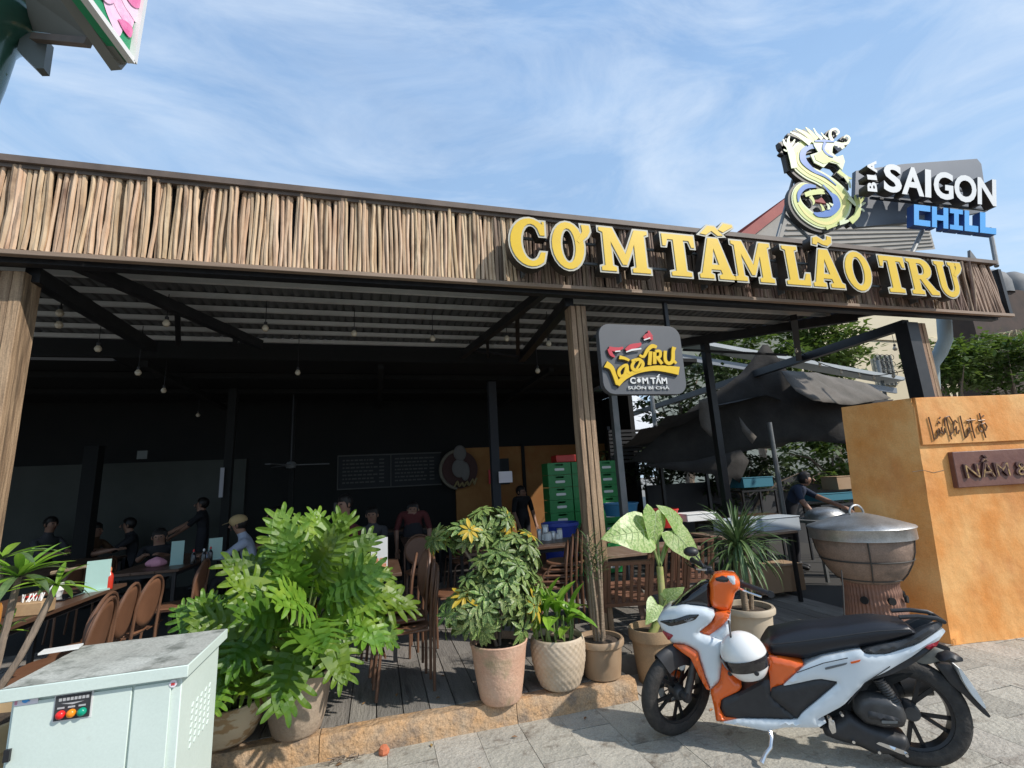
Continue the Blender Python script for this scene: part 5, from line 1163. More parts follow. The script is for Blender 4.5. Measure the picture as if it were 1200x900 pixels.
panel([C_(152, 90), C_(240, 95), C_(320, 140), C_(345, 230), C_(378, 330), C_(405, 395), C_(380, 385), C_(335, 305), C_(300, 230), C_(275, 180), C_(230, 150)], M_sor, 'lower_fairing', off=.008, r=.015, bul=.012, inn=.03)
panel([A_(500, 378), A_(620, 370), A_(602, 425), A_(560, 475), A_(500, 520), A_(440, 560), A_(372, 535), A_(440, 478), A_(492, 440)], M_sor, 'neck_panel', off=.0, r=.03, bul=.02, dd=.135, inn=0)
panel([A_(620, 375), A_(617, 470), A_(604, 580), A_(560, 610), A_(480, 575), A_(440, 556), A_(560, 474)], M_swhite, 'inner_shield', r=.03, bul=.02, dd=.13)
panel([A_(145, 355), A_(200, 305), A_(300, 220), A_(380, 165), A_(450, 150), A_(462, 200), A_(470, 280), A_(480, 350), A_(440, 358), A_(330, 350), A_(260, 335), A_(190, 345)], M_glos, 'front_visor', r=.05, bul=.05, dd=.10)
panel([A_(455, 150), A_(490, 100), A_(560, 88), A_(650, 100), A_(690, 150), A_(690, 200), A_(652, 235), A_(640, 300), A_(618, 372), A_(540, 372), A_(475, 338), A_(455, 280), A_(462, 210)], M_sor, 'handlebar_cover', r=.05, bul=.035, dd=.10)
panel([A_(500, 115), A_(560, 97), A_(615, 125), A_(600, 150), A_(540, 150), A_(510, 135)], M_glos, 'speedometer', r=.02, bul=.01, dd=.106, inn=.0, st=.012)
panel([A_(590, 100), A_(650, 102), A_(655, 165), A_(628, 175), A_(605, 130)], M_swhite, 'switch_cover', r=.02, bul=.01, dd=.105, inn=.06, st=.012)
panel([C_(495, 130), C_(510, 190), C_(540, 290), C_(618, 368), C_(600, 400), C_(480, 455), C_(470, 520), C_(500, 575), C_(600, 583), C_(480, 606), C_(445, 600), C_(430, 500), C_(404, 400), C_(470, 340)], M_sor, 'leg_shield', r=.03, bul=.02)
panel([C_(475, 455), C_(620, 398), C_(740, 332), C_(802, 322), C_(812, 440), C_(960, 562), C_(990, 594), C_(600, 584), C_(500, 565), C_(475, 510)], M_sblk, 'foot_board', off=-.012, r=.02, bul=.015)
rear = [C_(890, 358), C_(1040, 222), C_(1125, 185), B_(200, 318), B_(400, 278), B_(430, 305), B_(540, 305), B_(700, 255), B_(835, 165), B_(852, 182), B_(812, 235), B_(740, 265), B_(660, 325), B_(540, 395), B_(440, 440), B_(375, 505), B_(310, 575), B_(165, 652), B_(225, 662), B_(180, 692), B_(0, 690), C_(780, 665), C_(640, 632), C_(480, 606), C_(600, 582), C_(980, 592), C_(1015, 545), C_(1125, 455), B_(290, 450), B_(180, 432), B_(0, 470)]
panel(rear, M_swhite, 'rear_fairing', r=.02, bul=.011, off=.004)
panel([B_(0, 468), B_(180, 430), B_(292, 450), B_(100, 605), C_(985, 594), C_(955, 562), C_(808, 440), C_(812, 376), C_(890, 356)], M_sblk, 'side_cover', off=-.010, r=.02, bul=.012)
panel([C_(778, 160), C_(900, 182), C_(1042, 220), C_(890, 360), C_(812, 378), C_(806, 420), C_(800, 300), C_(788, 235)], M_sor, 'under_seat_panel', off=-.006, r=.03, bul=.02)
panel([B_(408, 285), B_(480, 262), B_(640, 225), B_(745, 165), B_(838, 125), B_(835, 160), B_(700, 245), B_(540, 302), B_(460, 303)], mat('grab_rail_grey', (.035, .037, .04), rough=.45), 'grab_rail', off=.008, r=.02, bul=.015, inn=.05)
panel([B_(440, 442), B_(540, 395), B_(660, 325), B_(740, 262), B_(812, 235), B_(790, 268), B_(650, 372), B_(560, 412), B_(455, 440)], M_sblk, 'tail_underside', off=-.01, r=.02, bul=.01)
panel([B_(735, 262), B_(818, 228), B_(805, 258), B_(762, 280)], M_rlens, 'tail_light', off=.002, r=.01, bul=.008, st=.012)
# seat
ser = tr_([D_(395, 290), D_(420, 258), D_(500, 238), D_(650, 226), D_(780, 219), D_(845, 228), D_(868, 262)], .03); seb = tr_([D_(400, 318), D_(440, 345), D_(540, 357), D_(640, 330), D_(720, 308), D_(840, 280), D_(872, 268)], .13)
b = MB(); secs = []
for i in range(19):
    t_ = i/18; k = t_*6; j = min(5, int(k)); f_ = k-j; T = Vector(ser[j]).lerp(Vector(ser[j+1]), f_); Bt = Vector(seb[j]).lerp(Vector(seb[j+1]), f_)
    s_ = (T.x+Bt.x)/2; zc = (T.y+Bt.y)/2; hh = max(.012, (T.y-Bt.y)/2); w = .145*(sin(min(1, t_*5+.12)*pi/2))*(1-.25*t_**3) * (1 if t_ < .95 else .8)
    if .42 < t_ < .55: hh *= .93
    secs.append((BW(s_, 0, zc), bl*w, Vector((0, 0, hh))+bf*(-.0)))
b.loft(secs, 20, 2.8); b.build('seat', M_seat, SC)
b = MB(); b.tube([c_+a_*.985+h_*.30 for c_, a_, h_ in secs[2:17]], .0028, 4); b.build('seat_piping', M_sblk, SC)
# wheels
STA = radians(47); axp, axd = BW(1.185, 0, .28), (BW(1.0, 0, .98)-BW(1.185, 0, .28)).normalized()
QS = Matrix.Rotation(-STA, 3, axd)
if (QS @ bf).dot(bl) < 0: QS = Matrix.Rotation(STA, 3, axd)
def SW(s, y, z): p = BW(s, y, z); return axp+QS @ (p-axp)
def wheel(c, R, w, name, turn=False):
    fw_, ax, uz = bf, bl, Vector((0, 0, 1))
    if turn: fw_, ax, uz = QS @ bf, QS @ bl, QS @ uz
    M = Matrix((fw_, uz, ax)).transposed(); bl_ = ax
    root = None
    b = MB(); prof = [(R-.085, -w*.42), (R-.06, -w*.5), (R-.03, -w*.48), (R-.008, -w*.3), (R, 0), (R-.008, w*.3), (R-.03, w*.48), (R-.06, w*.5), (R-.085, w*.42), (R-.088, 0), (R-.085, -w*.42)]
    b.lathe(prof, 48, c, M); root = b.build(name, M_tyre, SC)
    b = MB(); b.lathe([(R-.086, -w*.36), (R-.10, -w*.3), (R-.102, 0), (R-.10, w*.3), (R-.086, w*.36), (R-.084, 0), (R-.086, -w*.36)], 40, c, M); b.build('rim', M_rim, root)
    for k in range(10):
        a = 2*pi*k/10+(.12 if k % 2 else -.12); e_ = M @ Vector((cos(a)*(R-.1), sin(a)*(R-.1), 0)); s0 = M @ Vector((cos(a+(.3 if k % 2 else -.3))*.04, sin(a+(.3 if k % 2 else -.3))*.04, 0)); b = MB(); b.beam(c+s0, c+e_, .02, .011, upv=bl_); b.build('spoke', M_rim, root)
    b = MB(); b.lathe([(0, -w*.6), (.035, -w*.6), (.045, -w*.4), (.045, w*.4), (.035, w*.6), (0, w*.6)], 20, c, M); b.build('hub', M_mech, root)
    return root, M
RR = .274
fw, Mt = wheel(SW(1.2747, 0, RR), RR, .080, 'front_wheel', True); rw, Mw = wheel(RW+Vector((0, 0, RR+.004)), RR+.004, .10, 'rear_wheel')
b = MB(); c = SW(1.2747, -.055, RR); b.lathe([(.06, -.002), (.105, -.002), (.105, .002), (.06, .002), (.06, -.002)], 30, c, Mt); b.build('brake_disc', M_chrome, fw)
for k in range(10): a = k*pi/5; b = MB(); b.beam(c+Mt @ Vector((cos(a)*.03, sin(a)*.03, 0)), c+Mt @ Vector((cos(a+.3)*.065, sin(a+.3)*.065, 0)), .008, .003, upv=QS @ bl); b.build('disc_arm', M_mech, fw)
# fork, fender
hub = Vector((1.2747, RR))
top = Vector(unp(*C_(285, 110), .05))
for sd in (1, -1):
    b = MB(); b.tube([SW(hub.x-.015, .075*sd, hub.y), SW(hub.x-.06, .075*sd, hub.y+.12), SW(hub.x-.135, .07*sd, hub.y+.34)], [.024, .024, .018], 10); b.lathe([(0, -.03), (.03, -.03), (.034, 0), (.03, .02), (0, .02)], 12, SW(hub.x-.01, .075*sd, hub.y), Mt); b.build('fork_leg', M_mech, SC)
b = MB(); b.cbox(SW(hub.x-.07, -.085, hub.y+.02), (.03, .08, .10), Matrix((bl, bf, Vector((0, 0, 1)))).transposed()); b.build('brake_caliper', M_mech, SC, bev=.008)
def fend(u, v): 
    a = radians(60+u*72); R_ = RR+.022; y = (v-.5)*.12; q = 1-.35*abs(2*v-1)**3; return SW(hub.x+cos(a)*R_*q-.0, y, hub.y+sin(a)*R_*q+.01*(1-abs(2*v-1)))
b = MB(); b.grid(fend, 18, 8); b.build('front_fender', M_sblk, SC)
panel([C_(160, 110), C_(240, 165), C_(262, 190), C_(232, 258), C_(212, 262), C_(180, 215)], M_swhite, 'fender_stay', dd=.075, r=.02, bul=.01, inn=.055, st=.015)
# handlebars
hb = Vector(unp(*A_(640, 165), .06))
for sd in (1, -1):
    b = MB(); p0, p1, p2 = SW(hb.x+.02, .07*sd, hb.y), SW(hb.x-.01, .20*sd, hb.y+.005), SW(hb.x-.04, .335*sd, hb.y-.002); b.tube([p0, p1, p2], .017, 12); b.lathe([(0, -.01), (.021, -.01), (.021, .01), (0, .01)], 12, p2, Mw); g_ = b.build('grip', M_sblk, SC)
    b = MB(); b.tube([SW(hb.x+.03, .12*sd, hb.y+.01), SW(hb.x+.075, .17*sd, hb.y+.008), SW(hb.x+.06, .26*sd, hb.y-.0), SW(hb.x+.035, .33*sd, hb.y-.005)], [.009, .008, .006, .007], 6); b.build('brake_lever', M_chrome, SC)
    b = MB(); b.cbox(SW(hb.x+.0, .135*sd, hb.y), (.06, .05, .05), Matrix((bl, bf, Vector((0, 0, 1)))).transposed()); b.build('switch_block', M_sblk, SC, bev=.008)
sd = -1
b = MB(); b.tube([SW(hb.x+.02, .15*sd, hb.y+.01), SW(hb.x+.02, .19*sd, hb.y+.05), SW(hb.x+.01, .25*sd, hb.y+.075)], .006, 6); mr = b.build('mirror', M_sblk, SC)
b = MB(); b.ell(SW(hb.x+.01, .29*sd, hb.y+.085), (.055, .055, .035), 12, 8); b.build('mirror_head', M_sblk, mr)
# engine block, belt cover, shock, exhaust
panel([B_(375, 545), B_(450, 520), B_(560, 535), B_(625, 570), B_(655, 650), B_(640, 700), B_(540, 705), B_(430, 680), B_(370, 620)], M_mech, 'belt_cover', dd=.135, r=.04, bul=.035, inn=.04, sides=(1,))
panel([B_(285, 660), B_(330, 620), B_(430, 680), B_(560, 720), B_(650, 745), B_(672, 800), B_(640, 845), B_(480, 840), B_(400, 800), B_(290, 770), B_(215, 740), B_(200, 690)], M_sblk, 'crankcase', dd=.12, r=.04, bul=.03, inn=.0, sides=(1,))
panel([B_(440, 600), B_(600, 640), B_(615, 662), B_(600, 672), B_(440, 645)], M_sblk, 'cover_rib', dd=.146, r=.012, bul=.010, inn=.1, sides=(1,), st=.014)
panel([B_(510, 652), B_(595, 655), B_(595, 668), B_(512, 667)], M_steelg, 'cover_plate', dd=.150, r=.01, bul=.003, inn=.13, sides=(1,), st=.014)
panel([B_(500, 765), B_(640, 815), B_(655, 830), B_(620, 832), B_(480, 775)], M_chrome, 'lower_trim', dd=.128, r=.01, bul=.006, inn=.1, sides=(1,), st=.014)
panel([B_(230, 640), B_(262, 655), B_(272, 715), B_(250, 725), B_(232, 690)], M_chrome, 'stand_pivot', dd=.135, r=.01, bul=.006, inn=.08, sides=(1,), st=.012)
panel([B_(160, 655), B_(300, 580), B_(440, 445), B_(520, 410), B_(700, 380), B_(690, 410), B_(560, 470), B_(600, 560), B_(380, 560), B_(300, 690), B_(190, 700)], MATS['dark_ceiling'], 'inner_frame', dd=.05, r=.02, bul=.01)
for (u, v) in ((360, 760), (495, 815), (640, 830), (300, 618), (238, 640)):
    s, z = unp(*B_(u, v), .125); b = MB(); b.lathe([(0, .008), (.008, .008), (.010, 0), (.010, -.02)], 8, BW(s, .128, z), Mw); b.build('bolt', M_chrome, SC)
s0, s1 = unp(*B_(488, 428), .09), unp(*B_(585, 560), .09); b = MB(); n = 90; a_, c_ = BW(s0[0], .09, s0[1]), BW(s1[0], .09, s1[1]); ax = (c_-a_); r1_ = ax.normalized().cross(bl).normalized(); 
b.tube([a_+ax*(i/n)+(r1_*cos(i*.75)+bl*sin(i*.75))*.026 for i in range(n)], .006, 5); b.tube([a_, c_], .014, 8); b.build('shock_absorber', M_mech, SC)
for pts_ in ([B_(60, 395), B_(200, 345), B_(330, 318)], [B_(330, 560), B_(420, 450), B_(560, 372)]):
    b = MB(); P3 = []
    for q in resample(pts_, 6, False)+[pts_[-1]]: s_, z_ = unp(q[0], q[1], .16); P3.append(BW(s_, hwf(s_)+.0045, z_))
    b.tube(P3, .0022, 4); b.build('panel_seam', M_sblk, SC)
for k, pts_ in enumerate(([B_(210, 372), B_(330, 345), B_(322, 356), B_(214, 384)], [B_(345, 342), B_(400, 330), B_(394, 341), B_(350, 352)])): panel(pts_, [mat('grey_decal', (.12, .13, .14), rough=.3), M_sor][k], 'decal', off=.010, r=.004, bul=.002, inn=.12, sides=(1,), st=.012)
for dx in (0, .012, .024): b = MB(); b.tube(smooth([SW(hb.x+.03, .10-dx, hb.y), SW(hb.x+.09, .08-dx, hb.y+.03-dx), SW(hb.x+.13, .05-dx, hb.y-.03), SW(hb.x+.12, .03, hb.y-.12)], 4), .0045, 5); b.build('cable', M_sblk, SC)
ex = MB(); e0, e1 = Vector(unp(*B_(520, 440), -.17)), Vector(unp(*B_(760, 460), -.17)); ex.tube([BW(e0.x+.25, -.14, .16), BW(e0.x+.05, -.17, .22), BW(e0.x-.08, -.18, e0.y-.02)], [.02, .03, .055], 14); ex.tube([BW(e0.x-.08, -.18, e0.y-.02), BW(e1.x, -.18, e1.y)], [.06, .058], 16); ex.build('exhaust', M_sblk, SC)
ex = MB(); ex.tube([BW(e1.x, -.18, e1.y), BW(e1.x-.05, -.18, e1.y+.01)], [.059, .045], 16); ex.build('exhaust_tip', M_chrome, SC)
# tail hardware
panel([B_(690, 350), B_(740, 300), B_(800, 275), B_(870, 300), B_(850, 330), B_(760, 358)], M_bbg, 'tail_bracket', dd=.035, r=.02, bul=.01)
panel([B_(820, 345), B_(835, 318), B_(885, 302), B_(945, 325), B_(948, 345), B_(900, 352)], M_sblk, 'turn_signal', dd=.13, r=.02, bul=.018, inn=.05)
panel([B_(800, 352), B_(880, 358), B_(905, 400), B_(985, 500), B_(1090, 630), B_(1080, 640), B_(1045, 615), B_(960, 530), B_(880, 465), B_(830, 400)], M_sblk, 'plate_holder', dd=.05, r=.02, bul=.008)
panel([B_(912, 372), B_(930, 380), B_(1010, 490), B_(1062, 580), B_(1055, 590), B_(990, 520), B_(945, 450)], M_paper, 'licence_plate', dd=.085, r=.005, bul=.002, st=.02)
b = MB(); pk_ = [C_(800, 655), C_(812, 700), C_(805, 765), C_(770, 810), C_(745, 868)]; P_ = [unp(*q, .16+.03*i) for i, q in enumerate(pk_)]; b.tube([BW(s, .16+.03*i, max(.012, z)) for i, (s, z) in enumerate(P_)], [.013, .011, .010, .010, .015], 8); b.build('side_stand', M_chrome, SC)
rl = MB(); Q = [unp(*B_(u, v), .07) for u, v in ((600, 105), (700, 100), (800, 112), (838, 130))]; rl.tube([BW(s, .07, z) for s, z in Q]+[BW(s, -.07, z) for s, z in Q[::-1]], .012, 8); rl.build('rear_rail', M_sblk, SC)
# helmet hanging at the front of the seat
hs_, hz_ = unp(*A_(718, 690), .20); hc = BW(hs_, .20, hz_)
HE = thing('helmet', 'white open face helmet with black visor band hanging from the scooter hook', 'helmet', hc)
Mh = Matrix((bf, bl, Vector((0, 0, 1)))).transposed() @ Matrix.Rotation(radians(14), 3, 'Y')
sh = []
b = MB()
def shell(u, v):
    a = 2*pi*u; p = pi*(.0+.62*v); r = .118; return hc+Mh @ Vector((sin(p)*cos(a)*r*1.12, sin(p)*sin(a)*r*.97, cos(p)*r*1.12))
b.grid(shell, 28, 14); b.build('shell', mat('helmet_white', (.80, .79, .76), rough=.25, coat=.6), HE, fix=True)
b = MB()
def low(u, v): a = 2*pi*u; p = pi*(.60+.22*v); r = .119; return hc+Mh @ Vector((sin(p)*cos(a)*r*1.1, sin(p)*sin(a)*r*.95, cos(p)*r*1.25))
b.grid(low, 28, 6); b.build('chin_guard', MATS['helmet_white'], HE)
b = MB()
def band(u, v): a = radians(-30+240*u)+.2; p = pi*(.46+.15*v+.05*sin(u*pi)); r = .1235; return hc+Mh @ Vector((sin(p)*cos(a)*r*1.12, sin(p)*sin(a)*r*.98, cos(p)*r*1.16))
b.grid(band, 22, 5); b.build('visor', mat('smoked_visor', (.012, .010, .012), rough=.08, coat=.7), HE)
b = MB(); b.tube([hc+Mh @ Vector(p) for p in ((-.1, .06, -.03), (-.115, .0, -.07), (-.08, -.03, -.12), (-.02, .03, -.135))], .009, 6); b.build('chin_strap', M_sblk, HE)
b = MB(); b.tube([hc+Mh @ Vector((.03, .05, .12)), BW(hs_+.06, .13, hz_+.17)], .006, 5); b.build('hook_strap', M_sblk, HE)
for a in (.35, 1.9): b = MB(); b.lathe([(0, .006), (.012, .005), (.014, 0)], 10, hc+Mh @ Vector((cos(a)*.118, sin(a)*.105, -.075)), Mw); b.build('vent', M_sblk, HE)
# ================================================================== CABINET
CB = thing('electrical_cabinet', 'pale mint metal electrical cabinet with dirty top and three coloured pilot lamps', 'cabinet', (-1.03, 2.66, 0))
X0, X1, Y0, Y1, ZT = -1.312, -.758, 2.425, 2.905, .955
b = MB(); b.box(X0, X1, Y0, Y1, 0, ZT); b.build('body', M_cab, CB, bev=.004)
b = MB(); b.box(X0-.03, X1+.028, Y0-.03, Y1+.028, ZT+.001, ZT+.046); b.build('lid_rim', M_cab, CB, bev=.003)
b = MB(); b.grid(lambda u, v: Vector((X0-.025+u*(X1-X0+.048), Y0-.025+v*(Y1-Y0+.048), ZT+.0475+.0015*noise.noise(Vector((u*8, v*8, 0))))), 20, 16); b.build('lid_top', M_cabt, CB)
xs_ = at(155, 830, Y=Y0).x
for x0, x1 in ((X0+.012, xs_-.004), (xs_+.004, X1-.035)):
    b = MB(); b.box(x0, x1, Y0-.010, Y0-.001, .04, ZT-.012); d_ = b.build('door', M_cab, CB, bev=.002)
    if x0 > X0+.05: continue
    h_ = MB(); h_.box(x0-.004, x0+.014, Y0-.022, Y0-.0105, ZT-.20, ZT-.16); h_.build('hinge', M_steel, d_)
for i in range(5):
    for j in range(7):
        z = ZT-.16-j*.026-i*.0; y = Y0+.14+i*.055
        b = MB(); b.beam((X1+.0005, y, z-.008), (X1+.0005, y+.020, z+.004), .008, .006, upv=(1, 0, 0)); b.build('louvre', M_cab, CB)
kx = xs_-.03; b = MB(); b.box(kx-.012, kx+.008, Y0-.020, Y0-.0102, .50, .60); lk = b.build('lock', M_steelg, CB, bev=.003)
b = MB(); b.box(kx-.006, kx+.002, Y0-.034, Y0-.0205, .53, .59); b.build('lock_lever', M_steel, lk)
pl0, pl1 = at(63, 845, Y=Y0-.011), at(108, 810, Y=Y0-.011)
b = MB(); b.box(pl0.x, pl1.x, Y0-.016, Y0-.0102, pl0.z, pl1.z); pp = b.build('control_plate', mat('plate_black', (.02, .022, .025), (.06, .06, .065), 12, .4), CB)
b = MB(); b.box(pl0.x-.006, pl1.x+.006, Y0-.0115, Y0-.0101, pl0.z-.006, pl1.z+.006); b.build('plate_surround', M_white, CB)
w_ = pl1.x-pl0.x; h_ = pl1.z-pl0.z
for k, (m_, nm) in enumerate(((mat('lamp_red', (.75, .02, .02), rough=.25), 'r'), (mat('lamp_amber', (.80, .25, .01), rough=.25), 'a'), (mat('lamp_green', (.0, .28, .17), rough=.25), 'g'))):
    c = Vector((pl0.x+w_*(.2+.3*k), Y0-.016, pl0.z+h_*.24)); Mx = Matrix.Rotation(pi/2, 3, 'X'); b = MB(); b.lathe([(.0145, 0), (.0145, .008), (.011, .014), (0, .018)], 18, c, Mx); b.build('pilot_lamp', m_, pp)
M_silv = mat('silver_print', (.42, .42, .42), rough=.4)
for z_, ln in ((.86, .5), (.72, .62)): pass
b = MB(); b.prism([(pl0.x+w_*.18, pl0.z+h_*.68), (pl0.x+w_*.82, pl0.z+h_*.68), (pl0.x+w_*.5, pl0.z+h_*.60)], .001, lambda u, v, w: Vector((u, Y0-.0175+w, v))); b.build('emblem', M_silv, pp)
b = MB(); [b.box(pl0.x+w_*(.10+.11*k), pl0.x+w_*(.18+.11*k), Y0-.0178, Y0-.0162, pl0.z+h_*.78, pl0.z+h_*.90) for k in range(8)]; [b.box(pl0.x+w_*(.08+.3*k), pl0.x+w_*(.28+.3*k), Y0-.0178, Y0-.0162, pl0.z+h_*.47, pl0.z+h_*.54) for k in range(3)]; tag(b.build('label_print', M_silv, pp), kind='stuff')
s0, s1 = at(16, 828, Y=Y0-.011), at(46, 811, Y=Y0-.011)
b = MB(); b.box(s0.x, s1.x, Y0-.0118, Y0-.0102, s0.z, s1.z); st_ = b.build('sticker', mat('sticker_white', (.78, .72, .76), rough=.5), CB)
b = MB(); c = (s0+s1)/2; b.lathe([(0, .0), (.009, 0), (.011, .004), (0, .006)], 10, (c.x, Y0-.0125, c.z), Matrix.Rotation(pi/2, 3, 'X')); b.box(c.x-.012, c.x+.012, Y0-.013, Y0-.0119, c.z-.008, c.z-.005); b.build('emblem', M_blue, st_)
b = MB(); b.box(s0.x+.002, s0.x+.010, Y0-.0125, Y0-.0119, s0.z+.004, s1.z-.003); b.build('print', M_pink, st_)
c = at(203, 801, Y=Y0-.011); b = MB(); b.lathe([(0, 0), (.014, 0), (.014, .002), (0, .002)], 14, (c.x, Y0-.0105, c.z), Matrix.Rotation(pi/2, 3, 'X')); s2 = b.build('sticker', MATS['sticker_white'], CB)
b = MB(); b.box(c.x-.006, c.x-.001, Y0-.0142, Y0-.0126, c.z-.006, c.z+.004); b.box(c.x+.001, c.x+.006, Y0-.0142, Y0-.0126, c.z-.006, c.z+.004); b.build('print', M_red, s2)
c = at(211, 791, Y=Y0-.011); b = MB(); b.box(c.x-.022, c.x+.016, Y0-.0115, Y0-.0101, c.z-.012, c.z+.010); b.build('torn_sticker', mat('torn_sticker', (.50, .22, .22), (.45, .48, .55), 40, .7), CB)
# note lying behind cabinet lid
p = at(95, 748, Z=ZT+.06); b = MB(); b.cbox((p.x, Y1-.03, ZT+.056), (.14, .07, .008), Matrix.Rotation(.2, 3, 'Z')); tag(b.build('paper_packet', M_paper), 'flat white paper packet lying on the back edge of the cabinet top', 'packet')

# ================================================================== FURNITURE
def make_chair(label, group):
    t = thing('oval_back_chair', label, 'chair', (0, 0, 0), 0, group)
    b = MB(); b.loft([((0, .02, .455+.0), (.20, 0, 0), (0, .20, 0)), ((0, .02, .475), (.215, 0, 0), (0, .215, 0)), ((0, .02, .487), (.205, 0, 0), (0, .205, 0))], 24, 2.6); b.build('seat', M_chair, t)
    b = MB()
    def bk(u, v):
        a = 2*pi*u; r = v; x = .205*cos(a)*r; z = .20*sin(a)*r; return Vector((x, -.215-.05*(z+.2)/.4+.10*(x*x)/.05*.25, .715+z))
    b.grid(bk, 28, 5); o = b.build('backrest', M_chair, t); s = o.modifiers.new('solid', 'SOLIDIFY'); s.thickness = .012
    b = MB(); arch = [(-.20, -.20, .0), (-.205, -.205, .45)]+[(-.207*cos(a), -.225-.045*sin(a), .70+.235*sin(a)) for a in [i*pi/12 for i in range(13)]]+[(.205, -.205, .45), (.20, -.20, .0)]; b.tube(arch, .0125, 7); b.build('back_frame', M_chairf, t)
    for s_ in (-1, 1): b = MB(); b.tube([(.19*s_, -.16, .46), (.19*s_, .17, .458), (.195*s_, .21, .42), (.205*s_, .25, 0)], .0125, 7); b.build('leg', M_chairf, t)
    b = MB(); b.tube([(-.19, .18, .30), (.19, .18, .30)], .009, 6); b.build('stretcher', M_chairf, t)
    return t
def drop(t, loc, rz, label=None, group=None, tilt=None):
    t.location = loc; t.rotation_euler = tilt if tilt else (0, 0, rz)
    if label: t['label'] = label
    if group: t['group'] = group
    t.scale = (.95, .95, .94)
    return t
ch0 = make_chair('x', 'brown oval-backed chairs along the left table'); used = False
def chair(loc, rz, label, group, tilt=None):
    global used
    t = ch0 if not used else copy_tree(ch0); used = True; return drop(t, loc, rz, label, group, tilt)
for i, (x, y, a) in enumerate([(-2.02, 4.12, 96), (-2.12, 4.36, 92), (-2.12, 4.72, 94), (-2.10, 5.10, 86), (-2.02, 6.10, 90)]):
    chair((x, y, .142), radians(a), 'brown oval-backed chair, '+['nearest and half hidden, behind the white paper on the cabinet', 'second nearest behind the cabinet, its back turned to the right', 'third from the cabinet along the left table', 'sunlit and fourth from the cabinet along the left table', 'in shade in front of the person with the cap'][i], 'brown oval-backed chairs along the left table')
for i, (x, y, z, rz, tl) in enumerate([(.22, 4.22, .142, 94, None), (.20, 4.30, .20, 94, None), (.17, 4.38, .26, 95, None), (.12, 5.05, .142, 84, None)]):
    chair((x, y, z), radians(rz), 'brown oval-backed chair between the two leafy plants, '+['at the bottom of the small stack', 'second in the small stack', 'on top of the small stack', 'single behind the stack'][i], 'brown chairs between philodendron and umbrella plant')
for i in range(5):
    chair((1.72+.055*i, 5.08-.015*i, .142+.055*i), radians(70), 'brown oval-backed chair stacked behind the umbrella plant, '+['lowest of five', 'second from the bottom', 'middle of five', 'second from the top', 'topmost of five'][i], 'stack of brown chairs left of the wooden post')
for i, (x, y, a, l) in enumerate([(-.35, 5.9, 180, 'brown oval-backed chair facing us from behind the philodendron'), (.75, 5.2, -90, 'brown oval-backed chair just behind the umbrella plant'), (-1.42, 7.55, 90, 'brown oval-backed chair under the seated man with the cap')]):
    chair((x, y, .142), radians(a), l, 'brown chairs in the dark hall')
def slat_chair(loc, rz, label, tilt=0):
    t = thing('slat_back_chair', label, 'chair', loc, 0, 'slat-backed chairs leaning at the right table'); t.rotation_euler = (tilt, 0, rz)
    for k in range(6): x = -.17+k*.068; b = MB(); b.beam((x, -.20, .48), (x, -.26, .86), .028, .016, upv=(0, 1, 0)); b.build('slat', M_slat, t, world=False)
    for k in range(5): y = -.15+k*.08; b = MB(); b.cbox((0, y, .46), (.40, .062, .018)); b.build('seat_slat', M_slat, t, world=False)
    for z in (.46, .87): b = MB(); b.beam((-.215, -.20 if z < .6 else -.262, z), (.215, -.20 if z < .6 else -.262, z), .03, .03); b.build('rail', M_slat, t, world=False)
    for s in (-1, 1):
        b = MB(); b.beam((.205*s, -.13, 0), (.205*s, -.265, .90), .03, .022, upv=(0, 1, 0)); b.build('leg', M_slat, t, world=False)
        b = MB(); b.beam((.18*s, -.24, 0), (.18*s, .20, .47), .03, .022, upv=(0, 1, 0)); b.build('leg', M_slat, t, world=False)
    return t
slat_chair((2.25, 4.50, .142), radians(-14), 'reddish slat-backed chair right beside the middle wooden post', radians(16))
slat_chair((2.68, 4.55, .142), radians(-4), 'reddish slat-backed chair directly behind the alocasia stalk', radians(8))
slat_chair((3.15, 4.75, .142), radians(-12), 'reddish slat-backed chair between the alocasia and the spiky marginata', radians(6))
def table(x0, x1, y0, y1, z, label, m=M_table, group='dining tables'):
    t = thing('dining_table', label, 'table', ((x0+x1)/2, (y0+y1)/2, .14), group=group); n = max(2, int((x1-x0)/.2)) if (y1-y0) > (x1-x0) else max(2, int((y1-y0)/.2))
    for k in range(n):
        b = MB()
        if (y1-y0) > (x1-x0): w = (x1-x0)/n; b.box(x0+k*w+.002, x0+(k+1)*w-.002, y0, y1, z-.03, z)
        else: w = (y1-y0)/n; b.box(x0, x1, y0+k*w+.002, y0+(k+1)*w-.002, z-.03, z)
        b.build('top_board', m, t, bev=.003)
    b = MB(); b.box(x0+.04, x1-.04, y0+.04, y1-.04, z-.075, z-.031); b.build('apron', M_steel, t)
    for x in (x0+.06, x1-.06):
        for y in (y0+.06, y1-.06): b = MB(); b.box(x-.018, x+.018, y-.018, y+.018, .14, z-.032); b.build('leg', M_steel, t)
table(-3.05, -2.33, 3.75, 5.75, .90, 'long dark table along the row of brown chairs at the left')
table(-2.85, -2.15, 6.5, 8.3, .90, 'dark dining table of the person with the cap')
table(-.45, .22, 4.75, 5.75, .90, 'dining table hidden behind the philodendron, white menu card on it')
table(.95, 2.75, 5.55, 6.25, .90, 'dark table carrying jars and cups between umbrella plant and wooden post')
table(2.15, 3.35, 4.62, 5.2, .88, 'weathered wooden table right behind the alocasia leaves', M_tabled)
table(-1.35, -.65, 7.3, 8.6, .90, 'dark table in mid hall behind the philodendron top')
table(.35, 1.05, 7.0, 8.3, .90, 'dark table in mid hall left of the umbrella plant')
table(-4.4, -3.6, 6.2, 8.8, .90, 'long dark table by the left wall of the hall')
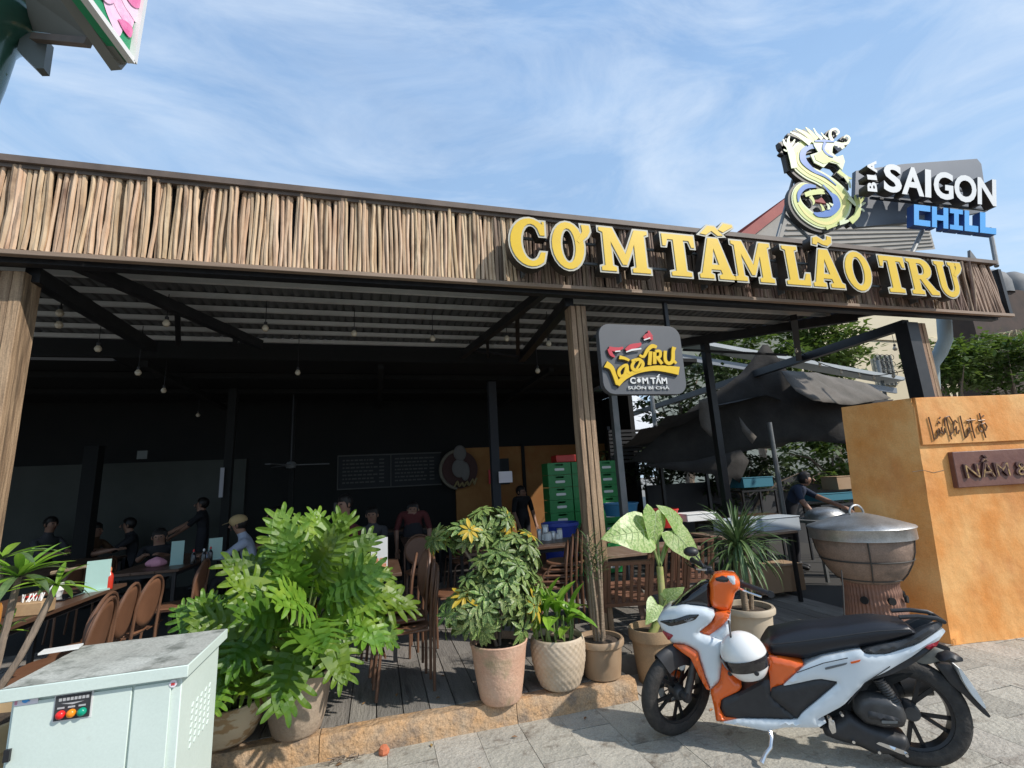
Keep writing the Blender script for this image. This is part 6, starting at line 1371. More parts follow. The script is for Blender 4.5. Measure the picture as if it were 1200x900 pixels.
for i, (x, y, a, l) in enumerate([(-.50, 7.5, 90, 'right of the mid hall table, nearer one'), (-.50, 8.1, 90, 'right of the mid hall table, farther one'), (1.25, 7.2, 90, 'at the table left of the umbrella plant, nearer one'), (1.25, 7.8, 90, 'at the table left of the umbrella plant, farther one'), (-3.4, 6.6, 90, 'at the long table by the left wall, nearer one'), (-3.4, 7.3, 90, 'at the long table by the left wall, farther one'), (-1.95, 8.35, 90, 'beyond the person with the cap'), (.55, 6.7, 180, 'with its back to us before the mid hall table')]):
    chair((x, y, .142), radians(a), 'dim brown oval-backed chair '+l, 'brown chairs in the dark hall')
table(-1.0, .9, 8.9, 9.4, .95, 'counter-like dark table before the menu board')
# table things
def holder(x, y, z, w, h, rz, label, m=M_mint):
    t = thing('menu_holder', label, 'menu holder', (x, y, z), rz, 'upright menu holders on the tables')
    b = MB(); b.cbox((0, 0, h/2+.012), (w, .012, h)); b.build('sheet', m, t, world=False)
    b = MB(); b.cbox((0, .022, h/2+.012), (w*.96, .010, h*.98)); b.build('back_sheet', m, t, world=False)
    b = MB(); b.cbox((0, 0, .006), (w*1.05, .09, .012)); b.build('foot', M_mint, t, world=False); return t
holder(-2.42, 5.40, .90, .17, .25, .5, 'mint green acrylic menu holder standing upright on the long left table')
holder(-2.33, 6.95, .90, .13, .26, .3, 'greyish menu holder left of the sauce bottles on the cap man\'s table')
holder(-1.98, 7.15, .90, .15, .25, .5, 'pale menu holder right beside the person with the cap')
hc_ = holder(.02, 4.86, .90, .15, .30, -.1, 'white menu card with red dishes printed, above the philodendron leaves', M_white)
for k in range(4): b = MB(); b.cbox((-.035+.07*(k % 2), -.008, .06+.05*(k//2)), (.055, .004, .04)); b.build('printed_dish', mat('dish_print', (.50, .10, .05), (.75, .45, .25), 40, .6), hc_, world=False)
def bottle(x, y, z, r, h, label, m, capm=M_red):
    t = thing('sauce_bottle', label, 'bottle', (x, y, z)); b = MB(); b.lathe([(0, 0), (r, 0), (r, h*.55), (r*.75, h*.68), (r*.35, h*.76), (r*.35, h*.84)], 14, (0, 0, 0)); b.build('body', m, t, world=False)
    b = MB(); b.lathe([(r*.42, h*.82), (r*.42, h*.93), (r*.15, h), (0, h)], 10); b.build('cap', capm, t, world=False); return t
M_chili = mat('chilli_sauce', (.50, .04, .02), rough=.25); M_amber = mat('fish_sauce', (.42, .18, .04), rough=.15)
q = at(127, 690, Z=.90); bottle(q.x, q.y, .90, .030, .19, 'red chilli sauce bottle left of the mint menu holder', M_chili, mat('orange_cap', (.6, .18, .06), rough=.5))
q = at(31, 712, Y=4.0); bottle(-2.52, 4.35, .90, .035, .18, 'amber sauce bottle seen between the frangipani leaves', M_amber, mat('orange_cap2', (.85, .4, .05), rough=.4))
for k, (x, y) in enumerate(((226, 661), (238, 660), (246, 657))):
    q = at(x, y, Z=.90); bottle(q.x, q.y, .90, .028, .17, ['dark soy bottle with red cap just right of the greyish menu holder', 'second dark bottle on the cap man\'s table', 'third dark bottle, next to the cap man\'s hand'][k], M_glos, [M_red, M_white, M_red][k])
t = thing('serving_tray', 'black tray with crumpled napkin and red dish on the long left table', 'tray', (-2.62, 5.15, .90)); b = MB(); b.cbox((-2.62, 5.15, .908), (.34, .30, .014)); b.build('tray', M_glos, t, bev=.005)
b = MB(); c = Vector((-2.60, 5.17, .975)); b.ell(c, (.055, .05, .06), 12, 9); b.v[:] = [c+(v-c)*(1+.5*noise.noise(v*30)) for v in b.v]; tag(b.build('napkin', M_paper), 'crumpled white napkin on the black tray', 'napkin')
b = MB(); b.lathe([(0, 0), (.04, 0), (.065, .03), (.06, .03), (.035, .008), (0, .008)], 18, (-2.72, 5.12, .916)); tag(b.build('red_dish', M_redp), 'small red plastic dish on the black tray', 'dish')
b = MB(); b.lathe([(0, 0), (.05, 0), (.085, .035), (.08, .035), (.045, .008), (0, .008)], 18, (-2.60, 4.12, .90)); tag(b.build('orange_bowl', mat('orange_plastic', (.75, .18, .02), rough=.4)), 'orange plastic bowl at the near end of the left table', 'bowl')
t = thing('straw_box', 'tan woven box of drinking straws on the near part of the left table', 'box', (-2.42, 4.55, .90)); b = MB(); b.cbox((-2.42, 4.55, .945), (.20, .16, .09)); b.build('box', mat('woven_tan', (.42, .28, .15), (.34, .22, .12), 20, .8), t, bev=.008)
for k in range(12): x = -2.49+.012*k; b = MB(); b.tube([(x, 4.53+rnd(-.03, .03), .985), (x+rnd(-.02, .02), 4.55+rnd(-.03, .03), 1.04)], .004, 5); b.build('straw', M_paper, t)
M_cup = mat('steel_cup', (.5, .5, .5), rough=.3, metal=.7)
for k, (x, y, r, h, m_) in enumerate([(607, 618, .035, .13, M_paper), (613, 622, .04, .10, M_cup), (622, 628, .035, .08, M_paper), (631, 630, .045, .19, M_cup), (642, 633, .05, .10, M_paper), (652, 631, .03, .07, M_paper), (590, 620, .03, .14, M_cup), (598, 630, .03, .08, M_red)]):
    q = at(x, y, Z=.90); q.y = min(6.18, max(5.62, q.y)); q.x = min(2.7, q.x)
    t = thing('condiment_jar', ['white', 'steel', 'short white', 'tall steel', 'squat white', 'tiny white', 'slim steel', 'small red'][k]+' condiment jar on the jar table between umbrella plant and post', 'jar', (q.x, q.y, .90)); b = MB(); b.lathe([(0, 0), (r, 0), (r*1.04, h*.8), (r*.95, h*.86)], 14); b.build('jar', m_, t, world=False); b = MB(); b.lathe([(r, h*.84), (r, h), (0, h*1.03)], 14); b.build('lid', M_cup if m_ is M_paper else M_wplast, t, world=False)
# green crates
q0 = at(641, 548, Y=7.5); q1 = at(729, 600, Y=7.5); cw_ = (q1.x-q0.x)/3; chh = .20
for i in range(3):
    for j in range(9):
        zc = .14+j*chh
        t = thing('beer_crate', f'green beer crate, {["left", "middle", "right"][i]} stack, {ORD(j)} from the floor', 'crate', (q0.x+cw_*(i+.5), 7.65, zc), 0, 'stacked green beer crates')
        b = MB(); w = cw_-.02; b.box(-w/2, w/2, -.15, -.13, .0, .145); b.box(-w/2, w/2, -.15, -.13, .172, chh-.006); b.box(-w/2-.004, w/2+.004, -.155, -.150, .0, .012); b.box(-w/2, -.07, -.1495, -.131, .145, .172); b.box(.07, w/2, -.1495, -.131, .145, .172)
        pass
        b.box(-w/2, -w/2+.02, -.13, .15, 0, chh-.007); b.box(w/2-.02, w/2, -.13, .15, 0, chh-.007); b.box(-w/2+.021, w/2-.021, .13, .15, 0, chh-.009); b.box(-w/2+.021, w/2-.021, -.128, .128, .0, .015); b.build('shell', M_green, t, world=False)
        b = MB(); b.prism(rrect(-.085, .085, .065, .105, .018, 3), .004, lambda u, v, w_: Vector((u, -.1545+w_, v))); b.build('white_label', M_white, t, world=False)
q = at(652, 541, Y=7.6); b = MB(); b.box(q.x-.02, q.x+.34, 7.55, 7.8, .142+9*chh, .142+9*chh+.12); tag(b.build('red_crate', M_redp, bev=.01), 'red plastic crate lying on top of the green beer crates', 'crate')
for (x, y0_, Y_, r, h, m_, lb, nm) in [(656, 632, 7.0, .27, .62, M_bluep, 'deep blue plastic barrel in front of the green crates', 'barrel'), (727, 615, 6.7, .26, .18, M_cyanp, 'wide light blue tub right of the wooden post', 'tub'), (776, 625, 5.6, .20, .22, M_redp, 'red plastic basin behind the alocasia leaves', 'basin')]:
    q = at(x, y0_-20, Y=Y_); b = MB(); zb = .14 if nm == 'barrel' else q.z-h/2-.02
    b.lathe([(0, 0), (r*.85, 0), (r, h*.9), (r*1.06, h*.93), (r*1.05, h), (r*.96, h), (r*.93, h*.85), (r*.8, .03), (0, .03)], 26, (q.x, Y_, zb if nm != 'barrel' else max(.14, q.z-h))); tag(b.build('plastic_'+nm, m_), lb, nm)
# work table under the tent
table(3.7, 4.75, 4.75, 5.35, .93, 'steel edged work table with white food boxes, left of the clay steamer', M_tabled, 'work tables')
table(4.9, 6.3, 6.4, 7.0, .93, 'long work counter behind the bending worker', M_table, 'work tables')
for k, (x0, x1, yb, yt, Y_, m_, lb, nm) in enumerate([(858, 895, 625, 607, 4.95, M_wplast, 'greyish lidded food box, left one on the work table', 'food_box'), (896, 936, 626, 604, 4.9, M_wplast, 'white lidded food box, right one on the work table', 'food_box'), (893, 925, 698, 662, 5.0, M_card, 'cardboard carton on the floor below the work table', 'carton'), (926, 940, 694, 660, 5.1, M_card, 'narrow carton leaning beside the larger carton', 'carton'),
        (872, 905, 572, 558, 6.6, mat('teal_box', (.03, .16, .22), rough=.6), 'teal crate behind the worker, left one', 'crate'), (962, 1002, 588, 576, 6.5, MATS['teal_box'], 'teal insulated chest behind the steamer lid', 'chest'), (983, 1003, 574, 557, 6.55, M_card, 'grey brown carton on the teal chest', 'carton'), (806, 838, 612, 600, 5.3, M_paper, 'pale tray of dishes behind the alocasia', 'tray')]):
    a_, c_ = at(x0, yb, Y=Y_), at(x1, yt, Y=Y_); t = thing(nm, lb, nm.replace('_', ' '), ((a_.x+c_.x)/2, Y_+.15, a_.z)); b = MB(); b.box(a_.x, c_.x, Y_, Y_+.32, a_.z, c_.z-.012); b.build('box', m_, t, bev=.006); b = MB(); b.box(a_.x-.008, c_.x+.008, Y_-.008, Y_+.328, c_.z-.011, c_.z); b.build('lid', m_, t, bev=.003)
t = thing('mixing_bowl', 'shiny steel bowl upside down by the worker\'s hands', 'bowl', (0, 0, 0)); q = at(966, 602, Y=5.6); t.location = q; b = MB(); b.lathe([(.26, -.06), (.25, 0), (.18, .06), (.08, .09), (0, .095)], 26); b.build('bowl', M_alu, t, world=False)
tb = thing('steel_stand', 'plain steel stand carrying the mixing bowl', 'stand', (q.x, 5.6, .14)); b = MB(); b.box(q.x-.4, q.x+.4, 5.35, 5.95, q.z-.10, q.z-.062); [b.box(q.x+sx_-.02, q.x+sx_+.02, 5.65+sy_-.02, 5.65+sy_+.02, .14, q.z-.101) for sx_ in (-.36, .36) for sy_ in (-.25, .25)]; b.build('frame', M_steelg, tb)

rk = thing('storage_rack', 'dark steel rack behind the worker carrying the teal crate, chest and carton', 'rack', (6.6, 6.75, .12))
for (xa, xb, ypx, Y_) in ((868, 909, 572, 6.6), (960, 1006, 588, 6.5)):
    a_, c_ = at(xa, ypx, Y=Y_), at(xb, ypx, Y=Y_); z_ = min(a_.z, at(xa+4, ypx, Y=Y_).z, c_.z)-.004; b = MB(); b.box(a_.x, c_.x, Y_-.02, Y_+.36, z_-.03, z_-.002); b.build('shelf', M_steel, rk)
    for x in (a_.x+.02, c_.x-.02):
        for y in (Y_, Y_+.34): b = MB(); b.box(x-.015, x+.015, y-.015, y+.015, .12, z_-.031); b.build('leg', M_steel, rk)
# ================================================================== CLAY STEAMER
gx, gy = 4.38, 3.66
CS = thing('clay_steamer', 'huge clay steamer pot with domed aluminium lid on a woven ring base', 'steamer', (gx, gy, 0))
zr_ = at(1005, 622, Y=gy-.25).z; wr = .42
b = MB()
def ped(u, v):
    a = 2*pi*u; z = v*.60; r = .27-.06*v+.03*(1-v)**3+.03*max(0, v-.85)*6*.3; d_ = sin(a*24+v*22)*sin(a*24-v*22); return Vector((gx+(r+.008*d_)*cos(a), gy+(r+.008*d_)*sin(a), z))
b.grid(ped, 190, 54); b.build('ring_base', mat('woven_clay', (.26, .13, .085), (.16, .085, .06), 6, .75), CS)
for a in (-1.9, -1.2, -.4, -2.7): b = MB(); b.lathe([(0, 0), (.032, 0), (.032, .02), (0, .02)], 12, (gx+.245*cos(a), gy+.245*sin(a), .47), Matrix.Rotation(a, 3, 'Z') @ Matrix.Rotation(pi/2, 3, 'Y')); b.build('vent_hole', M_black, CS)
k_ = (zr_-.10)
b = MB(); b.lathe([(.19, .58), (.22, .60), (.245, .62), (.295, .68), (.345, .77), (.378, .87), (.395, k_), (.385, k_+.02), (.0, k_+.02)], 44, (gx, gy, 0)); b.build('bowl', M_clayp, CS)
def ringw(z, r, name='wire_hoop'): b = MB(); b.tube([(gx+r*cos(a), gy+r*sin(a), z) for a in [i*pi/20 for i in range(40)]], .007, 5, closed=True); b.build(name, M_wire, CS)
ringw(.80, .362); ringw(.63, .256)
for a in (-2.35, -1.2, -.3, .9, 2.2): b = MB(); b.tube([(gx+r*cos(a), gy+r*sin(a), z) for r, z in ((.253, .62), (.303, .68), (.353, .77), (.386, .87), (.402, k_))], .006, 5); b.build('wire_tie', M_wire, CS)
b = MB(); b.lathe([(.39, k_-.005), (wr, k_), (wr, k_+.085), (wr+.012, k_+.10), (wr+.005, k_+.11), (.32, k_+.145), (.18, k_+.19), (.06, k_+.22), (0, k_+.225)], 48, (gx, gy, 0)); ld = b.build('lid', M_alu, CS)
b = MB(); zt_ = k_+.217; b.tube([(gx+.085*cos(a)-.0, gy, zt_+.075*sin(a)) for a in [i*pi/10 for i in range(11)]], .010, 8); b.build('handle', M_alu, ld)
# steel rod leaning by the steamer
p = at(988, 720, Y=3.35); b = MB(); b.tube([at(986, 668, Y=3.4), at(988, 690, Y=3.38), at(990, 728, Y=3.35)], [.004, .006, .005], 6); tag(b.build('charcoal_tongs', M_wire), 'thin steel tongs standing against the left side of the steamer base', 'tongs')

# ================================================================== CANVAS TENT
TN = thing('canvas_tent', 'ragged dark canvas tent with sunlit grey flap, strung between poles on the right', 'tent', (6.3, 6.8, .1))
def cloth(pix, name, m, amp=.10, fr_=2.2, seed=0):
    P_ = [at(x, y, Y=Y_) for x, y, Y_ in pix]; n = len(P_); uv = [Vector((p.x, p.z)) for p in P_]
    ol = resample([tuple(v) for v in uv], .12); pts = [Vector(v) for v in ol]; m_ = len(pts)
    x0, x1, z0, z1 = min(v.x for v in pts), max(v.x for v in pts), min(v.y for v in pts), max(v.y for v in pts); x = x0
    while x < x1:
        z = z0
        while z < z1:
            if inside((x, z), ol) and dist((x, z), ol) > .07: pts.append(Vector((x+rnd(-.02, .02), z+rnd(-.02, .02))))
            z += .14
        x += .14
    r_ = geometry.delaunay_2d_cdt(pts, [(k, (k+1) % m_) for k in range(m_)], [], 1, 1e-6)
    pkx, pkz = 6.9, 4.1
    import numpy as np
    A_m = np.array([[1, q.x, q.y] for q in uv]); sol = np.linalg.lstsq(A_m, np.array([p.y for p in P_]), rcond=None)[0]
    def yv(v):
        return float(sol[0]+sol[1]*v.x+sol[2]*v.y)+amp*noise.noise(Vector((v.x*fr_, v.y*fr_*.5, seed)))+amp*.5*sin(atan2(v.x-pkx, pkz-v.y)*22+seed)*min(1, hypot(v.x-pkx, v.y-pkz))
    b = MB(); b.add([Vector((v.x, yv(v), v.y)) for v in r_[0]], [tuple(f) for f in r_[2]], 0, True); o = b.build(name, m, TN); s = o.modifiers.new('solid', 'SOLIDIFY'); s.thickness = .012
YT = lambda x: 7.9-(x-738)*.0055
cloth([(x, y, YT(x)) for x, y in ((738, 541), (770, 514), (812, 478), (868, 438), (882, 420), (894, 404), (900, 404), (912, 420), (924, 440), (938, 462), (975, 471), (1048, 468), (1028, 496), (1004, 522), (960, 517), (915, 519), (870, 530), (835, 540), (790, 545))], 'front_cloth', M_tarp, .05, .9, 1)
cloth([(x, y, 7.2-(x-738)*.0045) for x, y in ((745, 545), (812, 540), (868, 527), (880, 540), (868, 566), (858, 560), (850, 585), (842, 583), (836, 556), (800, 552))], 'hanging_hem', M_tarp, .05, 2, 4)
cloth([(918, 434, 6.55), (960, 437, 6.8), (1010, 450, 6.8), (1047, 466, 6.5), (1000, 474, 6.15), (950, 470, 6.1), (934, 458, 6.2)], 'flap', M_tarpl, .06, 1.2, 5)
cloth([(819, 470, 6.9), (838, 462, 6.9), (841, 495, 6.9), (832, 512, 6.9), (822, 500, 6.9)], 'torn_strip', M_tarpl, .05, 5, 7)
cloth([(868, 488, 6.45), (876, 500, 6.45), (886, 512, 6.4), (882, 520, 6.4), (872, 505, 6.45)], 'torn_strip', M_tarpl, .05, 5, 8)
b = MB()
def tr_top(u, v):
    p = Vector((4.6+u*4.2, 6.9+v*2.2, 2.95-.5*v-.35*abs(2*u-1)+.15*noise.noise(Vector((u*4, v*4, 2))))); return p
b.grid(tr_top, 14, 8); o = b.build('added_roof_cloth', M_tarp, TN)  # roof sheet added behind the front cloth to make shade

# ================================================================== WALL THINGS IN THE HALL
t = thing('menu_board', 'wide black chalk menu board with pale frame on the back wall', 'menu board', (.4, YB-.05, 1.7)); a_, c_ = at(396, 573, Y=YB-.05), at(516, 531, Y=YB-.05)
b = MB(); b.box(a_.x, c_.x, YB-.04, YB-.003, a_.z, c_.z); b.build('board', M_menu, t)
b = MB(); [b.box(*q) for q in ((a_.x-.02, c_.x+.02, YB-.06, YB-.041, c_.z, c_.z+.025), (a_.x-.02, c_.x+.02, YB-.06, YB-.041, a_.z-.025, a_.z), (a_.x-.02, a_.x, YB-.06, YB-.041, a_.z+.001, c_.z-.001), ((a_.x+c_.x)/2-.01, (a_.x+c_.x)/2+.01, YB-.06, YB-.041, a_.z+.001, c_.z-.001))]; b.build('frame', M_chalk, t)
b = MB(); rr = random.Random(3)
for col_ in range(2):
    xa = a_.x+.08+col_*(c_.x-a_.x)/2
    for r in range(7):
        z = c_.z-.10-r*(c_.z-a_.z-.12)/7; x = xa
        while x < xa+.62: w = rr.uniform(.03, .10); b.box(x, x+w, YB-.046, YB-.0405, z, z+.03); x += w+.02
        b.box(xa+.72, xa+.82, YB-.046, YB-.0405, z, z+.03)
tag(b.build('chalk_lines', M_chalk, t), kind='stuff')
q = at(538, 550, Y=YB-.2); t = thing('round_emblem', 'round painted emblem with a seated pale figure, right end of the menu board', 'emblem', q)
b = MB(); b.lathe([(0, -.02), (.40, -.02), (.40, .02), (0, .02)], 36, (0, 0, 0), Matrix.Rotation(pi/2, 3, 'X')); b.build('disc', mat('emblem_dark', (.05, .015, .012), rough=.7), t, world=False)
b = MB(); b.tube([(.40*cos(a), -.03, .40*sin(a)) for a in [radians(100+i*9) for i in range(19)]], .035, 6); b.build('ring', mat('emblem_tan', (.17, .15, .11), rough=.7), t, world=False)
b = MB(); b.ell((.02, -.05, .34), (.14, .03, .17), 12, 8); b.ell((.0, -.05, .02), (.16, .03, .2), 12, 8); b.ell((.12, -.05, -.05), (.1, .03, .2), 12, 8); b.build('figure', mat('emblem_pale', (.15, .14, .13), rough=.7), t, world=False)
for s_ in ([(-.12, -.36), (-.05, -.25), (-.02, -.36), (.05, -.28), (.08, -.36), (.16, -.26), (.18, -.36), (.28, -.22), (.3, -.34), (.36, -.2)],): b = MB(); b.tube([(x, -.07, z) for x, z in smooth(s_, 3)], .02, 5); b.build('script', mat('emblem_gold', (.25, .19, .08), rough=.6), t, world=False)
for (x0, y0, x1, y1, Y_, m_, nm, lb, ct) in [(585, 552, 600, 566, 7.85, MATS['sticker_white'], 'notice', 'small white notice on the hall post in front of the ochre wall', 'notice'), (256, 548, 263, 583, 8.5, mat('grey_white', (.30, .30, .32), rough=.6), 'paper_strip', 'narrow pale vertical panel beside the hall post near the white partition', 'panel'), (160, 528, 173, 538, 9.2, mat('dim_plate', (.10, .11, .10), rough=.6), 'exit_plate', 'small dim sign plate hanging above the white partition', 'sign'), (391, 588, 411, 600, 8.2, mat('dim_frame', (.05, .05, .05), rough=.6), 'framed_sign', 'small framed sign standing on the counter below the menu board', 'sign'), (584, 537, 596, 568, 10.3, M_menu, 'black_poster', 'narrow black poster on the ochre wall beside the emblem', 'poster'), (573, 550, 582, 567, 10.35, M_red, 'red_poster', 'small red poster on the ochre wall right of the emblem', 'poster')]:
    a_, c_ = at(x0, y1, Y=Y_), at(x1, y0, Y=Y_); b = MB(); b.box(a_.x, c_.x, Y_, Y_+.02, a_.z, c_.z); tag(b.build(nm, m_), lb, ct)
p = at(590, 530, Y=10.3)
t = thing('ceiling_fan', 'dim ceiling fan hanging left of the menu board', 'fan', at(341, 545, Y=8.8)); b = MB(); b.tube([(0, 0, .02), (0, 0, 1.2)], .015, 6); b.build('rod', M_steel, t, world=False); b = MB(); b.lathe([(0, -.06), (.07, -.05), (.09, 0), (.06, .05), (0, .06)], 14); b.build('motor', M_steelg, t, world=False)
for k in range(3): a = .1+k*2.094; b = MB(); b.cbox((cos(a)*.34, sin(a)*.34, 0), (.52, .10, .012), Matrix.Rotation(a, 3, 'Z')); b.build('blade', mat('fan_blade', (.10, .10, .10), rough=.5), t, world=False)
# pendant bulbs
bulb_px = [(70, 366, 3.52), (69, 380, 3.45), (115, 408, 3.35), (195, 378, 3.45), (311, 384, 3.45), (415, 390, 3.45), (507, 396, 3.45), (594, 396, 3.45), (643, 402, 3.35), (162, 436, 3.2), (192, 457, 3.2), (232, 486, 3.2), (349, 436, 3.25), (630, 434, 3.2), (1021, 396, 3.0), (1049, 408, 2.9)]
for i, (x, y, z) in enumerate(bulb_px):
    q = at(x, y, Z=z-.12) if i < 14 else at(x, y, Y=5.2); t = thing('pendant_bulb', f'clear pendant bulb on a short cord, {ORD(i)} '+('counting from the left' if i < 14 else 'of the row, near the right post'), 'light bulb', q, 0, 'pendant bulbs')
    b = MB(); b.tube([(0, 0, .05), (0, 0, 3.62-q.z if 3.62-q.z > .08 else .1)], .004, 4); b.build('cord', M_steel, t, world=False)
    b = MB(); b.lathe([(.016, .02), (.018, .055), (.008, .065), (0, .065)], 10); b.build('socket', M_sblk, t, world=False)
    b = MB(); b.lathe([(0, -.042), (.018, -.038), (.031, -.02), (.033, -.004), (.024, .015), (.015, .028)], 14); b.build('glass', M_glassb, t, world=False)
# festoon cable with small bulbs on the right
t = thing('festoon_cable', 'sagging festoon cable crossing from the hall to the right post', 'cable', at(940, 440, Y=5.0)); pts = [at(x, y, Y=Y_) for x, y, Y_ in ((920, 400, 5.6), (960, 425, 5.2), (1000, 436, 5.0), (1030, 440, 4.8), (1068, 432, 4.5))]; b = MB(); b.tube(smooth(pts, 5), .006, 5); b.build('cable', M_steel, t)
for p in smooth(pts, 5)[2::3]: b = MB(); b.lathe([(0, -.07), (.02, -.055), (.022, -.035), (.012, -.015), (.012, .0)], 8, p); b.build('small_bulb', M_glassb, t)

# ================================================================== PEOPLE
def person(label, J, mats_, hair=True, cap=None, group=None):
    # J: joints in world coordinates
    root = J['pelvis']; t = thing('person', label, 'person', (root[0], root[1], .14 if root[2] > .5 else .14), group=group)
    names = ['pelvis', 'spine', 'chest', 'neck', 'head', 'crown']; R = dict(pelvis=.135, spine=.125, chest=.14, neck=.052, head=.088, crown=.07)
    V = [Vector(J[n]) for n in names]; rad = [R[n] for n in names]; E_ = [(i, i+1) for i in range(5)]; reg = [0, 1, 1, 2, 2]   # region per edge
    def chain(start, pts, rs, rg):
        prev = start
        for p, r, g_ in zip(pts, rs, rg): V.append(Vector(p)); rad.append(r); E_.append((prev, len(V)-1)); reg.append(g_); prev = len(V)-1
        return prev
    ls_ = mats_.get('sleeve', 1)
    for s in 'lr':
        w = chain(2, [J['sh'+s], J['el'+s], J['wr'+s]], [.062, .045, .030], [1, 1, 1 if ls_ == 2 else 2])
        wr_, el_ = Vector(J['wr'+s]), Vector(J['el'+s]); d = (wr_-el_).normalized(); pm = wr_+d*.055; side = d.cross(Vector((0, 0, 1))); side = side.normalized() if side.length > .1 else Vector((1, 0, 0))
        pi_ = chain(w, [pm], [.030], [2])
        for k, (o_, l_) in enumerate(((-.030, .060), (-.011, .074), (.009, .070), (.027, .055))): q = wr_+d*.09+side*o_; chain(pi_, [q, q+d*l_*.5+Vector((0, 0, -.012)), q+d*l_*.85+Vector((0, 0, -.035))], [.0095, .0085, .0075], [2, 2, 2])
        q = wr_+d*.03-side*.035; chain(pi_, [q, q+d*.045-side*.012], [.011, .009], [2, 2])
        chain(0, [J['hip'+s], J['kn'+s], J['an'+s], J['to'+s]], [.095, .062, .042, .035], [0, 0, 0, 3])
    me = bpy.data.meshes.new('body'); me.from_pydata([tuple(v-t.location) for v in V], E_, []); o = bpy.data.objects.new('body', me); COL.objects.link(o)
    sk = o.modifiers.new('skin', 'SKIN')
    for i, sv in enumerate(me.skin_vertices[0].data): sv.radius = (rad[i], rad[i]*(.72 if i in (0, 1, 2) else 1)); sv.use_root = (i == 0)
    sb = o.modifiers.new('sub', 'SUBSURF'); sb.levels = 2; sb.render_levels = 2
    dg = bpy.context.evaluated_depsgraph_get(); m2 = bpy.data.meshes.new_from_object(o.evaluated_get(dg)); bpy.data.objects.remove(o)
    for m_ in (mats_['legs'], mats_['top'], M_skin, M_sblk): m2.materials.append(m_)
    segs = [(V[a]-t.location, V[b_]-t.location, g_) for (a, b_), g_ in zip(E_, reg)]
    for p in m2.polygons:
        best = 9; p.use_smooth = True
        for a, b_, g_ in segs:
            d = b_-a; l = max(d.length_squared, 1e-8); q = max(0, min(1, (p.center-a).dot(d)/l)); D = (p.center-a-d*q).length
            if D < best: best = D; p.material_index = g_
    o = bpy.data.objects.new('body', m2); COL.objects.link(o); o.parent = t
    hd = Vector(J['head']); up_ = (Vector(J['crown'])-hd).normalized(); fc = Vector(J['face']).normalized(); fc = (fc-up_*fc.dot(up_)).normalized(); sd_ = fc.cross(up_)
    b = MB(); b.tube([hd+fc*.085+up_*.03, hd+fc*.108-up_*.008, hd+fc*.09-up_*.018], [.008, .014, .006], 6); b.build('nose', M_skin, t)
    for s in (-1, 1):
        b = MB(); b.ell(hd+sd_*s*.085, (.015, .022, .03), 8, 6); b.build('ear', M_skin, t)
        b = MB(); b.ell(hd+fc*.082+sd_*s*.033+up_*.022, (.012, .012, .008), 8, 6); b.build('eye', M_hair, t)
    b = MB(); b.beam(hd+fc*.086+sd_*.024-up_*.045, hd+fc*.086-sd_*.024-up_*.045, .008, .008); b.build('mouth', mat('lips', (.25, .08, .07), rough=.5), t)
    b = MB(); Mh_ = Matrix((sd_, fc, up_)).transposed(); c = hd+up_*.035-fc*.018
    b.ell(c, (.096, .104, .105), 16, 10, Mh_); b.v[:] = [v if (v-c).dot(fc) < .055 or (v-c).dot(up_) > .05 else c+(v-c)*.75 for v in b.v]; b.build('hair', M_hair, t)
    if cap:
        b = MB(); b.ell(hd+up_*.065-fc*.005, (.107, .115, .085), 16, 10, Mh_); b.loft([(hd+up_*.06+fc*.09, sd_*.075, up_*.006), (hd+up_*.045+fc*.155, sd_*.06, up_*.005), (hd+up_*.035+fc*.185, sd_*.03, up_*.004)], 12, 2.2); b.build('cap', cap, t)
    if mats_.get('long'):
        b = MB(); b.tube([c-fc*.03, c-fc*.07-up_*.12, c-fc*.08-up_*.25], [.09, .07, .04], 10); b.build('long_hair', M_hair, t)
    return t
def seated(x, y, hz, face, lean=.18, arms=None, **k):
    f = Vector((cos(face), sin(face), 0)); s = Vector((-sin(face), cos(face), 0)); sz = .60; pel = Vector((x, y, sz+.04))-f*lean*.9
    up_ = Vector((0, 0, 1)); top = Vector((x, y, hz)); ch = pel.lerp(top, .58)-f*.02; J = dict(pelvis=pel, spine=pel.lerp(ch, .5)-f*.02, chest=ch, neck=ch.lerp(top, .62), head=top, crown=top+up_*.07+f*.005, face=f-Vector((0, 0, .35)))
    for n, q in (('l', 1), ('r', -1)):
        sh = ch+s*q*.19+up_*.06; wr = (arms[n] if arms and n in arms else Vector((x, y, .93))+f*.36+s*q*.10); el = sh.lerp(wr, .5)-up_*.10+s*q*.05
        hp = pel+s*q*.09-up_*.02+f*.05; kn = hp+f*.40+s*q*.04+up_*.0; an = Vector((kn.x, kn.y, .22))-f*.02; J.update({'sh'+n: sh, 'el'+n: el, 'wr'+n: wr, 'hip'+n: hp, 'kn'+n: kn, 'an'+n: an, 'to'+n: Vector((an.x, an.y, .17))+f*.16})
    return J
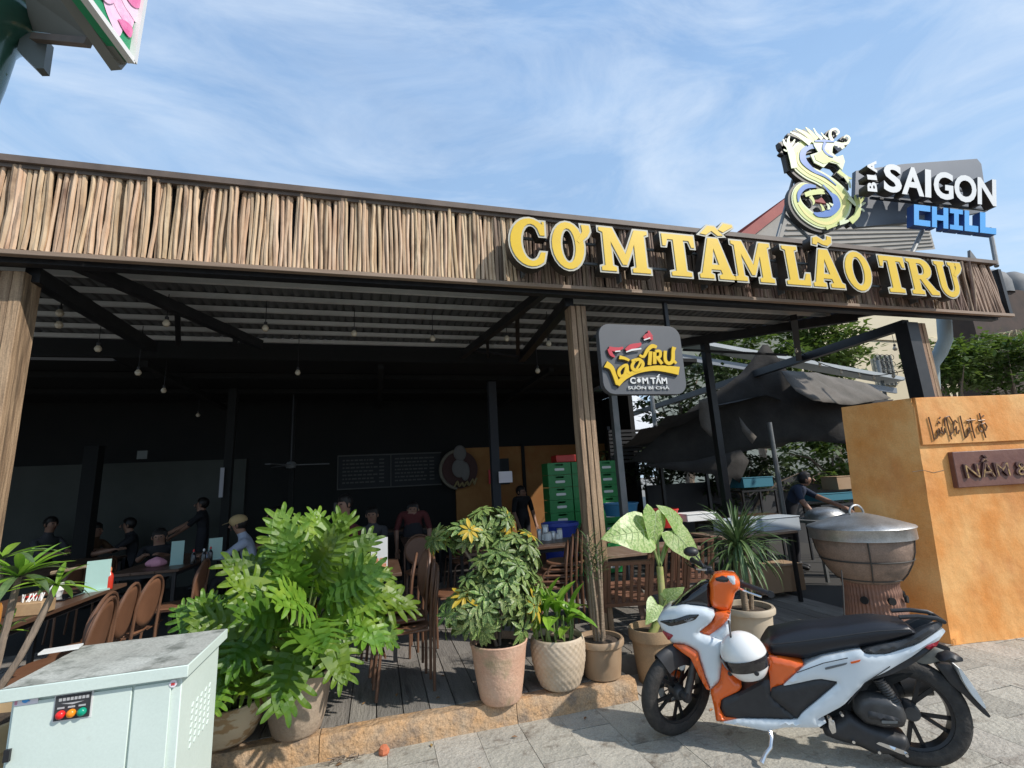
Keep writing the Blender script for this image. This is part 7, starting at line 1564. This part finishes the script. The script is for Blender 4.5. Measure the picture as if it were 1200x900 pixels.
def standing(x, y, hz, face, arms=None, bend=0.):
    f = Vector((cos(face), sin(face), 0)); s = Vector((-sin(face), cos(face), 0)); up_ = Vector((0, 0, 1)); top = Vector((x, y, hz)); pel = Vector((x, y, .14+.88))-f*bend; ch = pel.lerp(top, .58)-f*.0
    J = dict(pelvis=pel, spine=pel.lerp(ch, .5)-f*.02, chest=ch, neck=ch.lerp(top, .62), head=top, crown=top+up_*.075, face=f-Vector((0, 0, .2+bend)))
    for n, q in (('l', 1), ('r', -1)):
        sh = ch+s*q*.19+up_*.07; wr = (arms[n] if arms and n in arms else sh-up_*.50+f*.12+s*q*.05); el = sh.lerp(wr, .5)-f*.04+s*q*.05
        hp = pel+s*q*.09-up_*.05; kn = hp-up_*.40+f*.02; an = Vector((hp.x, hp.y, .22)); J.update({'sh'+n: sh, 'el'+n: el, 'wr'+n: wr, 'hip'+n: hp, 'kn'+n: kn, 'an'+n: an, 'to'+n: Vector((an.x, an.y, .17))+f*.16})
    return J
q = at(279, 616, Y=7.5); person('person in khaki cap and pale blue long sleeved shirt leaning over the left table', seated(q.x, 7.5, q.z, radians(186), .24), dict(top=M_shirtl, legs=M_trous, sleeve=2), cap=M_khaki)
q = at(187, 630, Y=8.4); person('person with dark hair in dotted black top facing us across the long left table', seated(q.x, 8.4, q.z, radians(-80), .10), dict(top=M_shirtb, legs=M_trous, sleeve=1, long=1))
q = at(236, 592, Y=9.9); person('person standing in black before the white partition, reaching to the left', standing(q.x, 9.9, q.z, radians(190), arms={'r': Vector((q.x-.45, 9.75, 1.10)), 'l': Vector((q.x-.42, 10.0, 1.06))}, bend=.05), dict(top=M_shirtb, legs=M_trous, sleeve=1))
q = at(150, 616, Y=9.9); person('person in black seated in the dark at the left, seen from the side', seated(q.x, 9.9, q.z, radians(200), .12), dict(top=M_shirtb, legs=M_trous, sleeve=1))
q = at(113, 622, Y=9.7); person('person in brown shirt seated in the dark behind the mint menu holder', seated(q.x, 9.7, q.z, radians(-20), .12), dict(top=mat('brown_shirt', (.09, .045, .02), rough=.9), legs=M_trous, sleeve=1))
q = at(403, 590, Y=6.6); person('person half hidden behind the top philodendron leaves', seated(q.x, 6.6, q.z-.02, radians(230), .12), dict(top=mat('maroon_shirt', (.10, .02, .02), rough=.9), legs=M_trous, sleeve=1))
q = at(484, 598, Y=8.1); person('person in dark red top standing behind the counter, between the big plants', standing(q.x, 8.1, q.z, radians(-100)), dict(top=MATS['maroon_shirt'], legs=M_trous, sleeve=1))
q = at(611, 577, Y=9.3); person('person with black hair standing before the ochre wall left of the crates', standing(q.x, 9.3, q.z, radians(-60)), dict(top=M_shirtb, legs=M_trous, sleeve=1))
q = at(945, 563, Y=6.0); person('person in navy t-shirt bending over the bowls at the work counter', standing(q.x, 6.0, q.z, radians(-50), arms={'l': Vector((q.x+.10, 5.55, 1.06)), 'r': Vector((q.x-.30, 5.7, 1.0))}, bend=.30), dict(top=M_navy, legs=M_trous, sleeve=1))
q = at(436, 604, Y=7.9); person('person in a grey top seated at the mid hall table behind the menu card', seated(q.x, 7.9, q.z, radians(-100), .12), dict(top=mat('grey_shirt', (.06, .06, .065), rough=.9), legs=M_trous, sleeve=1))
q = at(322, 604, Y=8.2); person('person in a dark blue top just right of the person with the cap, far back', seated(q.x, 8.2, q.z, radians(200), .12), dict(top=M_navy, legs=M_trous, sleeve=1))
q = at(60, 615, Y=9.9); person('person in a dim grey top seated far left before the white partition', seated(q.x, 9.9, q.z, radians(-30), .12), dict(top=MATS['grey_shirt'], legs=M_trous, sleeve=1))
# fallen leaves
lf_me = []
for k in range(3): b = MB(); b.add([(0, 0, .002), (.02, .012, .006), (.045, .004, .003), (.02, -.010, .007)], [(0, 1, 2, 3)]); lf_me.append(b.mesh('fallen_leaf', mat('dry_leaf', (.28, .15, .05), (.16, .10, .04), 10, .8, objvar=.3)))
for i, (x, y, z) in enumerate([(-.2, 3.55, .004), (.35, 3.58, .004), (.9, 3.45, .004), (1.4, 3.5, .004), (.15, 4.1, .145), (.5, 4.3, .145), (.45, 3.9, .145), (1.05, 4.1, .145), (-.1, 4.0, .145), (2.3, 3.3, .004), (3.4, 3.0, .004), (3.9, 2.9, .004), (4.3, 3.25, .02), (.6, 3.2, .004), (3.2, 3.45, .02)]):
    o = inst('fallen_leaf', lf_me[i % 3], None, (x, y, z+.001), (rnd(-.2, .2), rnd(-.2, .2), rnd(0, 6)))
    tag(o, 'small dry fallen leaf '+['on the paving left of the brick chunk', 'on the paving right of the brick chunk', 'on the paving before the terracotta pot', 'on the paving before the patterned pot', 'on the deck under the small chair stack', 'on the deck between the chair stack and umbrella plant', 'on the deck edge left of the terracotta pot', 'on the deck behind the terracotta pot', 'on the deck right of the big grey brown pot', 'on the paving under the scooter', 'on the paving beyond the rear wheel of the scooter', 'on the paving right of the scooter tail', 'by the corner of the orange wall', 'on the open paving in the lower middle', 'on the rough cement behind the scooter seat'][i], 'leaf', 'fallen leaves')
# child's pink bundle on the table
b = MB(); c = at(182, 664, Z=.90); c.z = .94; b.ell(c, (.10, .07, .06), 14, 10); b.v[:] = [c+(v-c)*(1+.35*noise.noise(v*14)) for v in b.v]; b.v[:] = [Vector((v.x, v.y, max(v.z, .902))) for v in b.v]; tag(b.build('pink_bag', M_pink), 'soft pink and white bag lying before the dark haired person', 'bag')
